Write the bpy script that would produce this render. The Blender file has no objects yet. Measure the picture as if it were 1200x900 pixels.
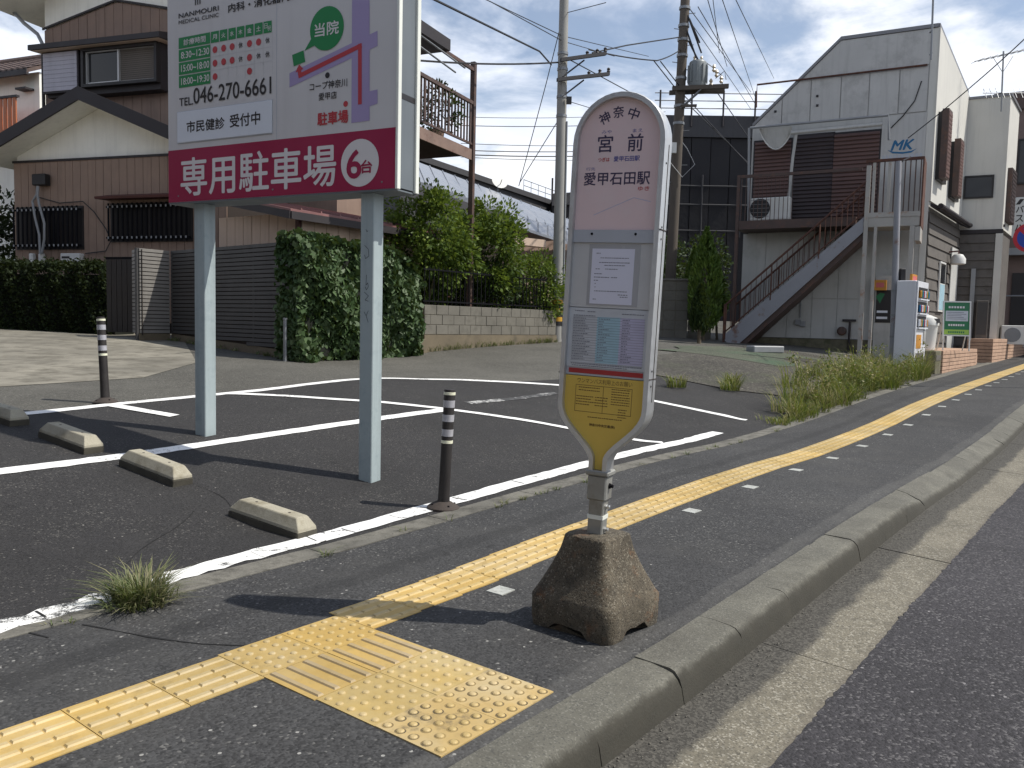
import bpy, bmesh, math, random
import numpy as np
from mathutils import Vector, Matrix
random.seed(7)
rng = np.random.default_rng(11)
R = math.radians
SC = bpy.context.scene
COL = SC.collection

# ------------------------------------------------------------------ camera
F_PX, PITCH, ROLL, CAM_H = 971.0, R(4.2), R(1.3), 1.34
_f = Vector((0, math.cos(PITCH), -math.sin(PITCH)))
_u = Vector((0, math.sin(PITCH), math.cos(PITCH)))
_x = Vector((1, 0, 0))
CX = _x * math.cos(ROLL) + _u * math.sin(ROLL)
CU = -_x * math.sin(ROLL) + _u * math.cos(ROLL)
cam_d = bpy.data.cameras.new('camera')
cam_d.sensor_width = 36.0
cam_d.lens = 36.0 * F_PX / 1200.0
cam_d.clip_start = 0.05
cam_d.clip_end = 3000
cam = bpy.data.objects.new('camera', cam_d)
M3 = Matrix((CX, CU, -_f)).transposed()
cam.matrix_world = Matrix.Translation((0, 0, CAM_H)) @ M3.to_4x4()
COL.objects.link(cam)
SC.camera = cam

# ------------------------------------------------------------------ exposure, sky, sun
SC.view_settings.view_transform = 'Standard'
SC.view_settings.look = 'None'
SC.view_settings.exposure = 0.0
SC.view_settings.gamma = 1.0
SUN_EL = R(54)
SUN_H = Vector((0.99, -0.10, 0)).normalized()
SUN_DIR = (SUN_H * math.cos(SUN_EL) + Vector((0, 0, math.sin(SUN_EL)))).normalized()
world = bpy.data.worlds.new('World')
SC.world = world
world.use_nodes = True


class NT:
    """small helper for node trees"""
    def __init__(s, tree):
        s.t = tree; tree.nodes.clear()

    def n(s, kind, **kw):
        nd = s.t.nodes.new(kind)
        for k, v in kw.items():
            if k[0] == '_':
                setattr(nd, k[1:], v)
        for k, v in kw.items():
            if k[0] != '_':
                key = int(k[1:]) if k[0] == 'i' and k[1:].isdigit() else k.replace('__', ' ')
                s.set(nd.inputs[key], v)
        return nd

    def set(s, inp, v):
        if isinstance(v, bpy.types.NodeSocket):
            s.t.links.new(v, inp)
        elif isinstance(v, (tuple, list)) and inp.type == 'RGBA':
            inp.default_value = (*v[:3], 1)
        else:
            inp.default_value = v

    def math(s, op, a, b=0.0, c=0.0):
        nd = s.n('ShaderNodeMath', _operation=op)
        s.set(nd.inputs[0], a); s.set(nd.inputs[1], b); s.set(nd.inputs[2], c)
        return nd.outputs[0]

    def ramp(s, v, lo, hi, a=0.0, b=1.0, smooth=False):
        nd = s.n('ShaderNodeMapRange', _interpolation_type='SMOOTHSTEP' if smooth else 'LINEAR')
        s.set(nd.inputs[0], v); s.set(nd.inputs[1], lo); s.set(nd.inputs[2], hi)
        s.set(nd.inputs[3], a); s.set(nd.inputs[4], b)
        return nd.outputs[0]

    def mix(s, f, a, b, mode='MIX'):
        nd = s.n('ShaderNodeMix', _data_type='RGBA', _blend_type=mode)
        s.set(nd.inputs[0], f); s.set(nd.inputs[6], a); s.set(nd.inputs[7], b)
        return nd.outputs[2]

    def noise(s, vec, scale, detail=3.0, rough=0.55, out=0, dist=0.0):
        nd = s.n('ShaderNodeTexNoise')
        s.set(nd.inputs['Vector'], vec); nd.inputs['Scale'].default_value = scale
        nd.inputs['Detail'].default_value = detail; nd.inputs['Roughness'].default_value = rough
        nd.inputs['Distortion'].default_value = dist
        return nd.outputs[out]

    def voro(s, vec, scale, feature='F1', out='Color', rand=1.0):
        nd = s.n('ShaderNodeTexVoronoi', _feature=feature)
        s.set(nd.inputs['Vector'], vec); nd.inputs['Scale'].default_value = scale
        nd.inputs['Randomness'].default_value = rand
        return nd.outputs[out]

    def dot(s, v, d):
        nd = s.n('ShaderNodeVectorMath', _operation='DOT_PRODUCT')
        s.set(nd.inputs[0], v); nd.inputs[1].default_value = d
        return nd.outputs['Value']

    def vmul(s, v, d):
        nd = s.n('ShaderNodeVectorMath', _operation='MULTIPLY')
        s.set(nd.inputs[0], v); nd.inputs[1].default_value = d
        return nd.outputs[0]


def build_world():
    g = NT(world.node_tree)
    sky = g.n('ShaderNodeTexSky', _sky_type='NISHITA', _sun_disc=False)
    sky.sun_elevation = SUN_EL
    sky.sun_rotation = math.atan2(SUN_H.x, SUN_H.y)
    sky.air_density = 1.0; sky.dust_density = 0.7; sky.ozone_density = 1.5
    tc = g.n('ShaderNodeTexCoord')
    d = tc.outputs['Generated']
    sep = g.n('ShaderNodeSeparateXYZ', i0=d)
    z = g.math('MAXIMUM', sep.outputs[2], 0.0)
    den = g.math('ADD', z, 0.22)
    pl = g.n('ShaderNodeCombineXYZ', i0=g.math('DIVIDE', sep.outputs[0], den), i1=g.math('DIVIDE', sep.outputs[1], den), i2=g.math('MULTIPLY', z, 0.6))
    v = pl.outputs[0]
    n1 = g.noise(v, 1.15, 7.0, 0.58, dist=0.35)
    n2 = g.noise(v, 3.4, 6.0, 0.6, dist=0.5)
    n = g.math('ADD', g.math('MULTIPLY', n1, 0.72), g.math('MULTIPLY', n2, 0.28))
    n = g.math('ADD', n, g.ramp(z, 0.0, 0.6, 0.19, -0.05))          # thicker towards the horizon
    cover = g.ramp(n, 0.46, 0.60, 0.16, 0.98, True)
    shade = g.noise(v, 2.0, 5.0, 0.6)
    cc = g.mix(g.ramp(shade, 0.35, 0.65), (7.3, 7.9, 9.2), (9.1, 9.3, 9.7))
    bg = g.n('ShaderNodeBackground', Color=g.mix(cover, sky.outputs[0], cc), Strength=0.125)
    g.n('ShaderNodeOutputWorld', Surface=bg.outputs[0])


build_world()
sun_d = bpy.data.lights.new('sun', 'SUN')
sun_d.energy = 5.0
sun_d.angle = R(0.5)
sun_d.color = (1.0, 0.95, 0.87)
sun = bpy.data.objects.new('sun', sun_d)
sun.rotation_euler = (-SUN_DIR).to_track_quat('-Z', 'Y').to_euler()
sun.location = SUN_DIR * 60
COL.objects.link(sun)

# ------------------------------------------------------------------ street frame and ground height
TH = R(38)
T = np.array([math.sin(TH), math.cos(TH)])       # along the street
N = np.array([T[1], -T[0]])                      # towards the road
AS = [-80, 3.2, 5.3, 6.4, 7.4, 8.5, 9.5, 10.6, 11.6, 12.65, 13.7, 14.7, 15.8, 16.8, 17.8, 19.9, 20.85, 30, 70, 400]
AZ = [0, 0, .05, .07, .075, .06, .075, .10, .135, .19, .24, .275, .31, .335, .36, .40, .425, .6, 1.3, 1.3]
BD = [0, .4, 1, 2, 3, 4, 6.5, 12, 20, 60]
BZ = [0, .02, .10, .23, .35, .44, .56, .82, 1.0, 2.0]


def H(s, u):
    return float(np.interp(s, AS, AZ) + np.interp(-3.95 - u, BD, BZ))


def W(s, u, dz=0.0, z=None):
    p = s * T + u * N
    return Vector((p[0], p[1], (H(s, u) if z is None else z) + dz))


def G(x, y):
    return H(x * T[0] + y * T[1], x * N[0] + y * N[1])


def SU(x, y):
    return x * T[0] + y * T[1], x * N[0] + y * N[1]


def ray(px, py):
    return CX * ((px - 600) / F_PX) - CU * ((py - 450) / F_PX) + _f


def at_depth(px, py, Y):
    """the place at distance Y (metres ahead) where something measured in the photograph stands"""
    d = ray(px, py); k = Y / d.y
    return Vector((d.x * k, Y, CAM_H + d.z * k))


class Fr:
    """upright plane: origin, heading of its rightward direction; gives (along, height) measurements"""
    def __init__(s, x, y, az):
        s.o = Vector((x, y, 0)); s.d = Vector((math.sin(R(az)), math.cos(R(az)), 0)); s.nr = Vector((s.d.y, -s.d.x, 0))

    def P(s, a, z, out=0.0):
        return s.o + s.d * a + Vector((0, 0, z)) + s.nr * out

    def az(s, px, py, out=0.0):
        d = ray(px, py); C = Vector((0, 0, CAM_H)); p0 = s.o + s.nr * out
        k = (p0 - C).dot(s.nr) / d.dot(s.nr)
        q = C + d * k - p0
        return q.dot(s.d), q.z

    def box(s, mb, a0, a1, z0, z1, o0, o1, mi=0):
        mb.obox(s.P(a0, z0, o0), s.d * (a1 - a0), s.nr * (o1 - o0), Vector((0, 0, z1 - z0)), mi)

    def rect(s, px0, py0, px1, py1, out=0.0):
        """left-bottom and right-top corners in the photograph -> a0,a1,z0,z1"""
        a0, z0 = s.az(px0, py0, out); a1, z1 = s.az(px1, py1, out)
        return a0, a1, z0, z1


# ------------------------------------------------------------------ materials
def principled(name):
    m = bpy.data.materials.new(name); m.use_nodes = True
    g = NT(m.node_tree)
    b = g.n('ShaderNodeBsdfPrincipled')
    g.n('ShaderNodeOutputMaterial', Surface=b.outputs[0])
    geo = g.n('ShaderNodeNewGeometry')
    return m, g, b, geo.outputs['Position']


def mat(name, col, rough=0.75, metal=0.0, var=0.18, scale=2.5, stain=None, stain_scale=1.2, stain_thr=(0.52, 0.7), stain_amt=0.7,
        bump=0.15, bscale=60, spec=0.4, streak=0.0, grain=0.0, bdist=0.004):
    m, g, b, P = principled(name)
    n = g.noise(P, scale, 6, 0.6)
    c = g.mix(g.ramp(n, 0.25, 0.75), [x * (1 - var) for x in col], [min(1, x * (1 + var)) for x in col])
    if grain:
        gn = g.noise(P, 130, 2, 0.6)
        c = g.mix(g.ramp(gn, 0.3, 0.7, 0, grain), c, [x * 0.45 for x in col])
    if stain is not None:
        sn = g.noise(P, stain_scale, 7, 0.68)
        c = g.mix(g.ramp(sn, stain_thr[0], stain_thr[1], 0, stain_amt), c, stain)
    if streak:
        vs = g.vmul(P, (9, 9, 0.5))
        st = g.noise(vs, 1.0, 5, 0.65)
        c = g.mix(g.ramp(st, 0.5, 0.75, 0, streak), c, [x * 0.4 for x in col])
    g.set(b.inputs['Base Color'], c)
    g.set(b.inputs['Roughness'], g.ramp(n, 0.3, 0.7, max(0.05, rough - 0.1), min(1, rough + 0.1)))
    b.inputs['Metallic'].default_value = metal
    b.inputs['Specular IOR Level'].default_value = spec
    if bump:
        bn = g.noise(P, bscale, 4, 0.6)
        bp = g.n('ShaderNodeBump', Strength=bump, Distance=bdist, Height=bn)
        g.set(b.inputs['Normal'], bp.outputs[0])
    return m


def asphalt(name, col, light, cell=150, frac=0.12, patch=0.32, tint=None, streak_u=None, bump=0.6, big=0.5, worn=None):
    m, g, b, P = principled(name)
    c = g.mix(g.ramp(g.noise(P, big, 6, 0.62), 0.3, 0.7), [x * (1 - patch) for x in col], [x * (1 + patch) for x in col])
    vo = g.n('ShaderNodeTexVoronoi', _feature='F1'); g.set(vo.inputs['Vector'], P); vo.inputs['Scale'].default_value = cell
    rnd = g.n('ShaderNodeSeparateColor', i0=vo.outputs['Color'])
    # every stone its own grey
    c = g.mix(1.0, c, g.mix(rnd.outputs[1], (0.55, 0.55, 0.55), (1.5, 1.5, 1.5)), 'MULTIPLY')
    c = g.mix(g.ramp(g.noise(P, 0.28, 5, 0.7), 0.42, 0.62, 0, 0.5), c, [x * 0.72 for x in col])
    c = g.mix(g.ramp(g.noise(P, 3.1, 6, 0.75), 0.56, 0.74, 0, 0.55), c, [x * 1.45 for x in col])
    c = g.mix(g.ramp(g.noise(P, 6.5, 2, 0.5), 0.70, 0.76, 0, 0.6), c, [x * 0.4 for x in col])
    clump = g.ramp(g.noise(P, 1.7, 4, 0.6), 0.35, 0.7, -0.06, 0.06)
    c = g.mix(g.ramp(g.math('ADD', rnd.outputs[0], clump), 1 - frac, 1 - frac + 0.04, 0, 0.8), c, light)
    pit = g.voro(P, cell * 0.62, out='Distance'); pr_ = g.n('ShaderNodeSeparateColor', i0=g.voro(P, cell * 0.62))
    c = g.mix(g.math('MULTIPLY', g.ramp(pr_.outputs[1], 0.72, 0.80, 0, 0.75), g.ramp(pit, 0.2, 0.5, 1, 0)), c, [x * 0.30 for x in col])
    # a few bright chips
    v2 = g.voro(P, cell * 0.45)
    r2 = g.n('ShaderNodeSeparateColor', i0=v2)
    d2 = g.voro(P, cell * 0.45, out='Distance')
    chip = g.math('MULTIPLY', g.ramp(r2.outputs[2], 0.992, 0.994), g.math('LESS_THAN', d2, 0.30))
    c = g.mix(chip, c, [min(0.6, x * 2.0) for x in light])
    if tint is not None:
        c = g.mix(g.ramp(g.noise(P, 0.9, 6, 0.65), 0.5, 0.72, 0, tint[1]), c, tint[0])
    if streak_u is not None:
        uu = g.math('ADD', g.dot(P, (float(N[0]), float(N[1]), 0)), g.ramp(g.noise(P, 0.8, 3), 0.2, 0.8, -0.06, 0.06))
        for u0, w, dark in streak_u:
            k = g.ramp(g.math('ABSOLUTE', g.math('SUBTRACT', uu, u0)), w * 0.5, w, 1, 0, True)
            k = g.math('MULTIPLY', k, g.ramp(g.noise(P, 5, 5, 0.7), 0.3, 0.6, 0.35, 1))
            c = g.mix(g.math('MULTIPLY', k, abs(dark)), c, (0.02, 0.02, 0.02) if dark > 0 else (0.17, 0.165, 0.15))
    g.set(b.inputs['Base Color'], c)
    b.inputs['Roughness'].default_value = 0.85
    b.inputs['Specular IOR Level'].default_value = 0.35
    h = g.math('ADD', g.math('MULTIPLY', vo.outputs['Distance'], -0.7), g.math('MULTIPLY', g.noise(P, cell * 0.3, 3), 0.6))
    bp = g.n('ShaderNodeBump', Strength=bump, Distance=0.004, Height=h)
    g.set(b.inputs['Normal'], bp.outputs[0])
    return m


def paint_mat(name, col, under, thr=(0.575, 0.615), amt=1.0, scale=30):
    m, g, b, P = principled(name)
    n = g.math('ADD', g.math('MULTIPLY', g.noise(P, scale, 8, 0.7), 0.6), g.math('MULTIPLY', g.noise(P, 2.2, 4, 0.6), 0.4))
    fine = g.noise(P, 160, 3, 0.6)
    wear = g.ramp(g.math('ADD', n, g.ramp(fine, 0.3, 0.7, -0.05, 0.05)), thr[0], thr[1], 0, amt)
    dirt = g.ramp(g.noise(P, 6, 5, 0.6), 0.35, 0.75, 0, 0.22)
    c = g.mix(wear, g.mix(dirt, col, (0.42, 0.40, 0.36)), under)
    g.set(b.inputs['Base Color'], c)
    b.inputs['Roughness'].default_value = 0.7
    bp = g.n('ShaderNodeBump', Strength=0.35, Distance=0.003, Height=fine)
    g.set(b.inputs['Normal'], bp.outputs[0])
    return m


def leaf_mat(name, cols, rough=0.5, trans=0.35, spec=0.5):
    m, g, b, P = principled(name)
    geo = g.n('ShaderNodeNewGeometry')
    rpi = geo.outputs['Random Per Island']
    cr = g.n('ShaderNodeValToRGB')
    el = cr.color_ramp.elements
    el[0].position = 0; el[0].color = (*cols[0], 1)
    el[1].position = 1; el[1].color = (*cols[-1], 1)
    for i, c in enumerate(cols[1:-1]):
        e = el.new((i + 1) / (len(cols) - 1)); e.color = (*c, 1)
    k = g.math('ADD', g.math('MULTIPLY', rpi, 0.6), g.ramp(g.noise(P, 1.6, 3), 0.3, 0.7, 0, 0.4))
    g.set(cr.inputs[0], k)
    g.set(b.inputs['Base Color'], cr.outputs[0])
    b.inputs['Roughness'].default_value = rough
    b.inputs['Specular IOR Level'].default_value = spec
    tr = g.n('ShaderNodeBsdfTranslucent', Color=g.mix(0.5, cr.outputs[0], (0.16, 0.20, 0.02)))
    mx = g.n('ShaderNodeMixShader', i0=trans, i1=b.outputs[0], i2=tr.outputs[0])
    out = [n for n in g.t.nodes if n.type == 'OUTPUT_MATERIAL'][0]
    g.t.links.new(mx.outputs[0], out.inputs[0])
    return m


def speckled(name, col, light, rust):
    m, g, b, P = principled(name)
    c = g.mix(g.ramp(g.noise(P, 6, 6, 0.65), 0.3, 0.7), [x * 0.6 for x in col], [x * 1.35 for x in col])
    c = g.mix(g.ramp(g.noise(P, 8, 6, 0.7), 0.56, 0.7, 0, 0.75), c, rust)
    v = g.n('ShaderNodeTexVoronoi', _feature='F1'); g.set(v.inputs['Vector'], P); v.inputs['Scale'].default_value = 190
    r = g.n('ShaderNodeSeparateColor', i0=v.outputs['Color'])
    k = g.math('ADD', r.outputs[0], g.ramp(g.noise(P, 5, 4), 0.3, 0.7, -0.14, 0.10))
    c = g.mix(g.ramp(k, 0.86, 0.92, 0, 0.7), c, light)
    c = g.mix(g.ramp(g.noise(P, 14, 6, 0.75), 0.5, 0.66, 0, 0.6), c, (0.030, 0.027, 0.021))
    c = g.mix(g.ramp(r.outputs[1], 0.82, 0.86, 0, 0.7), c, [x * 0.25 for x in col])
    g.set(b.inputs['Base Color'], c)
    b.inputs['Roughness'].default_value = 0.95
    h = g.math('ADD', g.math('MULTIPLY', g.noise(P, 60, 5, 0.7), 0.8), g.math('MULTIPLY', v.outputs['Distance'], -0.3))
    bp = g.n('ShaderNodeBump', Strength=0.8, Distance=0.006, Height=h)
    g.set(b.inputs['Normal'], bp.outputs[0])
    return m


def glass_mat(name, col, rough=0.08):
    m, g, b, P = principled(name)
    b.inputs['Base Color'].default_value = (*col, 1)
    b.inputs['Roughness'].default_value = rough
    b.inputs['Specular IOR Level'].default_value = 0.35
    return m


MT = {}
MT['pavement'] = asphalt('pavement_asphalt', (0.043, 0.043, 0.043), (0.14, 0.137, 0.128), 105, 0.07, 0.22, tint=((0.075, 0.073, 0.068), 0.5),
                         streak_u=[(-3.22, 0.09, 0.55), (-1.66, 0.07, -0.22)])
MT['lot'] = asphalt('lot_asphalt', (0.028, 0.027, 0.0265), (0.11, 0.105, 0.095), 115, 0.06, 0.22, tint=((0.028, 0.027, 0.028), 0.6), big=0.35)
MT['road'] = asphalt('road_asphalt', (0.038, 0.036, 0.039), (0.12, 0.115, 0.115), 100, 0.14, 0.2, bump=1.0)
MT['oldroad'] = asphalt('old_asphalt', (0.082, 0.079, 0.068), (0.16, 0.155, 0.135), 90, 0.14, 0.25, tint=((0.12, 0.115, 0.10), 0.5))
MT['gravel'] = asphalt('gravel', (0.050, 0.046, 0.038), (0.13, 0.122, 0.10), 42, 0.22, 0.35, tint=((0.055, 0.065, 0.035), 0.5), bump=1.0)
MT['moss'] = asphalt('mossy_ground', (0.075, 0.085, 0.06), (0.13, 0.14, 0.10), 60, 0.12, 0.4, tint=((0.045, 0.09, 0.05), 0.8), bump=1.0)


def kerb_mat():
    m, g, b, P = principled('kerb_concrete')
    uu = g.dot(P, (float(N[0]), float(N[1]), 0))
    c = g.mix(g.ramp(g.noise(P, 1.4, 6, 0.65), 0.3, 0.7), (0.078, 0.075, 0.062), (0.138, 0.133, 0.108))
    v = g.voro(P, 170)
    r = g.n('ShaderNodeSeparateColor', i0=v)
    c = g.mix(g.ramp(r.outputs[0], 0.8, 0.9, 0, 0.28), c, (0.28, 0.27, 0.235))
    c = g.mix(g.ramp(g.noise(P, 5, 6, 0.7), 0.48, 0.7, 0, 0.55), c, (0.06, 0.056, 0.045))
    c = g.mix(g.ramp(r.outputs[1], 0.85, 0.9, 0, 0.6), c, (0.05, 0.05, 0.045))
    oi = g.n('ShaderNodeObjectInfo')
    c = g.mix(1.0, c, g.mix(oi.outputs['Random'], (0.93, 0.93, 0.93), (1.05, 1.05, 1.04)), 'MULTIPLY')
    # soil and soot washed against the lower face
    k = g.ramp(g.math('ADD', uu, g.ramp(g.noise(P, 16, 4, 0.65), 0.2, 0.8, -0.010, 0.010)), -1.432, -1.402, 0, 0.92, True)
    c = g.mix(k, c, g.mix(g.noise(P, 9, 4), (0.020, 0.0185, 0.013), (0.042, 0.038, 0.027)))
    g.set(b.inputs['Base Color'], c)
    b.inputs['Roughness'].default_value = 0.9
    bp = g.n('ShaderNodeBump', Strength=0.6, Distance=0.004, Height=g.noise(P, 90, 4, 0.65))
    g.set(b.inputs['Normal'], bp.outputs[0])
    return m


def gutter_mat():
    m, g, b, P = principled('gutter_concrete')
    uu = g.dot(P, (float(N[0]), float(N[1]), 0))
    c = g.mix(g.ramp(g.noise(P, 1.1, 7, 0.68), 0.3, 0.72), (0.11, 0.099, 0.073), (0.225, 0.203, 0.152))
    fine = g.noise(P, 120, 3, 0.65)
    c = g.mix(g.ramp(fine, 0.45, 0.7, 0, 0.6), c, (0.07, 0.063, 0.048))
    gs = g.n('ShaderNodeSeparateColor', i0=g.voro(P, 140))
    c = g.mix(g.ramp(gs.outputs[0], 0.78, 0.84, 0, 0.55), c, (0.38, 0.36, 0.30))
    c = g.mix(g.ramp(gs.outputs[1], 0.80, 0.86, 0, 0.6), c, (0.05, 0.046, 0.036))
    c = g.mix(g.ramp(g.noise(P, 12, 6, 0.75), 0.48, 0.68, 0, 0.65), c, (0.09, 0.082, 0.062))
    k = g.ramp(g.math('ADD', uu, g.math('ADD', g.ramp(g.noise(P, 3, 6, 0.72), 0.2, 0.8, -0.05, 0.05), g.ramp(fine, 0.3, 0.7, -0.02, 0.02))), -1.235, -1.20, 0.93, 0)
    stones = g.voro(P, 120)
    sr = g.n('ShaderNodeSeparateColor', i0=stones)
    dirt = g.mix(g.ramp(sr.outputs[0], 0.3, 0.98), (0.028, 0.026, 0.022), (0.085, 0.08, 0.068))
    c = g.mix(k, c, dirt)
    edge = g.ramp(g.math('ADD', uu, g.ramp(g.noise(P, 9, 4, 0.7), 0.2, 0.8, -0.03, 0.03)), -1.0, -0.95, 0, 0.45)
    c = g.mix(edge, c, (0.09, 0.075, 0.06))
    g.set(b.inputs['Base Color'], c)
    b.inputs['Roughness'].default_value = 0.92
    bp = g.n('ShaderNodeBump', Strength=0.5, Distance=0.004, Height=fine)
    g.set(b.inputs['Normal'], bp.outputs[0])
    return m


def tactile_mat(name, base, pale, pale_amt, dark_amt):
    m, g, b, P = principled(name)
    c = g.mix(g.ramp(g.noise(P, 3.0, 6, 0.65), 0.3, 0.7), [x * 0.86 for x in base], [x * 1.1 for x in base])
    c = g.mix(g.ramp(g.noise(P, 2.1, 5, 0.65), 0.42, 0.66, 0, pale_amt), c, pale)
    c = g.mix(g.ramp(g.noise(P, 26, 6, 0.72), 0.5, 0.8, 0, 0.35), c, [x * 0.5 for x in base])
    if dark_amt:
        c = g.mix(g.ramp(g.noise(P, 5, 6, 0.75), 0.55, 0.72, 0, dark_amt), c, (0.09, 0.075, 0.05))
    oi = g.n('ShaderNodeObjectInfo')
    c = g.mix(1.0, c, g.mix(oi.outputs['Random'], (0.84, 0.85, 0.88), (1.06, 1.05, 1.05)), 'MULTIPLY')
    g.set(b.inputs['Base Color'], c)
    b.inputs['Roughness'].default_value = 0.55
    bp = g.n('ShaderNodeBump', Strength=0.15, Distance=0.002, Height=g.noise(P, 120, 3))
    g.set(b.inputs['Normal'], bp.outputs[0])
    return m


MT['kerb'] = kerb_mat()
MT['gutter'] = gutter_mat()
MT['border'] = mat('border_concrete', (0.17, 0.162, 0.138), 0.9, var=0.3, scale=1.5, stain=(0.06, 0.057, 0.047), stain_scale=9, stain_thr=(0.46, 0.66), stain_amt=0.85, bump=0.5, bscale=110, grain=0.5)
MT['drive'] = mat('driveway_concrete', (0.23, 0.215, 0.175), 0.9, var=0.4, scale=0.9, stain=(0.095, 0.087, 0.067), stain_scale=3.2, stain_thr=(0.44, 0.66), stain_amt=0.9, bump=0.5, bscale=70, grain=0.35)
MT['tact'] = tactile_mat('tactile_yellow', (0.47, 0.315, 0.092), (0.50, 0.385, 0.18), 0.65, 0.35)
MT['tact_bar'] = tactile_mat('tactile_bar', (0.47, 0.345, 0.135), (0.53, 0.45, 0.30), 0.6, 0.2)
MT['tact_ring'] = mat('dirt_ring', (0.30, 0.215, 0.085), 0.8, var=0.3, scale=6, stain=(0.085, 0.068, 0.04), stain_scale=4.5, stain_thr=(0.42, 0.58), stain_amt=0.9, bump=0.1)
MT['tact_mid'] = tactile_mat('tactile_mid', (0.44, 0.31, 0.10), (0.46, 0.365, 0.18), 0.8, 0.4)
MT['tact_worn'] = tactile_mat('tactile_worn', (0.48, 0.34, 0.13), (0.46, 0.38, 0.22), 0.95, 0.9)
MT['tact_long'] = tactile_mat('tactile_long_bar', (0.40, 0.30, 0.15), (0.42, 0.34, 0.22), 0.7, 0.2)
MT['paint'] = paint_mat('white_road_paint', (0.80, 0.80, 0.78), (0.05, 0.05, 0.05))
MT['paint_chipped'] = paint_mat('chipped_road_paint', (0.80, 0.80, 0.77), (0.045, 0.045, 0.043), (0.535, 0.565), scale=7)
MT['paint_worn'] = paint_mat('worn_road_paint', (0.5, 0.5, 0.48), (0.04, 0.04, 0.04), (0.43, 0.5), scale=18)
MT['square'] = mat('marker_plate', (0.40, 0.41, 0.38), 0.6, var=0.2, scale=8, stain=(0.12, 0.12, 0.105), stain_scale=30, bump=0.2)
MT['asph_crack'] = mat('crack_fill', (0.012, 0.012, 0.012), 0.95, bump=0)
MT['stop_conc'] = mat('wheel_stop_concrete', (0.36, 0.335, 0.26), 0.9, var=0.18, scale=5, stain=(0.17, 0.145, 0.09), stain_scale=6, stain_amt=0.7, bump=0.35, bscale=120, grain=0.35)
MT['stop_dark'] = mat('wheel_stop_foot', (0.06, 0.055, 0.042), 0.95, var=0.3, scale=9, bump=0.4)
MT['base_conc'] = speckled('weathered_concrete', (0.095, 0.079, 0.055), (0.22, 0.20, 0.155), (0.15, 0.075, 0.035))
MT['alu'] = mat('brushed_aluminium', (0.55, 0.56, 0.56), 0.42, 0.75, var=0.08, scale=20, bump=0.05, bscale=200, stain=(0.3, 0.29, 0.27), stain_scale=5, stain_amt=0.5)
MT['steel_dull'] = mat('dull_steel', (0.27, 0.27, 0.25), 0.55, 0.4, var=0.12, scale=14, stain=(0.16, 0.14, 0.11), stain_scale=8, bump=0.08)
MT['ink_sign'] = mat('purple_black_print', (0.05, 0.038, 0.085), 0.5, var=0, bump=0)
MT['pink'] = mat('faded_pink_panel', (0.70, 0.54, 0.54), 0.4, var=0.05, scale=3, stain=(0.68, 0.58, 0.58), stain_scale=4, stain_amt=0.5, bump=0.02)
MT['band_grey'] = mat('grey_band', (0.42, 0.44, 0.48), 0.5, 0.2, var=0.06)
MT['board'] = mat('notice_board_face', (0.50, 0.50, 0.50), 0.35, var=0.07, scale=6, stain=(0.55, 0.55, 0.54), stain_scale=5, bump=0.02)
MT['sheet_grey'] = mat('clear_sleeve', (0.36, 0.36, 0.37), 0.25, var=0.05, bump=0.02)
MT['paper'] = mat('paper', (0.66, 0.66, 0.76), 0.5, var=0.03, bump=0.05, bscale=12)
MT['tt_white'] = mat('timetable_paper', (0.50, 0.52, 0.55), 0.45, var=0.1, scale=12, bump=0.02)
MT['tt_blue'] = mat('timetable_blue', (0.33, 0.50, 0.58), 0.45, var=0.1, scale=12, bump=0.02)
MT['tt_lilac'] = mat('timetable_lilac', (0.46, 0.44, 0.58), 0.45, var=0.1, scale=12, bump=0.02)
MT['sign_red'] = mat('red_stripe', (0.36, 0.03, 0.03), 0.45, var=0.08, bump=0.02)
MT['sign_yellow'] = mat('yellow_panel', (0.62, 0.43, 0.08), 0.4, var=0.06, bump=0.02)
MT['ink'] = mat('dark_ink', (0.025, 0.022, 0.022), 0.5, var=0, bump=0)
MT['ink_blue'] = mat('blue_ink', (0.12, 0.12, 0.32), 0.5, var=0, bump=0)
MT['ink_red'] = mat('red_ink', (0.50, 0.12, 0.12), 0.5, var=0, bump=0)
MT['ink_grey'] = mat('grey_print', (0.16, 0.16, 0.19), 0.5, var=0, bump=0)
MT['ink_brown'] = mat('brown_print', (0.12, 0.07, 0.02), 0.5, var=0, bump=0)
MT['cl_face'] = mat('sign_white', (0.58, 0.565, 0.56), 0.4, var=0.05, scale=1, streak=0.10, bump=0.02)
MT['cl_plate'] = mat('plate_white', (0.66, 0.69, 0.74), 0.35, var=0.03, bump=0.02)
MT['cl_red'] = mat('sign_crimson', (0.30, 0.016, 0.062), 0.4, var=0.05, bump=0.02)
MT['cl_green'] = mat('sign_green', (0.015, 0.21, 0.062), 0.4, var=0.04, bump=0.02)
MT['cl_purple'] = mat('sign_lilac', (0.34, 0.28, 0.47), 0.4, var=0.03, bump=0.02)
MT['cl_route'] = mat('sign_route_red', (0.44, 0.045, 0.055), 0.4, var=0.03, bump=0.02)
MT['cl_frame'] = mat('sign_frame_white', (0.72, 0.74, 0.68), 0.4, var=0.06, streak=0.15, bump=0.03)
MT['cl_side'] = mat('sign_side_grey', (0.13, 0.15, 0.165), 0.5, var=0.1, streak=0.2, bump=0.03)
MT['cl_letter'] = mat('sign_letter_white', (0.66, 0.63, 0.62), 0.4, var=0.0, bump=0)
MT['post_paint'] = mat('pale_blue_post_paint', (0.33, 0.39, 0.40), 0.5, var=0.08, scale=6, stain=(0.20, 0.25, 0.27), stain_scale=6, stain_amt=0.6, bump=0.08, streak=0.35)
MT['graffiti'] = mat('marker_scribble', (0.05, 0.055, 0.065), 0.6, var=0, bump=0)
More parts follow.
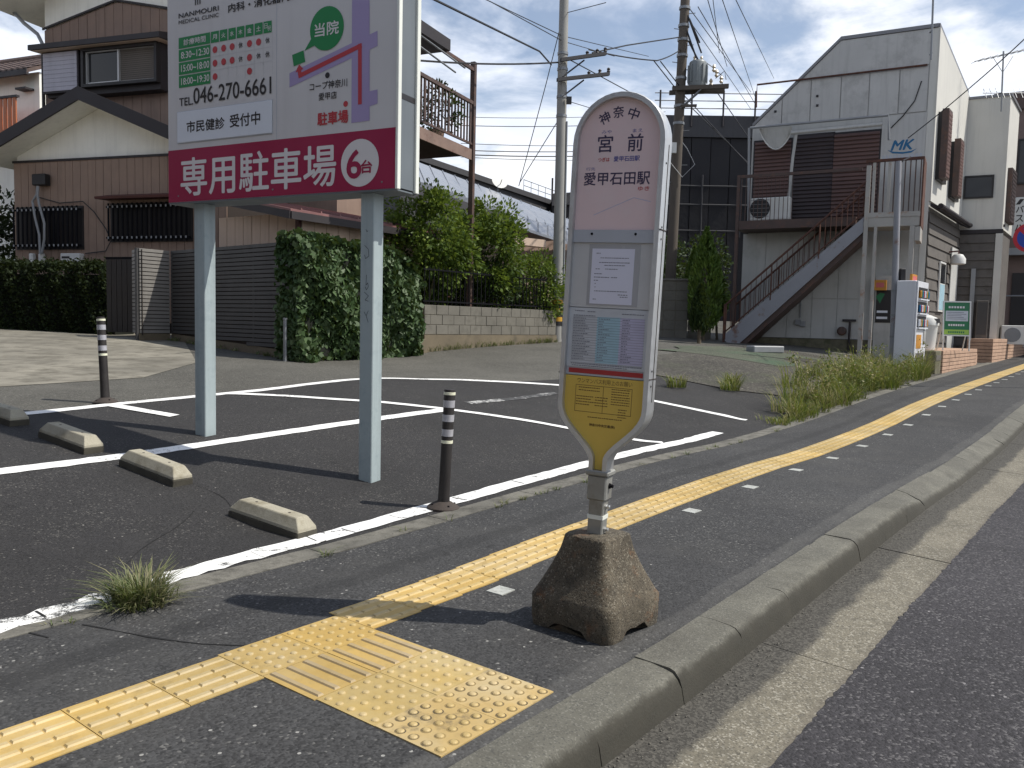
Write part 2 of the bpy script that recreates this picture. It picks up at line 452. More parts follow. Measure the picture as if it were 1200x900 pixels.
MT['rubber'] = mat('black_rubber', (0.022, 0.019, 0.018), 0.6, var=0.25, scale=12, bump=0.1)
MT['rubber_base'] = mat('dusty_rubber_base', (0.05, 0.040, 0.034), 0.85, var=0.3, scale=14, bump=0.4, bscale=100)
MT['reflect'] = mat('grey_reflective_tape', (0.42, 0.42, 0.45), 0.35, 0.2, var=0.12, scale=20, bump=0.1)
MT['cream_tape'] = mat('cream_tape', (0.72, 0.72, 0.55), 0.5, var=0.08, bump=0.02)
MT['siding'] = mat('brown_siding', (0.27, 0.19, 0.145), 0.75, var=0.12, scale=3, streak=0.3, bump=0.05)
MT['siding_up'] = mat('dark_brown_siding', (0.235, 0.165, 0.13), 0.75, var=0.12, scale=3, streak=0.3, bump=0.05)
MT['siding_light'] = mat('beige_siding', (0.52, 0.40, 0.31), 0.75, var=0.1, scale=3, streak=0.25, bump=0.05)
MT['joint_dark'] = mat('joint_brown', (0.03, 0.022, 0.018), 0.9, bump=0)  # dark brown of joints, seams and backings
MT['plaster'] = mat('cream_plaster', (0.84, 0.83, 0.76), 0.85, var=0.1, scale=1.2, streak=0.2, bump=0.2)
MT['fascia'] = mat('dark_fascia', (0.028, 0.024, 0.026), 0.6, var=0.2, bump=0.05)
MT['red_trim'] = mat('red_trim', (0.085, 0.03, 0.028), 0.6, var=0.2, bump=0.05)
MT['red_roof'] = mat('red_metal_roof', (0.20, 0.095, 0.09), 0.5, var=0.2, streak=0.2, bump=0.05)
MT['winframe'] = mat('window_frame_silver', (0.45, 0.45, 0.44), 0.4, 0.4, var=0.1, bump=0.02)
MT['winframe_dark'] = mat('window_frame_dark', (0.02, 0.018, 0.018), 0.5, var=0.1, bump=0.02)
MT['glass'] = glass_mat('window_glass', (0.012, 0.014, 0.017))
MT['dim_glass'] = glass_mat('dim_window_glass', (0.008, 0.009, 0.011), 0.35)
MT['blind'] = mat('window_blind', (0.15, 0.13, 0.11), 0.7, var=0.1, bump=0.02)
MT['shutter_case'] = mat('shutter_case_grey', (0.40, 0.39, 0.44), 0.6, var=0.1, streak=0.25, bump=0.03)
MT['bars'] = mat('dark_bars', (0.008, 0.008, 0.010), 0.8, 0.0, var=0.1, bump=0, spec=0.08)
MT['pvc'] = mat('grey_pvc', (0.24, 0.25, 0.26), 0.45, var=0.1, bump=0.02)
MT['white_plastic'] = mat('white_plastic', (0.62, 0.62, 0.59), 0.45, var=0.06, streak=0.15, bump=0.02)
MT['black_plastic'] = mat('black_plastic', (0.015, 0.015, 0.016), 0.5, var=0.1, bump=0.02)
MT['slat'] = mat('grey_brown_slat', (0.054, 0.053, 0.053), 0.6, var=0.15, scale=4, streak=0.15, bump=0.05)
MT['slat_light'] = mat('light_grey_slat', (0.21, 0.20, 0.185), 0.6, var=0.12, scale=4, streak=0.15, bump=0.05)
MT['block'] = mat('concrete_block', (0.165, 0.155, 0.13), 0.92, var=0.25, scale=1.8, stain=(0.09, 0.085, 0.07), stain_scale=3, stain_amt=0.8, bump=0.5, bscale=70, grain=0.4)
MT['block_base'] = mat('stained_footing', (0.17, 0.14, 0.095), 0.92, var=0.25, scale=2, stain=(0.08, 0.07, 0.05), stain_scale=3, stain_amt=0.8, bump=0.5, bscale=70, grain=0.4)
MT['inner_dark'] = mat('foliage_shade', (0.008, 0.010, 0.006), 0.95, bump=0)  # near-black colour stands in for the shade inside ivy and hedge
MT['bark'] = mat('bark', (0.10, 0.08, 0.055), 0.95, var=0.35, scale=8, bump=1.0, bscale=30, bdist=0.01)
MT['ivy'] = leaf_mat('ivy_leaf', [(0.022, 0.048, 0.012), (0.050, 0.090, 0.030), (0.11, 0.155, 0.075)], 0.55, 0.12, 0.3)
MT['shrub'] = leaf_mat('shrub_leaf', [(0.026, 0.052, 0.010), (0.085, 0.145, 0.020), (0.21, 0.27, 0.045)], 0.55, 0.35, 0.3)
MT['shrub_dark'] = leaf_mat('shaded_shrub_leaf', [(0.010, 0.020, 0.006), (0.02, 0.04, 0.011), (0.045, 0.075, 0.02)], 0.6, 0.15, 0.25)  # darker leaf copy, shade of the low foliage put into its colour
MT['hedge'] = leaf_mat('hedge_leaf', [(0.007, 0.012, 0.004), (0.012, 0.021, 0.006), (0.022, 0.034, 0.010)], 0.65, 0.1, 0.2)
MT['conifer'] = leaf_mat('conifer_leaf', [(0.035, 0.07, 0.012), (0.075, 0.14, 0.018), (0.15, 0.22, 0.03)], 0.6, 0.3)
MT['grass'] = leaf_mat('grass_blade', [(0.05, 0.085, 0.022), (0.10, 0.135, 0.045), (0.20, 0.20, 0.10), (0.30, 0.26, 0.16)], 0.6, 0.3)
MT['weed'] = leaf_mat('weed_blade', [(0.035, 0.065, 0.010), (0.085, 0.13, 0.020), (0.17, 0.19, 0.040), (0.30, 0.25, 0.12), (0.40, 0.33, 0.21)], 0.6, 0.4)
MT['steel_brown'] = mat('brown_painted_steel', (0.075, 0.05, 0.043), 0.6, var=0.25, scale=6, stain=(0.17, 0.075, 0.04), stain_scale=5, stain_amt=0.6, bump=0.15)
MT['rust_fascia'] = mat('peeling_fascia', (0.19, 0.13, 0.105), 0.75, var=0.2, scale=3, stain=(0.10, 0.03, 0.02), stain_scale=2.5, stain_amt=0.9, bump=0.3)
MT['grey_roof'] = mat('grey_metal_roof', (0.34, 0.35, 0.37), 0.32, 0.85, var=0.12, streak=0.1, bump=0.03)
MT['dark_roof'] = mat('dark_slate_roof', (0.055, 0.055, 0.06), 0.6, var=0.15, bump=0.1)
MT['tile_roof'] = mat('brown_clay_tile', (0.11, 0.075, 0.062), 0.6, var=0.3, scale=6, bump=0.2)
MT['orange_wood'] = mat('orange_stained_wood', (0.42, 0.135, 0.055), 0.6, var=0.2, scale=5, bump=0.1)
MT['pole_conc'] = mat('pole_concrete', (0.29, 0.285, 0.265), 0.85, var=0.15, scale=1.2, streak=0.3, bump=0.2)
MT['pole_dark'] = mat('old_pole', (0.095, 0.08, 0.066), 0.85, var=0.2, scale=1.5, streak=0.35, bump=0.3)
MT['galv'] = mat('galvanised_steel', (0.22, 0.23, 0.24), 0.5, 0.5, var=0.15, bump=0.05)
MT['wire'] = mat('black_cable', (0.02, 0.02, 0.022), 0.6, var=0.0, bump=0)
MT['trafo'] = mat('transformer_grey', (0.20, 0.22, 0.225), 0.5, 0.1, var=0.15, streak=0.3, bump=0.05)
MT['porcelain'] = mat('porcelain', (0.5, 0.42, 0.30), 0.3, var=0.2, bump=0)
MT['yellow_guard'] = mat('guard_yellow', (0.50, 0.28, 0.03), 0.6, var=0.15, bump=0.05)
MT['sheeting'] = mat('dark_sheeting', (0.016, 0.0155, 0.018), 0.8, var=0.3, scale=0.8, bump=0.3, bscale=4, bdist=0.05)
MT['sheet_rail'] = mat('dull_rail', (0.032, 0.032, 0.035), 0.7, var=0.1, bump=0)
MT['parapet'] = mat('dark_parapet', (0.05, 0.05, 0.054), 0.8, var=0.2, scale=0.5, streak=0.3, bump=0.1)
MT['grey_panel'] = mat('grey_wall_panel', (0.47, 0.465, 0.445), 0.7, var=0.1, scale=0.9, streak=0.28, bump=0.08, stain=(0.22, 0.21, 0.2), stain_scale=1.4, stain_amt=0.5)
MT['white_wall'] = mat('cream_white_wall', (0.565, 0.555, 0.51), 0.75, var=0.07, scale=0.8, streak=0.2, bump=0.1)
MT['low_wall'] = mat('dull_white_wall', (0.45, 0.45, 0.43), 0.75, var=0.1, scale=0.8, streak=0.3, bump=0.06, stain=(0.24, 0.24, 0.21), stain_scale=1.1, stain_amt=0.5)
MT['coping'] = mat('grey_coping', (0.20, 0.20, 0.21), 0.5, 0.3, var=0.12, bump=0.03)
MT['shutter_brown'] = mat('brown_roller_shutter', (0.115, 0.066, 0.056), 0.6, var=0.15, scale=3, bump=0.05)
MT['shutter_dark'] = mat('dark_roller_shutter', (0.048, 0.036, 0.036), 0.6, var=0.15, scale=3, bump=0.05)
MT['rust'] = mat('rusty_steel', (0.085, 0.040, 0.030), 0.85, var=0.35, scale=6, stain=(0.20, 0.095, 0.045), stain_scale=7, stain_amt=0.6, bump=0.4)
MT['stringer'] = mat('grey_stringer_paint', (0.25, 0.255, 0.275), 0.6, var=0.1, scale=2, stain=(0.16, 0.075, 0.045), stain_scale=2.2, stain_thr=(0.58, 0.66), stain_amt=0.8, bump=0.1)
MT['old_white'] = mat('rust_stained_white_steel', (0.36, 0.345, 0.315), 0.6, var=0.12, scale=2, stain=(0.26, 0.115, 0.045), stain_scale=2.4, stain_thr=(0.54, 0.66), stain_amt=0.85, bump=0.12)
MT['logo_blue'] = mat('logo_blue', (0.01, 0.12, 0.26), 0.5, var=0, bump=0)
MT['vm_body'] = mat('vending_white', (0.62, 0.63, 0.66), 0.4, var=0.05, streak=0.1, bump=0.02)
MT['vm_orange'] = mat('orange_plate', (0.48, 0.22, 0.03), 0.5, var=0.1, bump=0.02)
MT['can_mix'] = mat('drink_cans', (0.30, 0.28, 0.26), 0.4, var=0.6, scale=22, bump=0)
MT['timber'] = mat('weathered_clapboard', (0.115, 0.105, 0.095), 0.85, var=0.3, scale=3, stain=(0.05, 0.045, 0.04), stain_scale=3, stain_amt=0.7, bump=0.4, bscale=25)
MT['brick'] = mat('salmon_brick', (0.43, 0.285, 0.20), 0.85, var=0.22, scale=4, stain=(0.2, 0.13, 0.09), stain_scale=5, stain_amt=0.5, bump=0.3, bscale=60)
MT['mortar'] = mat('dark_mortar', (0.10, 0.075, 0.06), 0.95, var=0.2, bump=0.2)
MT['board_green'] = mat('board_green', (0.018, 0.15, 0.058), 0.4, var=0.1, bump=0.02)
MT['board_lime'] = mat('board_lime', (0.30, 0.48, 0.07), 0.4, var=0.1, bump=0.02)
MT['far_brown'] = mat('far_brown_wall', (0.16, 0.115, 0.10), 0.7, var=0.15, bump=0.05)
MT['np_red'] = mat('sign_disc_red', (0.50, 0.02, 0.035), 0.4, var=0.04, bump=0)
MT['np_blue'] = mat('sign_disc_blue', (0.02, 0.06, 0.36), 0.4, var=0.04, bump=0)
MT['mossy'] = mat('mossy_concrete', (0.13, 0.12, 0.08), 0.95, var=0.4, scale=6, stain=(0.05, 0.06, 0.025), stain_scale=5, stain_amt=0.8, bump=0.6)

# ------------------------------------------------------------------ mesh helpers
OFF = {}


class MB:
    def __init__(s):
        s.v = []; s.f = []; s.m = []

    def quad(s, a, b, c, d, mi=0):
        i = len(s.v); s.v += [tuple(a), tuple(b), tuple(c), tuple(d)]; s.f.append((i, i + 1, i + 2, i + 3)); s.m.append(mi)

    def poly(s, pts, mi=0):
        i = len(s.v); s.v += [tuple(p) for p in pts]; s.f.append(tuple(range(i, i + len(pts)))); s.m.append(mi)

    def obox(s, o, ax, ay, az, mi=0):
        o, ax, ay, az = Vector(o), Vector(ax), Vector(ay), Vector(az)
        i = len(s.v)
        for k in range(8):
            s.v.append(tuple(o + ax * (k & 1) + ay * (k >> 1 & 1) + az * (k >> 2 & 1)))
        fl = ax.cross(ay).dot(az) < 0
        for q in ((0, 2, 3, 1), (4, 5, 7, 6), (0, 1, 5, 4), (2, 6, 7, 3), (0, 4, 6, 2), (1, 3, 7, 5)):
            s.f.append(tuple(i + k for k in (q[::-1] if fl else q))); s.m.append(mi)

    def box(s, c, sz, mi=0, rz=0.0):
        c = Vector(c); r = Matrix.Rotation(rz, 3, 'Z')
        ax, ay, az = r @ Vector((sz[0], 0, 0)), r @ Vector((0, sz[1], 0)), Vector((0, 0, sz[2]))
        s.obox(c - ax / 2 - ay / 2 - az / 2, ax, ay, az, mi)

    def prism(s, pts, vec, mi=0):
        pts = [Vector(p) for p in pts]; vec = Vector(vec); i = len(s.v); n = len(pts)
        s.v += [tuple(p) for p in pts] + [tuple(p + vec) for p in pts]
        nn = Vector((0, 0, 0))
        for k in range(n):
            nn += pts[k].cross(pts[(k + 1) % n])
        flip = nn.dot(vec) > 0
        a = tuple(range(i, i + n)); b = tuple(range(i + n, i + 2 * n))
        s.f += [a[::-1] if flip else a, b if flip else b[::-1]]; s.m += [mi, mi]
        for k in range(n):
            q = (i + k, i + (k + 1) % n, i + n + (k + 1) % n, i + n + k)
            s.f.append(q if flip else q[::-1]); s.m.append(mi)

    def loft(s, rings, mi=0, cap=True):
        """closed rings of equal length"""
        i = len(s.v); n = len(rings[0])
        for r in rings:
            s.v += [tuple(p) for p in r]
        for j in range(len(rings) - 1):
            for k in range(n):
                a, b = i + j * n + k, i + j * n + (k + 1) % n
                s.f.append((a, b, b + n, a + n)); s.m.append(mi)
        if cap:
            s.f.append(tuple(range(i, i + n))[::-1]); s.m.append(mi)
            e = i + (len(rings) - 1) * n
            s.f.append(tuple(range(e, e + n))); s.m.append(mi)

    def tube(s, path, r, n=8, mi=0):
        path = [Vector(p) for p in path]
        rr = r if isinstance(r, (list, tuple)) else [r] * len(path)
        rings = []
        up = None
        for j, p in enumerate(path):
            d = (path[min(j + 1, len(path) - 1)] - path[max(j - 1, 0)])
            if d.length < 1e-9:
                d = Vector((0, 0, 1))
            d.normalize()
            if up is None:
                up = d.orthogonal().normalized()
            x = (up - d * up.dot(d))
            x = x.normalized() if x.length > 1e-6 else d.orthogonal().normalized()
            up = x; y = d.cross(x)
            rings.append([p + (x * math.cos(2 * math.pi * k / n) + y * math.sin(2 * math.pi * k / n)) * rr[j] for k in range(n)])
        s.loft(rings, mi)

    def lathe(s, c, prof, n=16, mi=0, axis=None):
        c = Vector(c)
        az = Vector(axis).normalized() if axis is not None else Vector((0, 0, 1))
        ax = az.orthogonal().normalized() if axis is not None else Vector((1, 0, 0)); ay = az.cross(ax)
        s.loft([[c + (ax * math.cos(2 * math.pi * k / n) + ay * math.sin(2 * math.pi * k / n)) * r + az * z for k in range(n)] for r, z in prof], mi)

    def build(s, name, mats, parent=None, bevel=0.0, smooth=False, seg=1):
        off = OFF.get(parent.name, Vector((0, 0, 0))) if parent is not None else Vector((0, 0, 0))
        me = bpy.data.meshes.new(name)
        o_ = tuple(off)
        me.from_pydata([(v[0] - o_[0], v[1] - o_[1], v[2] - o_[2]) for v in s.v], [], s.f)
        mats = mats if isinstance(mats, (list, tuple)) else [mats]
        for m in mats:
            me.materials.append(MT[m] if isinstance(m, str) else m)
        if len(mats) > 1:
            me.polygons.foreach_set('material_index', s.m)
        if bevel:
            bm = bmesh.new(); bm.from_mesh(me)
            bmesh.ops.remove_doubles(bm, verts=bm.verts, dist=1e-5)
            es = [e for e in bm.edges if len(e.link_faces) == 2 and e.calc_face_angle(0) > 0.5]
            bmesh.ops.bevel(bm, geom=es, offset=bevel, segments=seg, affect='EDGES', profile=0.5, clamp_overlap=True)
            bm.to_mesh(me); bm.free()
        if smooth:
            me.polygons.foreach_set('use_smooth', [True] * len(me.polygons))
            try:
                me.set_sharp_from_angle(angle=R(40))
            except Exception:
                pass
        me.update()
        o = bpy.data.objects.new(name, me)
        COL.objects.link(o)
        if parent is not None:
            o.parent = parent; OFF[o.name] = off
        return o


def np_obj(name, verts, faces, m, parent=None, kind=None, smooth=False):
    off = OFF.get(parent.name, Vector((0, 0, 0))) if parent is not None else Vector((0, 0, 0))
    verts = np.asarray(verts, np.float32) - np.array(off, np.float32)
    faces = np.asarray(faces, np.int32)
    me = bpy.data.meshes.new(name)
    me.vertices.add(len(verts)); me.vertices.foreach_set('co', verts.ravel())
    k = faces.shape[1]
    me.loops.add(faces.size); me.loops.foreach_set('vertex_index', faces.ravel())
    me.polygons.add(len(faces))
    me.polygons.foreach_set('loop_start', np.arange(0, faces.size, k, dtype=np.int32))
    me.update(calc_edges=True)
    me.materials.append(MT[m])
    if smooth:
        me.polygons.foreach_set('use_smooth', [True] * len(me.polygons))
    o = bpy.data.objects.new(name, me); COL.objects.link(o)
    if parent is not None:
        o.parent = parent; OFF[o.name] = off
    if kind:
        o['kind'] = kind
    return o


def thing(name, label, cat, loc=(0, 0, 0), group=None):
    o = bpy.data.objects.new(name, None); o.empty_display_size = 0.2
    o.location = loc; COL.objects.link(o)
    o['label'] = label; o['category'] = cat
    if group:
        o['group'] = group
    OFF[o.name] = Vector(loc)
    return o


def tag(o, label, cat, group=None):
    o['label'] = label; o['category'] = cat
    if group:
        o['group'] = group
    return o


def struct_root(name):
    o = bpy.data.objects.new(name, None); COL.objects.link(o); o['kind'] = 'structure'; OFF[o.name] = Vector((0, 0, 0))
    return o


def copy_tree(root, loc=None, rot=None, label=None, group=None, matrix=None):
    def rec(o, par):
        c = o.copy(); COL.objects.link(c)
        if par is not None:
            c.parent = par
        for ch in list(o.children):
            rec(ch, c)
        return c
    c = rec(root, None)
    if loc is not None:
        c.location = loc
    if rot is not None:
        c.rotation_euler = rot
    if label:
        c['label'] = label
    if group:
        c['group'] = group
    return c


# flat lettering
_TX = {}


def text_geo(body):
    if body not in _TX:
        cu = bpy.data.curves.new('lettering', 'FONT'); cu.body = body; cu.size = 1; cu.resolution_u = 4
        o = bpy.data.objects.new('lettering', cu); COL.objects.link(o)
        me = bpy.data.meshes.new_from_object(o.evaluated_get(bpy.context.evaluated_depsgraph_get()))
        v = np.array([q.co[:2] for q in me.vertices]); f = [tuple(p.vertices) for p in me.polygons]
        bpy.data.objects.remove(o); bpy.data.curves.remove(cu); bpy.data.meshes.remove(me)
        _TX[body] = (v, f)
    return _TX[body]


def lettering(parent, body, place, a0, a1, z0, z1, m, bold=0.0, rot=0.0, name='lettering', shear=0.0):
    """flat letters fitted in the rectangle; place(a, z, lift) gives the point on the face"""
    v, f = text_geo(body)
    lo, hi = v.min(0), v.max(0)
    q = (v - lo) / np.maximum(hi - lo, 1e-6)
    w, h = a1 - a0, z1 - z0
    mb = MB()
    strikes = [(0, 0)] if not bold else [(-bold, 0), (bold, 0), (0, bold), (0, -bold)]
    ca, sa = math.cos(rot), math.sin(rot)
    for k, (dx, dz) in enumerate(strikes):
        i = len(mb.v)
        for p in q:
            x, y = (p[0] - .5) * w + dx + shear * (p[1] - .5) * h, (p[1] - .5) * h + dz
            mb.v.append(tuple(place((a0 + a1) / 2 + x * ca - y * sa, (z0 + z1) / 2 + x * sa + y * ca, k * 0.00012)))
        for fc in f:
            mb.f.append(tuple(i + n for n in fc)); mb.m.append(0)
    return mb.build(name, m, parent)


# leaves and blades
def leaf_quads(P, D, size, jitter=0.35, width=0.55, fold=0.25):
    """one folded leaf (two faces) at each point; D: direction the tip points to"""
    n = len(P)
    D = D + rng.normal(0, jitter, (n, 3)); D /= np.linalg.norm(D, axis=1)[:, None]
    r = rng.normal(0, 1, (n, 3)); S = np.cross(D, r); S /= np.linalg.norm(S, axis=1)[:, None]
    Nn = np.cross(S, D)
    L = (size * rng.uniform(0.6, 1.25, n))[:, None]
    base, tip = P - D * L * .5, P + D * L * .5
    mid = P - Nn * L * fold * .35
    l, rr = mid + S * L * width * .5 + Nn * L * fold * .3, mid - S * L * width * .5 + Nn * L * fold * .3
    V = np.stack([base, l, tip, rr], 1).reshape(-1, 3)
    F = np.arange(n)[:, None] * 4 + np.array([[0, 1, 2]]); F2 = np.arange(n)[:, None] * 4 + np.array([[0, 2, 3]])
    return V, np.concatenate([F, F2])


def clumps(center, rad, n_cl, n_leaf, cl_r, flat=1.0, shell=0.55, seed=0):
    """leaf points gathered in clumps through an uneven ellipsoid"""
    g = np.random.default_rng(seed)
    d = g.normal(0, 1, (n_cl, 3)); d /= np.linalg.norm(d, axis=1)[:, None]
    r = shell + (1 - shell) * g.random(n_cl) ** 0.6
    C = np.array(center) + d * np.array(rad) * r[:, None]
    idx = g.integers(0, n_cl, n_leaf)
    cr = cl_r * g.uniform(0.6, 1.4, n_cl)
    e = g.normal(0, 1, (n_leaf, 3)); e /= np.linalg.norm(e, axis=1)[:, None]
    P = C[idx] + e * (cr[idx] * (0.35 + 0.65 * g.random(n_leaf) ** 0.5))[:, None] * np.array([1, 1, flat])
    D = e + (C[idx] - np.array(center)) / np.array(rad) * 0.7 + np.array([0, 0, -0.15])
    return P, D


def blades(base, n, spread, height, lean, seed=0, width=0.006, zfun=None):
    """arching grass blades: (verts, tris)"""
    g = np.random.default_rng(seed)
    ang = g.uniform(0, 2 * np.pi, n); rr = spread * np.sqrt(g.random(n))
    B = np.stack([base[0] + rr * np.cos(ang), base[1] + rr * np.sin(ang), np.full(n, base[2])], 1)
    if zfun:
        B[:, 2] = [zfun(x, y) for x, y, _ in B]
    a2 = ang + g.normal(0, 0.7, n)
    h = height * g.uniform(0.35, 1.1, n); le = lean * g.uniform(0.1, 1.2, n) * h
    dirv = np.stack([np.cos(a2), np.sin(a2), np.zeros(n)], 1)
    side = np.stack([-np.sin(a2), np.cos(a2), np.zeros(n)], 1)
    V = []
    for t_, wv in ((0, 1.0), (0.35, 0.9), (0.7, 0.6)):
        c = B + dirv * (le * t_ ** 2)[:, None] + np.array([0, 0, 1]) * (h * (t_ - 0.25 * lean * t_ ** 2.5))[:, None]
        w = (width * wv * g.uniform(0.6, 1.3, n))[:, None]
        V += [c - side * w, c + side * w]
    V.append(B + dirv * le[:, None] + np.array([0, 0, 1]) * (h * (1 - 0.25 * lean))[:, None])
    V = np.stack(V, 1).reshape(-1, 3)
    tri = np.array([[0, 1, 3], [0, 3, 2], [2, 3, 5], [2, 5, 4], [4, 5, 6]])
    F = (np.arange(n)[:, None, None] * 7 + tri[None]).reshape(-1, 3)
    return V, F


def join(parts):
    V, F, k = [], [], 0
    for v, f in parts:
        V.append(v); F.append(f + k); k += len(v)
    return np.concatenate(V), np.concatenate(F)


# ------------------------------------------------------------------ the ground
def lin(a, b, step, extra=()):
    return sorted(set([round(x, 4) for x in np.arange(a, b + 1e-6, step)] + [round(b, 4)] + [x for x in extra if a < x < b]))


def sheet(name, ss, ufun, m, dz=0.0, zfun=None, parent=None):
    """ufun(s) -> list of u across (same count for every s)"""
    V, F = [], []
    for i, s in enumerate(ss):
        us = ufun(s); n = len(us)
        for u in us:
            V.append(tuple(W(s, u, dz)) if zfun is None else tuple(W(s, u, z=zfun(s, u))))
        if i:
            for k in range(n - 1):
                a = (i - 1) * n + k
                F.append((a, a + 1, a + n + 1, a + n))
    mb = MB(); mb.v = V; mb.f = [f[::-1] for f in F]; mb.m = [0] * len(F)
    o = mb.build(name, m, parent)
    if parent is None:
        o['kind'] = 'structure'
    return o


UB = [-3.95 - b for b in BD]
us_base = sorted(set([-150.0] + UB + [-3.66]))
sheet('ground', lin(-60, 300, 15, AS), lambda s: us_base, 'oldroad', -0.008)
pav_u = list(np.linspace(-3.66, -1.6, 8))
pavement = sheet('pavement', lin(-30, 70, 0.5, AS), lambda s: pav_u, 'pavement')

LOT_S = [-6, 3.13, 3.95, 4.68, 5.75, 7.23, 8.02, 8.82, 9.6, 10.22, 10.47, 10.77]
LOT_U = [-7.7, -7.96, -8.05, -8.08, -8.14, -8.5, -8.56, -8.07, -7.5, -6.84, -5.68, -4.3]
sheet('parking_lot', lin(-6, 10.77, 0.2, AS), lambda s: list(np.linspace(float(np.interp(s, LOT_S, LOT_U)), -3.82, 46)), 'lot')


def drive_u(u):
    return float(np.interp(-u, [9.8, 11.1, 17.6, 24], [5.2, 6.7, 10.2, 11]))


mb = MB()
us = lin(-24, -9.8, 0.3, UB)
for i in range(len(us) - 1):
    for k in range(24):
        q = []
        for uu, kk in ((us[i], k), (us[i + 1], k), (us[i + 1], k + 1), (us[i], k + 1)):
            s_ = -6 + (drive_u(uu) + 6) * kk / 24
            q.append(W(s_, uu, -0.003))
        mb.quad(*q[::-1])
mb.build('driveway', 'drive')['kind'] = 'structure'

sheet('lot_apron', lin(8.6, 13.4, 0.2, AS), lambda s: list(np.linspace(-7.6 - .25 * math.sin(s), -3.83, 40)), 'lot', -0.004)
g_s = lin(12.6, 20.5, 0.3, AS)
sheet('gravel_patch', g_s, lambda s: list(np.linspace(-8.4 + 0.25 * math.sin(s * 1.7), -3.82 - max(0, 13.6 - s) * 1.6, 20)), 'gravel', 0.008)
sheet('mossy_patch', lin(16.6, 19.6, 0.3, AS), lambda s: list(np.linspace(-9.0 + .3 * math.sin(3 * s), -6.3 + .35 * math.sin(2.3 * s), 10)), 'moss', 0.014)

# border strip between pavement and lot, one kerb-like slab after another
border = struct_root('border_strip')
s = -4.0
while s < 27:
    L = 0.995
    mb = MB()
    j = random.uniform(-0.006, 0.006)
    pts = []
    for ss in (s, s + L / 2, s + L):
        pts.append([W(ss, -3.655 + j, 0.004), W(ss, -3.83 + j, 0.005), W(ss, -3.83 + j, -0.06), W(ss, -3.655 + j, -0.06)])
    mb.loft(pts)
    mb.build('border_slab', 'border', border)
    s += 1.003

# kerb stones
kerb = struct_root('kerb')


def kerb_prof(s):
    k = min(1, max(0, (s - 6.5) / 0.85)); k = k * k * (3 - 2 * k)
    z2, z3 = -0.006 - 0.055 * k, -0.035 - 0.057 * k
    return [(-1.605, 0.002), (-1.53, 0.0 - 0.02 * k), (-1.45, z2 + 0.004), (-1.425, z2 - 0.004), (-1.403, z3), (-1.392, z3 - 0.03 + 0.015 * k), (-1.372, -0.16), (-1.605, -0.16)]


s = -3.1
while s < 45:
    L = 0.5982
    mb = MB(); rings = []
    ju, jz = random.uniform(-0.003, 0.003), random.uniform(-0.002, 0.002)
    for ss in np.linspace(s, s + L, 10):
        ch = random.choice([0, 0, 0, 0, 0, .006, .011]) if s < 14 else 0
        rings.append([W(ss, u + ju - (ch if 2 <= i_ <= 4 else 0) * .6 + random.gauss(0, .0009), dz + jz - (ch * .5 if 2 <= i_ <= 3 else 0) + random.gauss(0, .0007)) for i_, (u, dz) in enumerate(kerb_prof(ss))])
    mb.loft([r[::-1] for r in rings])
    mb.build('kerb_stone', 'kerb', kerb, smooth=True)
    s += 0.6

gut = struct_root('gutter')
s = -4.3
while s < 45:
    L = 1.992; rings = []
    jz = random.uniform(-0.002, 0.002)
    mb = MB()
    for ss in np.linspace(s, s + L, 6):
        rings.append([W(ss, u, dz + jz) for u, dz in ((-0.945, -0.150), (-1.385, -0.128), (-1.385, -0.2), (-0.945, -0.2))])
    mb.loft(rings)
    mb.build('gutter_slab', 'gutter', gut)
    s += 2.0

sheet('road', [-40, -20] + lin(-8, 1, 0.4, AS) + lin(1.03, 12, 0.03, AS) + lin(12.4, 40, 0.4, AS) + [60, 70, 120, 300], lambda s: [-0.958 + 0.006 * math.sin(s * 1.3) + random.gauss(0, .0035) - (.012 * random.random() if math.sin(s * 3.1) * math.sin(s * 1.37 + 1) > .45 else 0), -0.6, 0.0, 1.0, 3.0, 5.0, 6.5], 'road', -0.146)
sheet('verge', [-60, -8, 3.2, 10, 20, 30, 70, 300], lambda s: [6.5, 20, 150], 'oldroad', -0.15)


# painted lines
def curve_pts(pts, step=0.08):
    P = np.array(pts, float)
    d = np.r_[0, np.cumsum(np.linalg.norm(np.diff(P, axis=0), axis=1))]
    n = max(2, int(d[-1] / step))
    t = np.linspace(0, d[-1], n)
    out = np.stack([np.interp(t, d, P[:, i]) for i in (0, 1)], 1)
    if len(pts) > 2:                      # ease the corners
        for _ in range(14):
            out[1:-1] = (out[:-2] + 2 * out[1:-1] + out[2:]) / 4
    return out


def ribbon(name, pts, width, m, dz=0.005, rag=0.006, parent=None):
    P = curve_pts(pts)
    D = np.gradient(P, axis=0); D /= np.linalg.norm(D, axis=1)[:, None]
    S = np.stack([-D[:, 1], D[:, 0]], 1)
    mb = MB(); n = len(P)
    cols = [-0.5, -0.17, 0.17, 0.5]
    for i in range(n):
        wl = width + random.gauss(0, rag); wr = width + random.gauss(0, rag)
        for c in cols:
            q = P[i] + S[i] * c * (wl if c < 0 else wr)
            mb.v.append(tuple(W(q[0], q[1], dz)))
    for i in range(n - 1):
        for k in range(3):
            a = i * 4 + k
            mb.f.append((a, a + 4, a + 5, a + 1)); mb.m.append(0)
    # faces must look up
    v = [Vector(mb.v[j]) for j in mb.f[0]]
    if (v[1] - v[0]).cross(v[2] - v[0]).z < 0:
        mb.f = [f[::-1] for f in mb.f]
    o = mb.build(name, m, parent)
    return o


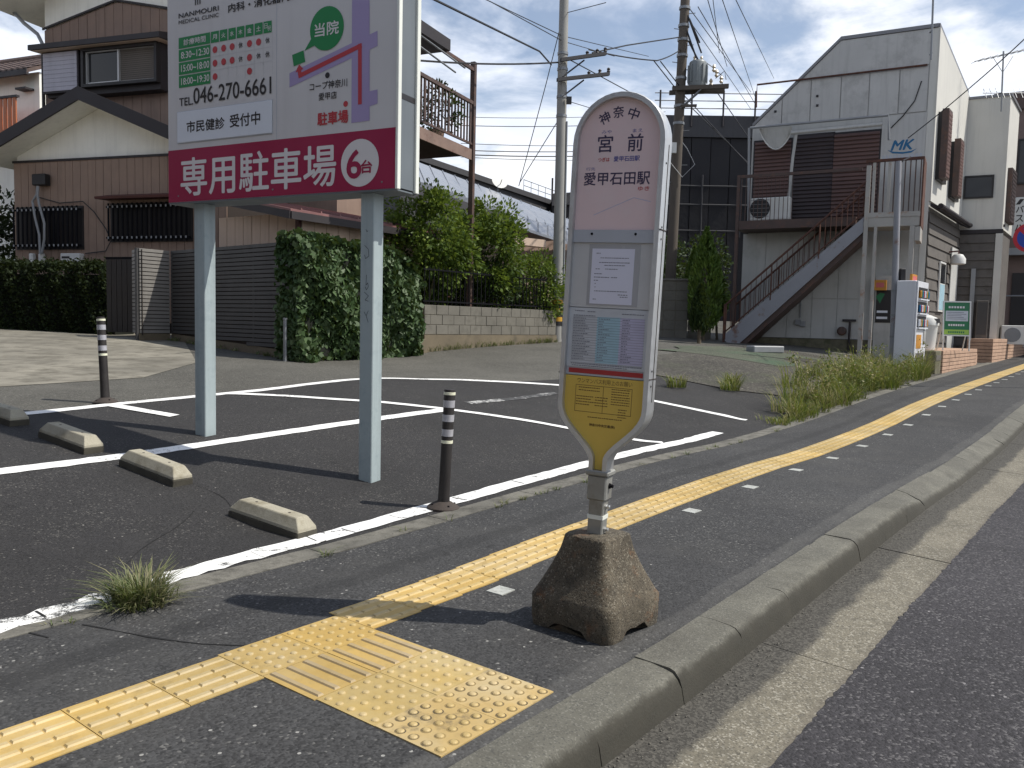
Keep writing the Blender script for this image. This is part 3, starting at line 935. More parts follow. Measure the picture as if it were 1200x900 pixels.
marks = struct_root('parking_lines')
ribbon('white_line', [(-4, -3.62), (1.37, -3.80), (2.5, -3.95), (3.2, -3.97)], 0.155, 'paint_chipped', parent=marks, rag=0.022)
ribbon('white_line', [(3.2, -3.97), (4.5, -4.0), (9.35, -4.14)], 0.155, 'paint', parent=marks, rag=0.010)
ribbon('white_line', [(-3, -5.95), (2.25, -6.15), (4.0, -6.215), (6.85, -6.31)], 0.14, 'paint', parent=marks, rag=0.008)
ribbon('white_line', list(zip(LOT_S[:-1], [u + 0.04 for u in LOT_U[:-1]])) + [(10.62, -4.3)], 0.14, 'paint', parent=marks)
ribbon('white_line', [(5.2, -8.05), (5.67, -7.69), (6.11, -7.19), (6.54, -6.79), (6.92, -6.32), (7.17, -5.9), (7.44, -5.45), (7.6, -4.95), (7.8, -4.53), (8.06, -4.2)], 0.11, 'paint', 0.008, parent=marks)
ribbon('white_line', [(3.9, -7.95), (4.14, -7.23)], 0.13, 'paint', 0.008, parent=marks)
ribbon('worn_line', [(7.47, -6.5), (9.45, -6.6)], 0.13, 'paint_worn', parent=marks)

for k in range(24):
    s_ = -1.2 + k * .36 + random.uniform(-.12, .12)
    uu = float(np.interp(s_, [-4, 1.37, 2.5, 4.5, 9.35], [-3.62, -3.80, -3.95, -4.0, -4.14]))
    h_ = random.uniform(.05, .085)
    ribbon('paint_crack', [(s_ - .01, uu - h_), (s_ + random.uniform(-.02, .03), uu), (s_ + random.uniform(-.03, .03), uu + random.uniform(.02, .085))], random.uniform(.004, .010), 'asph_crack', 0.0075, rag=0.004, parent=marks)
# cracks in the pavement and the lot
for pts, w in (([(1.62, -3.6), (1.75, -3.3), (1.72, -3.05), (1.93, -2.86)], 0.007), ([(2.1, -4.2), (2.3, -4.5), (2.62, -4.55), (2.9, -4.85)], 0.007),
               ([(1.38, -3.9), (1.5, -3.7), (1.46, -3.55)], 0.006), ([(3.1, -4.72), (3.3, -4.95), (3.2, -5.3)], 0.005)):
    P = curve_pts(pts, 0.03)
    P += rng.normal(0, 0.008, P.shape)
    ribbon('crack', [tuple(p) for p in P], w, 'asph_crack', 0.0025, rag=0.003, parent=pavement if pts[0][1] > -3.7 else marks)

# ------------------------------------------------------------------ tactile paving
tact = struct_root('tactile_paving')


def slab_base(mb, sz=0.297, h=0.0035):
    a = sz / 2
    mb.obox((-a, -a, -0.012), (sz, 0, 0), (0, sz, 0), (0, 0, 0.012 + h))


def frustum(mb, x0, x1, y0, y1, z0, z1, t, mi=0):
    mb.loft([[(x0, y0, z0), (x1, y0, z0), (x1, y1, z0), (x0, y1, z0)], [(x0 + t, y0 + t, z1), (x1 - t, y0 + t, z1), (x1 - t, y1 - t, z1), (x0 + t, y1 - t, z1)]], mi)


def bar_tile(nseg):
    mb = MB(); slab_base(mb)
    for r in range(4):
        y = -0.1125 + 0.075 * r
        for k in range(nseg):
            L = 0.29 / nseg; x0 = -0.145 + k * L + 0.002
            frustum(mb, x0, x0 + L - 0.004, y - 0.014, y + 0.014, 0.003, 0.0095, 0.0045, 1)
    return mb


def dot_tile(ring=False):
    mb = MB(); slab_base(mb, .2985 if ring else .297)
    for i in range(5):
        for j in range(5):
            c = (-0.12 + 0.06 * i, -0.12 + 0.06 * j, 0.003)
            if ring:
                mb.lathe((c[0] + random.uniform(-.001, .001), c[1], 0.0030), [(0.0205 + random.uniform(-.0015, .002), 0), (0.0200, 0.0009)], 12, 2)
            mb.lathe(c, [(0.0150, 0), (0.0135, 0.003), (0.009, 0.0058), (0.004, 0.0064)], 12, 1)
    return mb


PROTO = {'bars': bar_tile(3).build('guiding_tile', ['tact', 'tact_bar'], tact), 'long': bar_tile(1).build('guiding_tile', ['tact', 'tact_long'], tact), 'mid': dot_tile(True).build('warning_tile', ['tact_mid', 'tact_bar', 'tact_mid'], tact),
         'dots': dot_tile().build('warning_tile', ['tact', 'tact_bar'], tact), 'worn': dot_tile(True).build('warning_tile', ['tact_worn', 'tact_bar', 'tact_ring'], tact)}
_used = set()


def place_tile(kind, s, u, turn=0.0):
    o = PROTO[kind]
    if kind in _used:
        o = o.copy(); COL.objects.link(o); o.parent = tact
    _used.add(kind)
    e = 0.15
    X = (W(s + e, u) - W(s - e, u)).normalized(); Y = (W(s, u - e) - W(s, u + e)).normalized()
    Z = X.cross(Y).normalized(); Y = Z.cross(X)
    m = Matrix((X, Y, Z)).transposed().to_4x4() @ Matrix.Rotation(turn + R(random.uniform(-.5, .5)), 4, 'Z')
    zz = max(H(s, u), 0.5 * (H(s - e, u) + H(s + e, u)))
    o.matrix_world = Matrix.Translation(W(s, u, random.uniform(0, 0.0012), z=zz)) @ m
    return o


def strip_u(s):
    return float(np.interp(s, [-2, 1.5, 2.4, 4.0, 6, 40], [-2.69, -2.70, -2.76, -2.82, -2.82, -2.80]))


for k in range(1, 16):
    place_tile('bars', 1.81 - 0.3 * (k - 0.5), strip_u(1.81 - .3 * k))
for k in range(2):
    place_tile('dots', 1.81 + 0.3 * (k + 0.5), -2.715)
for k in range(84):
    ss = 2.41 + 0.3 * (k + 0.5)
    place_tile('bars', ss, strip_u(ss))
for k in range(2):
    place_tile('long', 1.81 + 0.3 * (k + .5), -2.565 + 0.15, R(90))
    for j in range(2):
        place_tile('worn' if j else 'mid', 1.82 + 0.3 * (k + .5), -2.565 + 0.45 + 0.3 * j, 0)

SZ = [0, 1.05, 2.14, 3.19, 4.25, 5.3, 6.34, 7.42, 8.43, 9.47, 10.52, 11.56, 12.61, 13.62, 14.66, 15.63, 16.69, 17.66, 18.7, 19.7]
sq = None
for d in SZ:
    ss, uu = 3.184 + d, -2.53
    mb = MB()
    rot = random.uniform(-.12, .12)
    c = []
    for a, b in ((-1, -1), (1, -1), (1, 1), (-1, 1)):
        c.append((a * .055 + b * .055 * rot + random.uniform(-.003, .003), b * .05 - a * .05 * rot))
    for (a0, b0), (a1, b1), (a2, b2), (a3, b3) in [c]:
        mb.loft([[W(ss + a, uu + b, z) for a, b in c] for z in (-0.005, 0.0045)])
    if W(ss + .01, uu).z is not None:
        mb.f = [f[::-1] for f in mb.f]
    mb.build('marker_square', 'square', pavement)

# ------------------------------------------------------------------ bus stop
BS = Vector((0.40, 3.665, 0.0))
bus = thing('bus_stop_sign', 'round-topped pink and yellow bus stop sign leaning on its concrete foot', 'bus stop sign', BS)


def bus_base():
    rz = math.pi / 2 - TH + R(-2)
    ex, ey = Vector((math.cos(rz), math.sin(rz), 0)), Vector((-math.sin(rz), math.cos(rz), 0))

    def ring(h, z, n=12, arch=0.0, wob=0.0):
        pts = []
        for side in range(4):
            for k in range(n):
                t_ = -1 + 2 * k / n
                x, y = {0: (t_, -1), 1: (1, t_), 2: (-t_, 1), 3: (-1, -t_)}[side]
                c = 1 - .07 * max(0, (abs(t_) - .8) / .2) ** 2 + random.uniform(-wob, wob) * 2.5
                zz = z + (arch if abs(t_) < 0.45 else 0)
                pts.append(BS + ex * (x * h * c) + ey * (y * h * c) + Vector((0, 0, zz + random.uniform(-wob, wob))))
        return pts
    mb = MB()
    mb.loft([ring(.214, 0.0, arch=.032, wob=.003), ring(.219, .035, arch=.018, wob=.003), ring(.220, .135, wob=.003), ring(.211, .152, wob=.003), ring(.186, .20, wob=.003), ring(.156, .265, wob=.003), ring(.126, .345, wob=.003), ring(.112, .404, wob=.002), ring(.102, .412, wob=.002)])
    mb.build('concrete_base', 'base_conc', bus, smooth=True)


bus_base()
LEAN = Matrix.Rotation(R(1.9), 3, Vector((-math.cos(R(117)), math.sin(R(117)), 0)) * 1.0)
bd = Vector((math.sin(R(117)), math.cos(R(117)), 0)); bn = Vector((bd.y, -bd.x, 0))
LEAN = Matrix.Rotation(R(2.0), 3, -bn)        # the top leans to the right of the face
if (LEAN @ Vector((0, 0, 1))).dot(bd) < 0:
    LEAN = Matrix.Rotation(R(-2.0), 3, -bn)
PIV = BS + Vector((-0.005, 0, 0.40))


def bp(a, z, out=0.0):
    """point of the bus sign: a across, z height above ground, out towards the reader"""
    return PIV + LEAN @ (bd * a + bn * out + Vector((0, 0, z - 0.40)))


def bbox(mb, a0, a1, z0, z1, o0, o1, mi=0):
    o = bp(a0, z0, o0)
    mb.obox(o, bp(a1, z0, o0) - o, bp(a0, z0, o1) - o, bp(a0, z1, o0) - o, mi)


def outline(w, top, z_w, z_n, neck, zb, n=18):
    """half-round head, straight sides, belly narrowing to the neck"""
    pts = []
    for k in range(n + 1):
        t_ = math.pi * k / n
        pts.append((w * math.cos(t_), top - w + w * math.sin(t_)))
    L = []
    for k in range(1, 15):
        q = k / 14
        e = q * q * (3 - 2 * q)
        L.append((-(w + (neck - w) * e), z_w + (z_n - z_w) * (q ** 0.85)))
    L.append((-neck, zb))
    return pts + [(-w, z_w + 0.0)] + L + [(-x, z) for x, z in reversed(L)] + [(w, z_w)]


# frame: a rim all round
o_out = outline(.210, 2.335, .985, .735, .043, .69)
o_in = outline(.186, 2.311, .99, .745, .022, .70)
mb = MB()
n = len(o_out)
dep = 0.045
for prof in range(1):
    A = [bp(a, z, dep - .012) for a, z in o_out]; A2 = [bp(a * .985, z - (.004 if z > 1 else 0), dep) for a, z in o_out]
    Bk = [bp(a, z, -dep) for a, z in o_out]
    I2 = [bp(a, z, dep) for a, z in o_in]; I = [bp(a, z, .018) for a, z in o_in]
    i = 0
    rings = [Bk, A, A2, I2, I]
    base_i = len(mb.v)
    for r in rings:
        mb.v += [tuple(p) for p in r]
    for j in range(len(rings) - 1):
        for k in range(n):
            a, b = base_i + j * n + k, base_i + j * n + (k + 1) % n
            mb.f.append((a, b, b + n, a + n)); mb.m.append(0)
    mb.poly(Bk)
mb.build('frame', 'alu', bus, smooth=True)
# seam line round the middle of the frame's side, and joint rivets
mb = MB()
for sgn in (1, -1):
    bbox(mb, sgn * .2105 - .0015, sgn * .2105 + .0015, 1.02, 2.11, -.006, -.003)
mb.build('frame_seam', 'joint_dark', bus)
for zz in (1.715, 1.765, 1.155, 1.09, 2.03):
    mb = MB(); mb.lathe(bp(.2095, zz, .02), [(.0045, 0), (.004, .003)], 8, axis=bd); mb.build('rivet', 'bars', bus)
mb = MB()
for sgn in (1, -1):
    bbox(mb, sgn * .2105 - .0018, sgn * .2105 + .0018, 1.752, 1.757, -.045, .046); bbox(mb, sgn * .2105 - .0018, sgn * .2105 + .0018, 1.118, 1.122, -.045, .046)
mb.build('frame_joint', 'joint_dark', bus)


def face(name, pts, m, out):
    mb = MB(); mb.prism([bp(a, z, out - .012) for a, z in pts], bn * .0 + (bp(0, 1, .012) - bp(0, 1, 0)))
    return mb.build(name, m, bus)


hd = [(a, z) for a, z in outline(.187, 2.312, 1.0, .75, .03, .7)[:19]]
face('route_panel', hd + [(-.187, 1.753), (.187, 1.753)], 'pink', .022)
mb = MB(); bbox(mb, -.187, .187, 1.698, 1.752, .006, .028); mb.build('metal_band', 'band_grey', bus)
for a in (-.10, .10):
    mb = MB(); mb.lathe(bp(a, 1.735, .028), [(.006, 0), (.005, .004)], 8, axis=bn); mb.build('screw', 'bars', bus)
mb = MB(); bbox(mb, -.187, .187, 1.415, 1.697, .004, .020); mb.build('notice_board', 'board', bus)
mb = MB(); bbox(mb, -.11, .125, 1.425, 1.69, .020, .0215); sleeve = mb.build('clear_sleeve', 'sheet_grey', bus)
mb = MB(); bbox(mb, -.095, .10, 1.432, 1.672, .0215, .0225); notice = mb.build('paper_notice', 'paper', bus)


def dashes(parent, rows, m, out=.0228, th=.0035, name='small_print'):
    """rows of small print too fine to read: (a0, a1, z)"""
    mb = MB()
    for a0, a1, z in rows:
        a = a0
        while a < a1 - .003:
            w = random.uniform(.005, .012)
            mb.quad(bp(a, z - th / 2, out), bp(min(a + w, a1), z - th / 2, out), bp(min(a + w, a1), z + th / 2, out), bp(a, z + th / 2, out))
            a += w + random.uniform(.0012, .003)
    o = mb.build(name, m, parent); o['kind'] = 'stuff'
    return o


dashes(notice, [(-.075, -.055, 1.652), (-.055, .075, 1.632), (-.06, .08, 1.612), (-.035, .06, 1.600), (-.075, -.05, 1.584), (-.03, .03, 1.584), (-.08, -.045, 1.563), (-.08, -.01, 1.548), (.0, .03, 1.548), (-.08, -.055, 1.534),
                (-.075, -.07, 1.52), (-.075, -.07, 1.505), (-.075, .075, 1.488), (.035, .08, 1.474), (.045, .08, 1.465), (-.08, -.06, 1.452)], 'ink_grey')
mb = MB(); bbox(mb, -.187, .187, 1.150, 1.412, .004, .022); ttb = mb.build('timetable', 'tt_white', bus)
mb = MB(); bbox(mb, -.052, .055, 1.172, 1.375, .022, .0228); mb.build('weekday_column', 'tt_blue', ttb)
mb = MB(); bbox(mb, .055, .165, 1.172, 1.375, .022, .0228); mb.build('holiday_column', 'tt_lilac', ttb)
rows = [(-.16, -.11, 1.398), (-.10, -.06, 1.396), (.06, .16, 1.392), (-.165, -.06, 1.378)]
for k in range(17):
    z = 1.366 - k * .0113
    rows += [(-.165, -.165 + random.uniform(.05, .09), z), (-.045, -.045 + random.uniform(.02, .055), z), (.065, .065 + random.uniform(.02, .05), z)]
rows += [(-.165, .165, 1.164), (-.16, .10, 1.156)]
dashes(ttb, rows, 'ink_grey', .0232, .0032)
mb = MB()
for k in range(19):
    z = 1.372 - k * .0113
    mb.quad(bp(-.168, z - .0006, .0231), bp(.168, z - .0006, .0231), bp(.168, z + .0006, .0231), bp(-.168, z + .0006, .0231))
mb.build('table_rules', 'ink_grey', ttb)['kind'] = 'stuff'
lettering(ttb, '平日', lambda a, z, l=0: bp(a, z, .0234 + l), -.02, .02, 1.38, 1.394, 'ink_grey') if False else None
mb = MB(); bbox(mb, -.187, .187, 1.113, 1.149, .004, .018); mb.build('lower_band', 'band_grey', bus)
mb = MB(); bbox(mb, -.175, .172, 1.122, 1.143, .018, .0195); red_st = mb.build('red_stripe', 'sign_red', bus)
lw = outline(.187, 2.3, .99, .745, .022, .70)
body = [p for p in lw if p[1] < 1.0]
ye = face('yellow_panel', [(.187, 1.110), (-.187, 1.110)] + body[:], 'sign_yellow', .021)


def bpl(out):
    return lambda a, z, l=0.0: bp(a, z, out + l)


lettering(ye, 'ワンマンバス利用上のお願い', bpl(.0216), -.128, .128, 1.079, 1.101, 'ink_brown')
dashes(ye, [(-.12, -.02, 1.06 - .0125 * k) for k in (0, 1)] + [(-.13, -.05 + random.uniform(-.02, .02), 1.02 - .012 * k) for k in range(4)] + [(-.04, .02, 1.02 - .012 * k) for k in range(4)]
       + [(.035, .12, 1.062 - .011 * k) for k in range(7)] + [(.07, .11, .975 - .011 * k) for k in range(4)] + [(-.07, .09, .93)], 'ink_brown', .0217, .0035)
mb = MB()
for a0, a1, z0, z1 in ((-.135, .13, .951, .953), (-.135, .13, 1.069, 1.071), (-.135, -.133, .951, 1.07), (.128, .13, .951, 1.07), (-.004, -.002, .951, 1.07)):
    mb.quad(bp(a0, z0, .0216), bp(a1, z0, .0216), bp(a1, z1, .0216), bp(a0, z1, .0216))
mb.build('print_box', 'ink_brown', ye)['kind'] = 'stuff'
lettering(ye, '神奈川中央交通(株)', bpl(.0216), -.06, .06, .888, .903, 'ink_brown', bold=.0004)
rp = [o for o in bus.children if o.name.startswith('route_panel')][0]
for ch, ang in (('神', 34), ('奈', 6), ('中', -24)):
    r_ = .135; a_ = -math.sin(R(ang)) * r_; z_ = 2.118 + math.cos(R(ang)) * r_
    lettering(rp, ch, bpl(.0226), a_ - .024, a_ + .024, z_ - .024, z_ + .024, 'ink_sign', bold=.0008, rot=R(ang * .8))
lettering(rp, '宮', bpl(.0226), -.100, -.032, 2.085, 2.157, 'ink_sign', bold=.001)
lettering(rp, '前', bpl(.0226), .036, .104, 2.085, 2.157, 'ink_sign', bold=.001)
lettering(rp, 'みや', bpl(.0226), -.085, -.04, 2.163, 2.178, 'ink_blue')
lettering(rp, 'まえ', bpl(.0226), .055, .10, 2.163, 2.178, 'ink_blue')
lettering(rp, 'つぎは', bpl(.0226), -.094, -.042, 2.045, 2.062, 'ink_red', bold=.0006)
lettering(rp, '愛甲石田駅', bpl(.0226), -.022, .094, 2.044, 2.066, 'ink_blue', bold=.0006)
lettering(rp, '行先', bpl(.0226), -.148, -.105, 2.008, 2.022, 'ink_blue')
lettering(rp, '愛甲石田駅', bpl(.0226), -.155, .145, 1.945, 2.000, 'ink_sign', bold=.0009)
lettering(rp, 'ゆき', bpl(.0226), .095, .145, 1.918, 1.936, 'ink_red', bold=.0004)
mb = MB()
for (a0, z0), (a1, z1) in (((-.10, 1.815), (.08, 1.888)), ((.08, 1.888), (.155, 1.87))):
    mb.quad(bp(a0, z0, .0224), bp(a1, z1, .0224), bp(a1, z1 + .003, .0224), bp(a0, z0 + .003, .0224))
mb.build('scratch', 'tt_lilac', rp)
# neck, sleeve, pole
mb = MB(); bbox(mb, -.055, .055, .675, .70, -.05, .05); mb.build('collar', 'steel_dull', bus, bevel=.006)
mb = MB(); bbox(mb, -.045, .045, .565, .676, -.042, .042); mb.build('sleeve', 'steel_dull', bus, bevel=.006)
mb = MB(); bbox(mb, -.035, .035, .395, .575, -.033, .033); mb.build('pole', 'steel_dull', bus, bevel=.005)
mb = MB(); bbox(mb, -.0365, .0365, .478, .497, -.0345, .0345); mb.build('white_tape', 'cl_frame', bus)
for zz in (.535, .432, .63):
    mb = MB(); mb.lathe(bp(.035 if zz < .6 else .045, zz, 0.0), [(.013, 0), (.013, .006), (.009, .006), (.009, .018), (.004, .02)], 6, axis=bd); mb.build('bolt', 'bars' if zz > .6 else 'alu', bus)

# ------------------------------------------------------------------ clinic car-park sign
SF = Fr(*at_depth(463, 220, 6.10)[:2], 117)
a_l, z_b = SF.az(198, 238); _, z_b2 = SF.az(463, 220)
zb = (z_b + z_b2) / 2
ZT = zb + 2.05
a_r = 0.0
cl = thing('parking_sign', 'tall white and crimson clinic car-park sign on two pale blue posts', 'sign', SF.P((a_l + a_r) / 2, G(*SF.P(-1, 0)[:2]) + .1, -.13))
FR = 0.022
mb = MB(); SF.box(mb, a_l, a_r, zb, ZT, -.03, 0.0); face_o = mb.build('sign_face', 'cl_face', cl)
mb = MB(); SF.box(mb, a_l + .01, a_r + .005, zb + .01, ZT - .01, -.235, -.031); mb.build('sign_side', 'cl_side', cl)
mb = MB(); SF.box(mb, a_l, a_r, zb, ZT, -.27, -.236); mb.build('sign_back', 'cl_face', cl)
for o0, o1 in ((-.035, .006), (-.275, -.232)):
    mb = MB(); SF.box(mb, a_r + .001, a_r + .024, zb - .005, ZT, o0, o1); mb.build('edge_strip', 'cl_frame', cl, bevel=.003)
mb = MB(); SF.box(mb, a_l, a_r, zb - .012, zb - .001, -.27, 0.0); mb.build('bottom_trim', 'cl_side', cl)
mb = MB(); _, zj = SF.az(472, 107); SF.box(mb, a_r + .004, a_r + .0075, zj - .03, zj + .01, -.233, -.036); mb.build('side_joint', 'winframe_dark', cl)


def sp(x3, y3):
    return SF.az(180 + x3 / 3.75, y3 / 3.75)


def cpl(out):
    return lambda a, z, l=0.0: SF.P(a, z, out + l)


def flat(name, poly, m, out, parent=None):
    mb = MB(); mb.poly([SF.P(a, z, out) for a, z in poly][::-1])
    return mb.build(name, m, parent or face_o)


def cl_text(body, lb, rt, m, bold=0.0, out=.004, parent=None):
    a0, z0 = sp(*lb); a1, z1 = sp(*rt)
    return lettering(parent or face_o, body, cpl(out), a0, a1, z0, z1, m, bold)


# crimson band
_, zr0 = SF.az(197, 178); _, zr1 = SF.az(463, 148); zr = (zr0 + zr1) / 2
mb = MB(); SF.box(mb, a_l, a_r, zb, zr, 0.0005, .002); red_o = mb.build('crimson_band', 'cl_red', cl)
lettering_big = [('専', 122, 244), ('用', 246, 365), ('駐', 378, 502), ('車', 520, 648), ('場', 664, 802)]
a0, z0 = sp(122, 862); a1, z1 = sp(802, 632)
lettering(red_o, '専用駐車場', cpl(.0035), a0, a1, z0, z1, 'cl_letter', bold=.0045)


def disc(name, cx, cy, ry, m, out, parent, kx=1.0):
    a, z = sp(cx, cy); _, zt = sp(cx, cy - ry); r = zt - z
    return flat(name, [(a + r * kx * math.cos(2 * math.pi * k / 40), z + r * math.sin(2 * math.pi * k / 40)) for k in range(40)], m, out, parent)


disc('number_disc', 907, 716, 105, 'cl_letter', .004, red_o)
a0, z0 = sp(852, 785); a1, z1 = sp(914, 658)
lettering(red_o, '6', cpl(.006), a0, a1, z0, z1, 'cl_red', bold=.006)
a0, z0 = sp(914, 762); a1, z1 = sp(962, 702)
lettering(red_o, '台', cpl(.006), a0, a1, z0, z1, 'cl_red', bold=.003)
# name and heading
cl_text('NANMOURI', (112, 82), (287, 25), 'ink', .0012)
cl_text('MEDICAL CLINIC', (112, 109), (287, 56), 'ink', .0004)
for k in range(3):
    a0, z0 = sp(183 + 10 * k, 24 - 3 * k); flat('logo_bar', [(a0, z0), (a0 + .012, z0), (a0 + .012, z0 + .12), (a0, z0 + .12)], 'ink', .004)
a0, z0 = sp(330, 57); a1, z1 = sp(366, 12)
aw = a1 - a0; zh = z1 - z0
lettering(face_o, '内科・消化器内科', cpl(.004), a0, a0 + aw * 8.3, z0, z0 + zh, 'ink', bold=.0018)
# timetable
ga0, _ = sp(112, 300); ga1, _ = sp(250, 270)
rows_z = [(168, 216), (221, 273), (278, 331), (336, 388)]
zrows = [(sp(112, b)[1], sp(112, t_)[1]) for t_, b in rows_z]
tbl = ['診療時間', '8:30~12:30', '15:00~18:00', '18:00~19:30']
for (z0, z1), tx in zip(zrows, tbl):
    flat('hours_cell', [(ga0, z0), (ga1, z0), (ga1, z1), (ga0, z1)], 'cl_green', .003)
    h = z1 - z0
    lettering(face_o, tx, cpl(.0045), ga0 + .03 if len(tx) > 4 else ga0 + .06, ga1 - .01 if len(tx) > 4 else ga1 - .05, z0 + h * .22, z1 - h * .22, 'cl_letter', bold=.0008)
cols = [(253, 288), (292, 325), (330, 362), (367, 400), (405, 440), (445, 480), (484, 520)]
acs = [(sp(x0, 150)[0], sp(x1, 140)[0]) for x0, x1 in cols]
for (a0, a1), dch in zip(acs, '月火水木金土日'):
    z0, z1 = zrows[0]
    flat('day_cell', [(a0, z0), (a1, z0), (a1, z1), (a0, z1)], 'cl_green', .003)
    if dch == '日':
        lettering(face_o, '日', cpl(.0045), a0 + .008, (a0 + a1) / 2, (z0 + z1) / 2 - .01, z1 - .015, 'cl_letter')
        lettering(face_o, '祝', cpl(.0045), (a0 + a1) / 2, a1 - .005, z0 + .012, (z0 + z1) / 2 + .008, 'cl_letter')
    else:
        lettering(face_o, dch, cpl(.0045), a0 + .02, a1 - .02, z0 + .025, z1 - .025, 'cl_letter', bold=.0008)
pat = ['●●●休●●休', '●●●休●休休', '●   ●  ']
for (z0, z1), row in zip(zrows[1:], pat):
    for (a0, a1), ch in zip(acs, row):
        if ch == ' ':
            continue
        c, zc = (a0 + a1) / 2, (z0 + z1) / 2
        if ch == '●':
            flat('open_dot', [(c + .027 * math.cos(math.pi * k / 10), zc + .027 * math.sin(math.pi * k / 10)) for k in range(20)], 'cl_route', .0035)
        else:
            lettering(face_o, '休', cpl(.004), c - .022, c + .022, zc - .023, zc + .023, 'ink', bold=.0006)
mb = MB()
for a in [acs[0][0] - .004] + [a1 + .006 for _, a1 in acs]:
    mb.quad(SF.P(a, zrows[3][0], .0025), SF.P(a + .003, zrows[3][0], .0025), SF.P(a + .003, zrows[0][0], .0025), SF.P(a, zrows[0][0], .0025))
for z0, z1 in zrows[1:3]:
    mb.quad(SF.P(ga1, z0 - .006, .0025), SF.P(acs[-1][1], z0 - .006, .0025), SF.P(acs[-1][1], z0 - .003, .0025), SF.P(ga1, z0 - .003, .0025))
mb.build('table_rules', 'board', face_o)
cl_text('TEL.', (115, 468), (175, 425), 'ink', .0012)
a0, z0 = sp(177, 458); a1, z1 = sp(518, 345)
zz0, zz1 = sp(177, 458)[1], sp(177, 388)[1]
lettering(face_o, '046-270-6661', cpl(.004), a0, a1, zz0, zz1, 'ink', bold=.0018)
# white plate
pa0, pz0 = sp(108, 632); pa1, pz1 = sp(522, 440)
mb = MB(); SF.box(mb, pa0, pa1, sp(108, 630)[1], sp(522, 440)[1], .001, .010); plate = mb.build('white_plate', 'cl_plate', cl, bevel=.002)
mb = MB(); SF.box(mb, pa0 - .004, pa1 + .004, sp(108, 630)[1] - .006, sp(522, 440)[1] + .004, .0006, .006); mb.build('plate_edge', 'band_grey', cl)
for ch, b0, b1 in (('市民健診', (150, 585), (316, 515)), ('受付中', (340, 562), (472, 490))):
    a0, z0 = sp(*b0); a1, z1 = sp(*b1)
    lettering(plate, ch, cpl(.0115), a0, a1, z0, z1, 'ink', bold=.0022)
mb = MB(); xs_, _ = sp(540, 300); SF.box(mb, xs_, xs_ + .004, zr + .002, ZT - .01, .0002, .0012); mb.build('panel_seam', 'band_grey', face_o)
for fx in (.05, .5, .95):
    for fz in (zb + .05, ZT - .06):
        mb = MB(); mb.lathe(SF.P(a_l + (a_r - a_l) * fx, fz, .002), [(.008, 0), (.006, .004)], 8, axis=SF.nr); mb.build('rivet', 'galv', cl)
# little map


def poly3(name, pts, m, out):
    return flat(name, [sp(*p) for p in pts][::-1], m, out)


poly3('map_road', [(873, 0), (950, 0), (950, 530), (870, 541)], 'cl_purple', .0025)
poly3('map_road', [(598, 322), (985, 135), (985, 202), (598, 385)], 'cl_purple', .0022)
poly3('map_road', [(930, 405), (985, 393), (985, 455), (930, 475)], 'cl_purple', .0022)
disc('clinic_bubble', 762, 125, 97, 'cl_green', .0035, face_o)
poly3('bubble_tail', [(664, 224), (697, 165), (720, 195)], 'cl_green', .0033)
cl_text('当院', (710, 165), (815, 88), 'cl_letter', .002, .005)
poly3('clinic_block', [(610, 242), (660, 222), (668, 272), (617, 292)], 'cl_green', .0035)


def stroke(name, pts, w, m, out):
    P = [Vector((*sp(*p), 0)) for p in pts]
    mb = MB()
    for k in range(len(P) - 1):
        d = (P[k + 1] - P[k]).normalized(); q = Vector((-d.y, d.x, 0)) * w / 2
        e0, e1 = P[k] - d * w / 2, P[k + 1] + d * w / 2
        mb.quad(*[SF.P(v.x, v.y, out + k * .0002) for v in (e0 - q, e1 - q, e1 + q, e0 + q)])
    return mb.build(name, m, face_o)


stroke('map_route', [(641, 305), (645, 332), (908, 203), (908, 449)], .034, 'cl_route', .0037)
poly3('route_arrow', [(641, 284), (660, 304), (625, 320)], 'cl_route', .0047)
disc('shop_dot', 765, 331, 13, 'ink', .0035, face_o)
cl_text('コープ神奈川', (687, 402), (852, 343), 'ink', .0006)
cl_text('愛甲店', (727, 443), (806, 400), 'ink', .0006)
disc('lot_dot', 845, 457, 13, 'cl_route', .0035, face_o)
cl_text('駐車場', (722, 553), (856, 482), 'cl_route', .003)
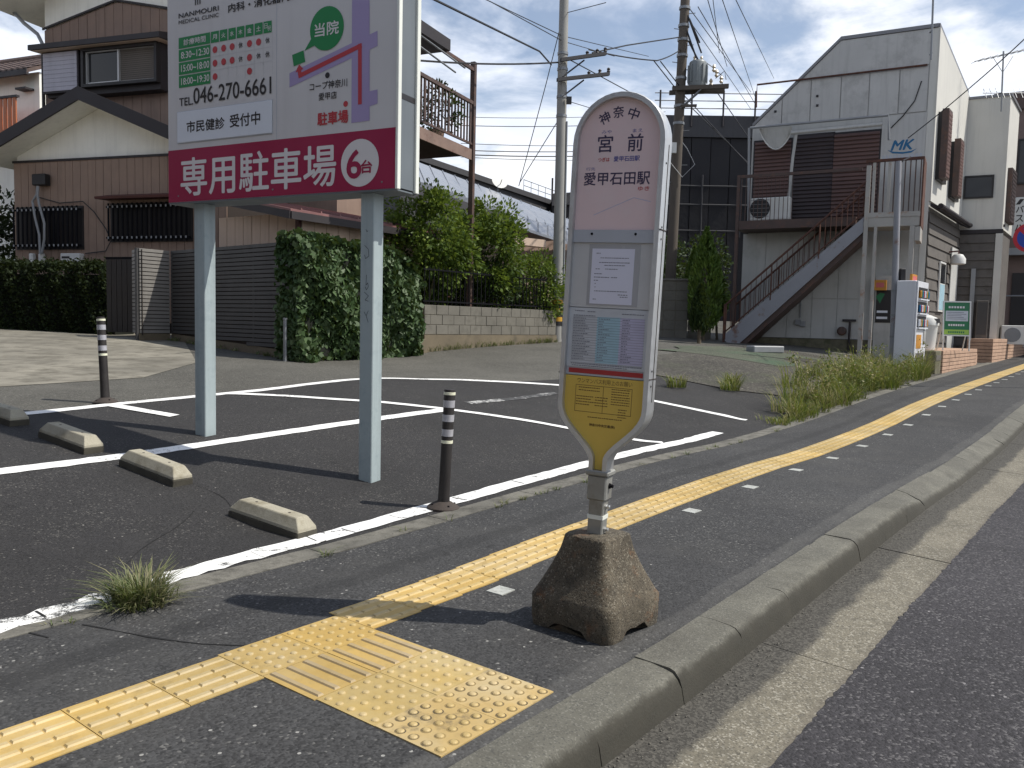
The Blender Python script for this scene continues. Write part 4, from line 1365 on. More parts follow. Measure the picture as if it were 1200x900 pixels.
# posts
for px0, px1, pyb, pd in ((228.5, 253.7, 500, 7.2), (419, 447, 566, 6.30)):
    a_c = SF.az((px0 + px1) / 2, pyb, -.135)[0]
    base = SF.P(a_c, 0, -.135)
    gz = G(base.x, base.y) - .03
    mb = MB(); w = .062
    o = SF.P(a_c - w, gz, -.135 + w)
    mb.obox(o, SF.d * 2 * w, -SF.nr * 2 * w, Vector((0, 0, zb - gz - .002)))
    po = mb.build('post', 'post_paint', cl, bevel=.006)
    if px0 > 300:
        zpl = lambda a, z, l=0.0: SF.P(a_c + a, z, -.135 + w + .0008 + l)
        for ch, zc in (('ら', 2.02), ('つ', 1.84), ('ん', 1.66), ('ム', 1.50), ('く', 1.34)):
            pass
        # loose marker scribbles, not letters
        for pts in ([(-.01, 2.02), (.0, 2.0), (.01, 2.01)], [(-.02, 1.90), (.015, 1.87), (.02, 1.82), (-.01, 1.80), (-.02, 1.83)], [(.0, 1.68), (-.005, 1.60), (.012, 1.62), (.018, 1.59), (.0, 1.565), (-.01, 1.59)],
                    [(-.02, 1.55), (.02, 1.52), (-.012, 1.49), (.02, 1.48)], [(-.02, 1.40), (.0, 1.37), (.02, 1.41)], [(.0, 1.37), (.02, 1.32)]):
            mb = MB()
            for k in range(len(pts) - 1):
                (x0, z0), (x1, z1) = pts[k], pts[k + 1]
                d = Vector((x1 - x0, z1 - z0, 0)).normalized() * .0022
                mb.quad(*[SF.P(a_c + x, z, -.135 + w + .0012 + .0002 * k) for x, z in ((x0 + d.y, z0 - d.x), (x1 + d.y, z1 - d.x), (x1 - d.y, z1 + d.x), (x0 - d.y, z0 + d.x))])
            mb.build('scribble', 'graffiti', po)

# ------------------------------------------------------------------ bollards
bol = thing('bollard', 'black rubber bollard with grey bands on the chipped white edge line', 'bollard', (0, 0, 0), 'black banded bollards')
mb = MB(); mb.lathe((0, 0, 0), [(.115, -.02), (.115, .008), (.10, .02), (.055, .045), (.046, .05)], 24); foot = mb.build('foot', 'rubber_base', bol, smooth=True)
for k in range(4):
    mb = MB(); a = k * math.pi / 2 + .5; mb.lathe((.085 * math.cos(a), .085 * math.sin(a), .022), [(.009, 0), (.007, .012)], 6); mb.build('bolt', 'bars', foot)
mb = MB(); mb.lathe((0, 0, 0), [(.043, .04), (.040, .2), (.039, .83), (.037, .84), (.030, .842)], 24); mb.build('post', 'rubber', bol, smooth=True)
for z0, z1 in ((.715, .765), (.615, .665), (.512, .562)):
    mb = MB(); mb.lathe((0, 0, 0), [(.0385, z0), (.0408, z0 + .001), (.0408, z1 - .001), (.0385, z1)], 24); mb.build('reflective_band', 'reflect', bol, smooth=True)
for z0, z1 in ((.803, .823), (.462, .484)):
    mb = MB(); mb.lathe((0, 0, 0), [(.0385, z0), (.0412, z0 + .001), (.0412, z1 - .001), (.0385, z1)], 24); mb.build('cream_ring', 'cream_tape', bol, smooth=True)
bol2 = copy_tree(bol, Vector((-4.01, 8.14, G(-4.01, 8.14))), (R(-1.5), R(-2.2), 0.4), 'black rubber bollard with grey bands where two white lines meet before the concrete drive')
bol.location = (-.465, 5.77, H(4.26, -3.91) + .004); bol.rotation_euler = (R(.5), R(2.2), 0)

# ------------------------------------------------------------------ wheel stops
ws = thing('wheel_stop', 'pale concrete wheel stop nearest the chipped white edge line', 'wheel stop', (0, 0, 0), 'concrete wheel stops')
mb = MB()
hx, hy = .315, .078


def wring(x, y, z):
    return [(-x, -y, z), (x, -y, z), (x, y, z), (-x, y, z)]


mb.loft([wring(hx, hy, .044), wring(hx - .004, hy - .002, .066), wring(hx - .055, hy - .030, .124), wring(hx - .06, hy - .034, .126)])
mb.build('top_block', 'stop_conc', ws, bevel=.004)
mb = MB(); mb.loft([wring(hx + .003, hy + .003, -.03), wring(hx + .003, hy + .003, .0435)]); mb.build('foot_block', 'stop_dark', ws, bevel=.003)
for x in (-.15, .15):
    mb = MB(); mb.lathe((x, 0, .1255), [(.010, 0), (.009, .0012)], 10); mb.build('bolt_hole', 'joint_dark', ws)
WSP = [((-1.50, 5.16), 'pale concrete wheel stop nearest the chipped white edge line'), ((-2.56, 5.91), 'concrete wheel stop touching the line between the two parking bays'),
       ((-3.44, 6.42), 'concrete wheel stop beyond the bay line, in the shadow of the clinic sign'), ((-4.36, 7.02), 'concrete wheel stop farthest from the pavement, cut off at the side')]
first = True
for (x, y), lb in WSP:
    o = ws if first else copy_tree(ws)
    first = False
    o['label'] = lb
    az = R(122); X = Vector((math.sin(az), math.cos(az), 0))
    e = .25
    X.z = (G(x + X.x * e, y + X.y * e) - G(x - X.x * e, y - X.y * e)) / (2 * e); X.normalize()
    Y = Vector((0, 0, 1)).cross(X).normalized(); Z = X.cross(Y)
    o.rotation_euler = Matrix((X, Y, Z)).transposed().to_euler()
    o.location = (x, y, G(x, y) + .002)

# ------------------------------------------------------------------ grass tuft on the white line, small weeds
c = W(1.93, -3.68)
V, F = join([blades(c, 560, .11, .20, 1.1, 3, .0036), blades(c, 260, .16, .11, 1.8, 4, .0036)])
tuft = np_obj('grass_tuft', V, F, 'grass'); tuft['kind'] = 'stuff'
tag(tuft, 'tuft of grey-green grass growing on the white edge line', 'grass'); tuft['kind'] = 'stuff'

# weed bed along the border strip
parts = []
g2 = np.random.default_rng(5)
for k in range(125):
    s_ = 10.6 + 9.4 * g2.random() ** 0.8; wv = 0.30 + 0.17 * (s_ - 10.6)
    u_ = -3.80 - abs(g2.normal(0, .5)) * wv
    hh = (.14 + .34 * min(1, (s_ - 10.2) / 5)) * g2.choice([.5, .8, 1.0, 1.5], p=[.3, .35, .25, .1]) * (.75 + .5 * math.sin(s_ * 2.3) ** 2)
    p = W(s_, u_)
    parts.append(blades(p, int(g2.choice([25, 60, 95])), .17, hh, 1.0, 100 + k, .0055))
for s_, u_ in ((11.9, -6.0), (12.6, -5.4), (13.2, -5.6)):
    parts.append(blades(W(s_, u_), 120, .15, .28, .9, int(s_ * 10), .006))
for k in range(46):
    s_ = 12 + 8 * g2.random() ** .8; u_ = -3.9 - abs(g2.normal(0, .4))
    parts.append(blades(W(s_, u_), int(g2.choice([14, 30, 50])), .14, .42 + .38 * g2.random(), .7, 400 + k, .007))
V, F = join(parts)
weeds = np_obj('weed_bed', V, F, 'weed'); weeds['kind'] = 'stuff'
weeds['label'] = 'strip of wild green and straw-coloured weeds beside the pavement'; weeds['category'] = 'weeds'
P_, D_ = [], []
for k in range(42):
    s_ = 12 + 7.8 * g2.random() ** .8; u_ = -3.85 - abs(g2.normal(0, .35))
    a, b = clumps(W(s_, u_, .14 + .42 * g2.random() ** 1.5), (.2, .2, .22), 7, 100, .08, seed=200 + k); P_.append(a); D_.append(b)
V, F = leaf_quads(np.concatenate(P_), np.concatenate(D_), .05)
wl = np_obj('weed_leaves', V, F, 'weed', kind='stuff')
wl['label'] = 'low leafy weeds growing among the roadside grass'; wl['category'] = 'weeds'

# ------------------------------------------------------------------ brown-sided house
HF = Fr(*at_depth(18, 300, 20.0)[:2], 108)
hz0 = G(HF.o.x, HF.o.y) - .15
house = thing('brown_sided_house', 'two-storey house with brown boarded walls and cream gables behind the clinic sign', 'house', HF.P(3, hz0))


def wall_boards(fr, parent, a0, a1, zlo, zhi, out, m, step, th=.02, name='board'):
    """upright boards with dark joints; zlo/zhi may be functions of the position along the wall"""
    n = max(1, round((a1 - a0) / step)); w = (a1 - a0) / n
    f0 = zlo if callable(zlo) else (lambda a: zlo)
    f1 = zhi if callable(zhi) else (lambda a: zhi)
    for k in range(n):
        b0, b1 = a0 + k * w + .006, a0 + (k + 1) * w - .006
        j = random.uniform(-.002, .002)
        mb = MB()
        mb.prism([fr.P(b0, f0(b0), out + j), fr.P(b1, f0(b1), out + j), fr.P(b1, f1(b1), out + j), fr.P(b0, f1(b0), out + j)], fr.nr * th)
        mb.build(name, m, parent)


aw1, zg = HF.az(197, 181); _, zg0 = HF.az(18, 190)
zg = (zg + zg0) / 2
aR = HF.az(266, 240)[0]
mb = MB(); HF.box(mb, 0, aR, hz0, zg, -3.5, -.022); wl_ = mb.build('lower_wall', 'joint_dark', house)
wall_boards(HF, wl_, 0, aR, hz0 + .3, zg, -.022, 'siding', .22)
# lower gable: cream face, dark barge boards and roof
apx, apz = HF.az(115, 124, 0)
al, ar = -.55, aR + .4
slope = .40
mb = MB(); mb.prism([HF.P(0, zg + .02, -.1), HF.P(aR, zg + .02, -.1), HF.P(aR, max(zg + .05, apz - slope * (aR - apx)), -.1), HF.P(apx, apz, -.1), HF.P(0, apz - slope * apx, -.1)], HF.nr * -.12)
mb.build('lower_gable', 'plaster', house)
mb = MB(); HF.box(mb, -.02, aR + .02, zg - .03, zg + .02, -.1, .02); mb.build('gable_sill', 'fascia', house)


def gable_roof(fr, parent, ap, zt, a0, a1, sl, o0, o1, th, name, mats, fascia_h=.22):
    for sgn, ae in ((-1, a0), (1, a1)):
        L = abs(ae - ap)
        mb = MB()
        q = [fr.P(ap, zt, o1), fr.P(ae, zt - sl * L, o1), fr.P(ae, zt - sl * L + th, o1), fr.P(ap, zt + th, o1)]
        mb.prism(q, fr.nr * (o0 - o1)); rf = mb.build(name, mats[0], parent)
        mb = MB()
        q = [fr.P(ap, zt - .012, o1 - .04), fr.P(ae, zt - sl * L - .012, o1 - .04), fr.P(ae, zt - sl * L - .002, o1 - .04), fr.P(ap, zt - .002, o1 - .04)]
        mb.prism(q, fr.nr * (o0 - o1 + .08)); mb.build('soffit', mats[1], rf)
        mb = MB()
        q = [fr.P(ap, zt - .03, o1 + .003), fr.P(ae, zt - sl * L - .03, o1 + .003), fr.P(ae, zt - sl * L + fascia_h, o1 + .003), fr.P(ap, zt + fascia_h, o1 + .003)]
        mb.prism(q, fr.nr * .035); mb.build('barge_board', mats[2], rf)


gable_roof(HF, house, apx, apz + .02, al, ar, slope, -1.2, .55, .12, 'lower_roof', ('dark_roof', 'plaster', 'fascia'), .26)
# upper storey, set back
UO = -1.1
ua0, uz1 = HF.az(52, 36, UO)
uax, uaz = HF.az(137, 2, UO)
uar = uax * 2 - ua0 + .6
usl = (uaz - uz1) / (uax - ua0)
uzb = zg + .1
ztop = lambda a: uaz - usl * abs(a - uax)
mb = MB(); HF.box(mb, ua0, uar, uzb, uz1 - .3, UO - 5.5, UO - .022); uw = mb.build('upper_wall', 'joint_dark', house)
mb = MB(); mb.prism([HF.P(ua0, uz1 - .3, UO - .03), HF.P(uar, uz1 - .3, UO - .03), HF.P(uar, ztop(uar), UO - .03), HF.P(uax, uaz, UO - .03), HF.P(ua0, uz1, UO - .03)], HF.nr * -.1); mb.build('gable_backing', 'joint_dark', uw)
wall_boards(HF, uw, ua0, uar, uzb, ztop, UO - .022, 'siding_up', .27)
mb = MB()
pts = [HF.P(ua0 - .02, uz1, UO + .02), HF.P(uax, uaz, UO + .02), HF.P(uar, ztop(uar), UO + .02)]
for p, q in ((pts[0], pts[1]), (pts[1], pts[2])):
    mb.prism([p, q, q + Vector((0, 0, .05)), p + Vector((0, 0, .05))], HF.nr * .03)
mb.build('gable_trim', 'fascia', house)
mb = MB(); mb.prism([HF.P(ua0, uz1 + .04, UO - .02), HF.P(uax, uaz + .04, UO - .02), HF.P(uar, ztop(uar) + .04, UO - .02), HF.P(uar, uaz + .95 - .15 * 2, UO - .02), HF.P(uax, uaz + 1.05, UO - .02), HF.P(ua0, uaz + .35, UO - .02)], HF.nr * -.1)
mb.build('upper_gable', 'plaster', house)
gable_roof(HF, house, uax + .3, uaz + 1.0, ua0 - .95, uar + .9, .30, UO - 6, UO + .75, .14, 'main_roof', ('dark_roof', 'plaster', 'fascia'), .24)
# rain pipe under the eave
p0 = HF.P(ua0 - .85, *[HF.az(8, 4, UO + .5)[1]], UO + .5)
pp = [HF.P(*HF.az(x, y, UO + .12), UO + .12) for x, y in ((10, 0), (16, 14), (28, 27), (44, 40), (50, 52))]
mb = MB(); mb.tube(pp, .045, 8); mb.build('rain_pipe', 'pvc', house, smooth=True)
mb = MB(); mb.tube([HF.P(*HF.az(50, 52, UO + .06), UO + .06), HF.P(*HF.az(51.5, 140, UO + .06), UO + .06)], .04, 8); mb.build('rain_pipe', 'fascia', house, smooth=True)
# upper window bay with hood and shutter case
BO = UO + .42
b0, bz1 = HF.az(50, 58, BO); b1, bz0 = HF.az(184, 100, BO); bz1 = HF.az(120, 50, BO)[1]
bay = MB(); HF.box(bay, b0, b1, bz0 - .05, bz1, UO, BO - .12); bayo = bay.build('window_bay', 'fascia', house)
mb = MB()
h0, hz = HF.az(33, 53, BO + .2); h1, _ = HF.az(187, 40, BO + .2)
mb.prism([HF.P(h0, hz - .08, UO), HF.P(h0, hz - .12, BO + .22), HF.P(h0, hz, BO + .22), HF.P(h0, hz + .16, UO)], HF.d * (h1 - h0)); mb.build('window_hood', 'fascia', bayo)
mb = MB()
mb.prism([HF.P(h0 + .05, hz - .095, UO), HF.P(h0 + .05, hz - .135, BO + .18), HF.P(h0 + .05, hz - .125, BO + .18), HF.P(h0 + .05, hz - .085, UO)], HF.d * (h1 - h0 - .1)); mb.build('hood_soffit', 'siding_light', bayo)
c0, cz0 = HF.az(50, 110, BO); c1, cz1 = HF.az(91, 58, BO)
mb = MB(); HF.box(mb, c0, c1, cz0, cz1, UO, BO - .01); sc_ = mb.build('shutter_case', 'fascia', bayo)
n = 9
for k in range(n):
    z0 = cz0 + .04 + (cz1 - cz0 - .06) * k / n
    mb = MB(); HF.box(mb, c0 + .03, c1 - .04, z0 + .004, z0 + (cz1 - cz0 - .06) / n - .002, BO - .01, BO + .004); mb.build('case_board', 'shutter_case', sc_)
w0, wz0 = HF.az(97, 99, BO); w1, wz1 = HF.az(181, 51, BO)
wm = HF.az(136, 75, BO)[0]


def frame_rect(fr, parent, a0, a1, z0, z1, o, w, dep, m, name='frame'):
    mb = MB()
    fr.box(mb, a0, a1, z0, z0 + w, o, o + dep); fr.box(mb, a0, a1, z1 - w, z1, o, o + dep)
    fr.box(mb, a0, a0 + w, z0 + w, z1 - w, o, o + dep - .002); fr.box(mb, a1 - w, a1, z0 + w, z1 - w, o, o + dep - .002)
    return mb.build(name, m, parent)


frame_rect(HF, bayo, w0 - .04, w1 + .06, wz0 - .07, wz1 + .05, BO - .12, .07, .14, 'winframe_dark', 'outer_frame')
frame_rect(HF, bayo, w0 + .04, wm + .03, wz0, wz1, BO - .12, .045, .07, 'winframe', 'sash_frame'); frame_rect(HF, bayo, wm - .01, w1 - .02, wz0, wz1, BO - .13, .035, .06, 'winframe', 'sash_frame')
mb = MB(); HF.box(mb, w0 + .08, wm - .01, wz0 + .04, wz1 - .04, BO - .12, BO - .105); mb.build('pane', 'glass', bayo)
n = 16
for k in range(n):
    z0 = wz0 + .03 + (wz1 - wz0 - .06) * k / n
    mb = MB(); mb.prism([HF.P(wm + .03, z0, BO - .10), HF.P(wm + .03, z0 + .012, BO - .118), HF.P(wm + .03, z0 + (wz1 - wz0) / n - .004, BO - .118)], HF.d * (w1 - wm - .09)); mb.build('blind_slat', 'blind', bayo)
# barred ground-floor windows


def barred(px0, py0, px1, py1, nb, hood=None):
    a0, z0 = HF.az(px0, py1); a1, z1 = HF.az(px1, py0)
    mb = MB(); HF.box(mb, a0, a1, z0, z1, -.02, .012); w = mb.build('barred_window', 'winframe_dark', house)
    mb = MB(); HF.box(mb, a0 + .05, a1 - .05, z0 + .05, z1 - .05, .012, .018); mb.build('pane', 'dim_glass', w)
    mb = MB(); am = (a0 + a1) / 2; HF.box(mb, am - .025, am + .025, z0, z1, .019, .05); mb.build('mullion', 'winframe' if hood else 'winframe_dark', w)
    for zz in (z0 + .09, z1 - .09):
        mb = MB(); HF.box(mb, a0 - .02, a1 + .02, zz - .02, zz + .02, .10, .12); mb.build('grille_rail', 'bars', w)
    mb = MB()
    for k in range(nb):
        a = a0 + (a1 - a0) * (k + .5) / nb
        HF.box(mb, a - .018, a + .018, z0 + .01, z1 - .01, .121, .145, 0)
        for zz in (z0 + .09, z1 - .09):
            HF.box(mb, a - .02, a + .02, zz - .025, zz + .025, .146, .152, 1)
    mb.build('grille_bars', ['bars', 'pvc'], w)['kind'] = 'stuff'
    return a0, a1, z0, z1, w


barred(20, 241, 98, 293, 15)
a0, a1, z0, z1, w2 = barred(130, 236, 226, 284, 17)
mb = MB(); h0 = HF.az(113, 232, .35)[0]; mb.prism([HF.P(h0, z1 + .07, 0), HF.P(h0, z1 + .05, .4), HF.P(h0, z1 + .10, .42), HF.P(h0, z1 + .2, 0)], HF.d * (a1 - h0 + .2)); mb.build('window_hood', 'red_trim', w2)
mb = MB(); HF.box(mb, a1 + .08, a1 + .2, hz0, z1 + .1, .0, .06); mb.build('red_upright', 'red_trim', house)
# meter, conduits, switch boxes
q = lambda x, y, o=.06: HF.P(*HF.az(x, y, o), o)
mb = MB(); a0, z0 = HF.az(41, 218, .1); a1, z1 = HF.az(56, 204, .1); HF.box(mb, a0, a1, z0, z1, .02, .2); mb.build('electric_meter', 'black_plastic', house, bevel=.02)
for pth in ([(44, 218), (43, 228), (38, 236), (41, 255), (46, 275), (47, 297)], [(45, 218), (44, 229), (46, 240), (52, 262), (52, 280), (49, 297)]):
    mb = MB(); mb.tube([q(x, y, .17) for x, y in pth], .028, 7); mb.build('conduit', 'pvc', house, smooth=True)
mb = MB(); mb.tube([q(x, y, .05) for x, y in ((45, 231), (70, 238), (97, 236), (110, 248), (124, 268), (130, 282), (124, 294), (100, 297))], .012, 5); mb.build('wall_cable', 'wire', house)
mb = MB(); a0, z0 = HF.az(73, 309, .1); a1, z1 = HF.az(95, 297, .1); HF.box(mb, a0, a1, z0, z1, .0, .16); bx = mb.build('switch_box', 'white_plastic', house, bevel=.015)
mb = MB(); HF.box(mb, a0 + .05, (a0 + a1) / 2, (z0 + z1) / 2, (z0 + z1) / 2 + .05, .161, .165); mb.build('box_slot', 'black_plastic', bx)
for x in (35, 46):
    mb = MB(); a0, z0 = HF.az(x, 308, .1); HF.box(mb, a0, a0 + .12, z0, z0 + .22, .02, .14); mb.build('valve_cover', 'white_plastic', house, bevel=.02)
# side annex with red roof
AF = Fr(*at_depth(350, 290, 15.3)[:2], 122)
AR = Fr(AF.o.x, AF.o.y, 34)
an_z = G(AF.o.x, AF.o.y) - .1
_, aez = AF.az(350, 249)
mb = MB()
p00 = AF.P(0, an_z); p10 = AF.P(-2.2, an_z); p01 = AR.P(3.4, an_z); p11 = p10 + (p01 - p00)
inset = 0.03
mb.prism([p00 + (p11 - p00).normalized() * .05, p01, p11, p10], Vector((0, 0, aez - an_z - .02))); ann = mb.build('annex_wall', 'joint_dark', house)
wall_boards(AF, ann, -2.2, -.06, an_z, lambda a: aez + .0 - .0 * a, -.01, 'siding_light', .23)
wall_boards(AR, ann, .06, 3.4, an_z, aez, -.01, 'siding_light', .30)
mb = MB(); AF.box(mb, -.06, .02, an_z, aez, -.03, .03); mb.build('corner_trim', 'red_trim', house)
e0, e1 = AR.P(-.45, aez + .0, .30), AR.P(3.8, aez, .30)
back = -AR.nr * 2.9 + Vector((0, 0, .55))
up = Vector((0, 0, .05))
mb = MB(); mb.prism([e0, e1, e1 + back, e0 + back], Vector((0, 0, -.04))); mb.build('annex_roof', 'red_roof', house)
for k in range(9):
    p = e0 + (e1 - e0) * (k + .5) / 9
    mb = MB(); mb.prism([p, p + (e1 - e0).normalized() * .03, p + (e1 - e0).normalized() * .03 + back, p + back], Vector((0, 0, .035))); mb.build('roof_batten', 'red_roof', house)
mb = MB(); mb.prism([e0 - up * 3.6, e1 - up * 3.6, e1 - up * .9, e0 - up * .9], AR.nr * .03); mb.build('eave_board', 'fascia', house)
mb = MB(); mb.prism([e0 - up * 3.6, e0 + back - up * 3.6, e0 + back - up * .9, e0 - up * .9], AF.nr * .03); mb.build('eave_board', 'fascia', house)
# main block behind the big sign
ms = Fr(*HF.P(aR - .2, 0, -1.2)[:2], 108)
mb = MB(); ms.box(mb, .0, 1.5, hz0, uz1 + .3, -3.2, -1.2); mb.build('main_block_wall', 'siding_up', house)
# steel balcony on the far corner
KF = Fr(*at_depth(553, 180, 17.8)[:2], 24)
_, kz = KF.az(553, 175); _, kzb = KF.az(553, 190); _, kr = KF.az(553, 118)
KL = -2.7
mb = MB(); KF.box(mb, KL, .04, kz - .22, kz, -.03, .0); mb.build('balcony_fascia', 'rust_fascia', house)
mb = MB(); KF.box(mb, KL, .04, kz - .12, kz - .06, -1.3, -.031); mb.build('balcony_deck', 'joint_dark', house)
mb = MB(); KF.box(mb, KL, .0, kr - .07, kr, -.04, .02); mb.build('balcony_rail', 'steel_brown', house)
mb = MB(); KF.box(mb, KL, .0, kz + .09, kz + .13, -.03, .01); mb.build('balcony_lower_rail', 'steel_brown', house)
for k in range(20):
    a = KL + .05 + k * .135
    if a > -.05:
        break
    mb = MB(); w = .03 if k % 7 == 5 else .013
    KF.box(mb, a - w, a + w, kz + .13, kr - .07, -.025, .005); mb.build('baluster', 'steel_brown', house)
_, kpt = KF.az(555, 72)
mb = MB(); KF.box(mb, .0, .10, G(KF.o.x, KF.o.y), kpt, -.07, .03); mb.build('balcony_post', 'steel_brown', house)
mb = MB(); KF.box(mb, -1.25, -.002, kpt - .2, kpt - .13, -.03, .02); mb.build('canopy_beam', 'steel_brown', house)
mb = MB(); KF.box(mb, KL, -1.2, kpt - .16, kpt + .06, -1.2, .1); mb.build('canopy_edge', 'fascia', house)
for dz, xx in ((-.28, -.9), (-.48, -1.3)):
    mb = MB(); mb.tube([KF.P(KL, kpt + dz + .1, .06), KF.P(xx + .4, kpt + dz, .06)], .018, 6); mb.build('laundry_pole', 'galv', house)
for xx in (-2.2,):
    mb = MB(); KF.box(mb, xx, xx + .1, G(KF.o.x, KF.o.y), kz - .12, -1.25, -1.15); mb.build('balcony_post', 'steel_brown', house)

# ------------------------------------------------------------------ slatted fence with ivy
FA, FB = at_depth(200, 389, 16.3), at_depth(352, 424, 13.5)
fd = Vector((FB.x - FA.x, FB.y - FA.y, 0)); FL = fd.length
FF = Fr(FA.x, FA.y, math.degrees(math.atan2(fd.x, fd.y)))
FT = (FF.az(200, 287)[1] + FF.az(352, 288)[1]) / 2
gA, gB = G(FA.x, FA.y), G(FB.x, FB.y)
fence = thing('slatted_fence', 'dark grey fence of flat horizontal slats standing before the boarded house', 'fence', FF.P(FL / 2, (gA + gB) / 2))
gl = lambda a: gA + (gB - gA) * a / FL
mb = MB(); mb.prism([FF.P(0, gA - .1, -.02), FF.P(FL, gB - .1, -.02), FF.P(FL, gB + .13, -.02), FF.P(0, gA + .13, -.02)], FF.nr * -.12); mb.build('fence_footing', 'block_base', fence)
C = at_depth(164, 392, 15.75)
cd = Vector((C.x - FA.x, C.y - FA.y, 0)); CLN = cd.length
CF = Fr(C.x, C.y, math.degrees(math.atan2(-cd.x, -cd.y)))
gC = G(C.x, C.y)
mb = MB(); mb.prism([CF.P(0, gC - .1, -.02), CF.P(CLN, gA - .1, -.02), CF.P(CLN, gA + .13, -.02), CF.P(0, gC + .13, -.02)], CF.nr * -.12); mb.build('fence_footing', 'block_base', fence)
D = at_depth(155, 390, 16.35); dd = Vector((C.x - D.x, C.y - D.y, 0)); DF = Fr(D.x, D.y, math.degrees(math.atan2(dd.x, dd.y))); DL = dd.length
ns = 25
for k in range(ns):
    zc0 = FT - (k + 1) * .0735; zc1 = zc0 + .058
    if zc0 > gA + .1:
        mb = MB(); CF.box(mb, .012, CLN - .012, zc0, zc1, -.03, -.006); mb.build('slat', 'slat_light', fence)
        mb = MB(); DF.box(mb, 0, DL - .012, zc0, zc1, -.03, -.006); mb.build('slat', 'slat_light', fence)
    a_lo = 0.012
    if zc0 < gA + .12:
        a_lo = min(FL - .3, max(0.012, (zc0 - gA - .12) / (gB - gA) * FL))
    mb = MB(); FF.box(mb, a_lo, FL + .02, zc0, zc1, -.03, -.006); mb.build('slat', 'slat', fence)
for fr, a, g_ in [(FF, FL * k / 3, gl(FL * k / 3)) for k in range(4)] + [(CF, 0, gC)]:
    mb = MB(); fr.box(mb, a - .03, a + .03, g_, FT - .01, -.10, -.034); mb.build('fence_post', 'slat', fence)
mb = MB(); FF.box(mb, 0, FL, gB + .1, FT - .03, -.055, -.045); mb.build('backing', 'joint_dark', fence)
mb = MB(); CF.box(mb, 0, CLN, gA + .1, FT - .03, -.055, -.045); mb.build('backing', 'joint_dark', fence)
mb = MB(); DF.box(mb, 0, DL, gA + .1, FT - .03, -.055, -.045); mb.build('backing', 'joint_dark', fence)
# near-black boards put in as the dark shaded gap at the fence end
gt = thing('dark_gap_boards', 'dark narrow garden gate between the hedge and the slatted fence', 'gate', D)
gd = Vector((math.sin(R(108)), math.cos(R(108)), 0))
for k in range(6):
    mb = MB(); p = D + Vector((0, .15, 0)) - gd * (.06 + .13 * k); mb.obox(p, gd * .115, (0, .025, 0), (0, 0, 1.45)); mb.build('upright_board', 'winframe_dark', gt)
mb = MB(); p = D + Vector((0, .15, 0)) - gd * .75
for z in (.12, .8, 1.45):
    mb.obox(p + Vector((0, .03, z)), gd * .75, (0, .03, 0), (0, 0, .05))
mb.build('gap_rails', 'bars', gt)

iv = thing('ivy_hedge', 'bright green ivy hedge of broad leaves covering the fence end', 'ivy', (FB.x, FB.y, gB))
IV = Fr(FB.x - .06, FB.y + .02, 38)
IL = 2.75
gI = lambda a: G(*IV.P(a, 0)[:2])
n = 7600
g3 = np.random.default_rng(21)
a = -.12 + (IL + .15) * g3.random(n); topz = FT + .05 - .05 * a - .55 * np.clip((a - 1.9) / .9, 0, 1) ** 2 + .09 * np.sin(a * 5)
zlo = np.array([gI(x) for x in a])
zz = zlo + (topz - zlo) * g3.random(n) ** .9
bulge = .22 + .10 * np.sin(a * 4.1 + zz * 3.3) + .06 * np.sin(a * 9 - zz * 7)
outv = bulge * (1 - .6 * np.clip((zz - topz + .35) / .35, 0, 1) ** 2) * np.clip((IL + .1 - a) / .35, .2, 1) + g3.normal(0, .03, n)
d_, nr_ = np.array(IV.d), np.array(IV.nr)
P = np.array(IV.o) + d_ * a[:, None] + nr_ * outv[:, None]; P[:, 2] = zz
D_ = np.tile(np.array([0, 0, -1.0]) + nr_ * .55, (n, 1))
top = zz > topz - .12
V, F = leaf_quads(P, D_, .115, .45, .95, .5)
# top and the side that faces the fence
m2 = 1500
a2 = -.15 + (IL + .2) * g3.random(m2); t2 = FT + .06 - .05 * a2 - .55 * np.clip((a2 - 1.9) / .9, 0, 1) ** 2
P2 = np.array(IV.o) + d_ * a2[:, None] + nr_ * (g3.uniform(-.35, .2, m2))[:, None]; P2[:, 2] = t2 + g3.normal(0, .04, m2)
V2, F2 = leaf_quads(P2, np.tile(np.array([0, 0, .3]) + nr_ * .9, (m2, 1)), .11, .6, .95, .5)
m3 = 1100
w3 = g3.uniform(-.4, .25, m3); z3 = gB + (FT + .04 - gB) * g3.random(m3)
P3 = np.array(IV.o) + nr_ * w3[:, None] - d_ * (.05 + .10 * g3.random(m3))[:, None]; P3[:, 2] = z3
V3, F3 = leaf_quads(P3, np.tile(np.array([0, 0, -1.0]) - d_ * .6, (m3, 1)), .11, .45, .95, .5)
V, F = join([(V, F), (V2, F2), (V3, F3)])
np_obj('foliage', V, F, 'ivy', iv, 'stuff')
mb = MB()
mb.prism([IV.P(0, gB - .05, .12), IV.P(IL - .1, gI(IL) - .05, .10), IV.P(IL - .15, FT - .7, .1), IV.P(1.8, FT - .22, .12), IV.P(0, FT - .1, .12)], IV.nr * -.3); mb.build('ivy_shade_core', 'inner_dark', iv)  # solid dark core painted as shade behind the ivy leaves

gp = thing('pipe_post', 'short grey pipe post standing at the foot of the slatted fence', 'post', (0, 0, 0))
p = at_depth(334, 423, 13.3); gp.location = (p.x, p.y, G(p.x, p.y))
mb = MB(); mb.lathe((0, 0, 0), [(.03, -.05), (.03, .66), (.024, .665)], 10); mb.build('pipe', 'galv', gp, smooth=True)
mb = MB(); mb.lathe((0, 0, 0), [(.036, .655), (.036, .685), (.02, .69)], 10); mb.build('cap', 'galv', gp, smooth=True)

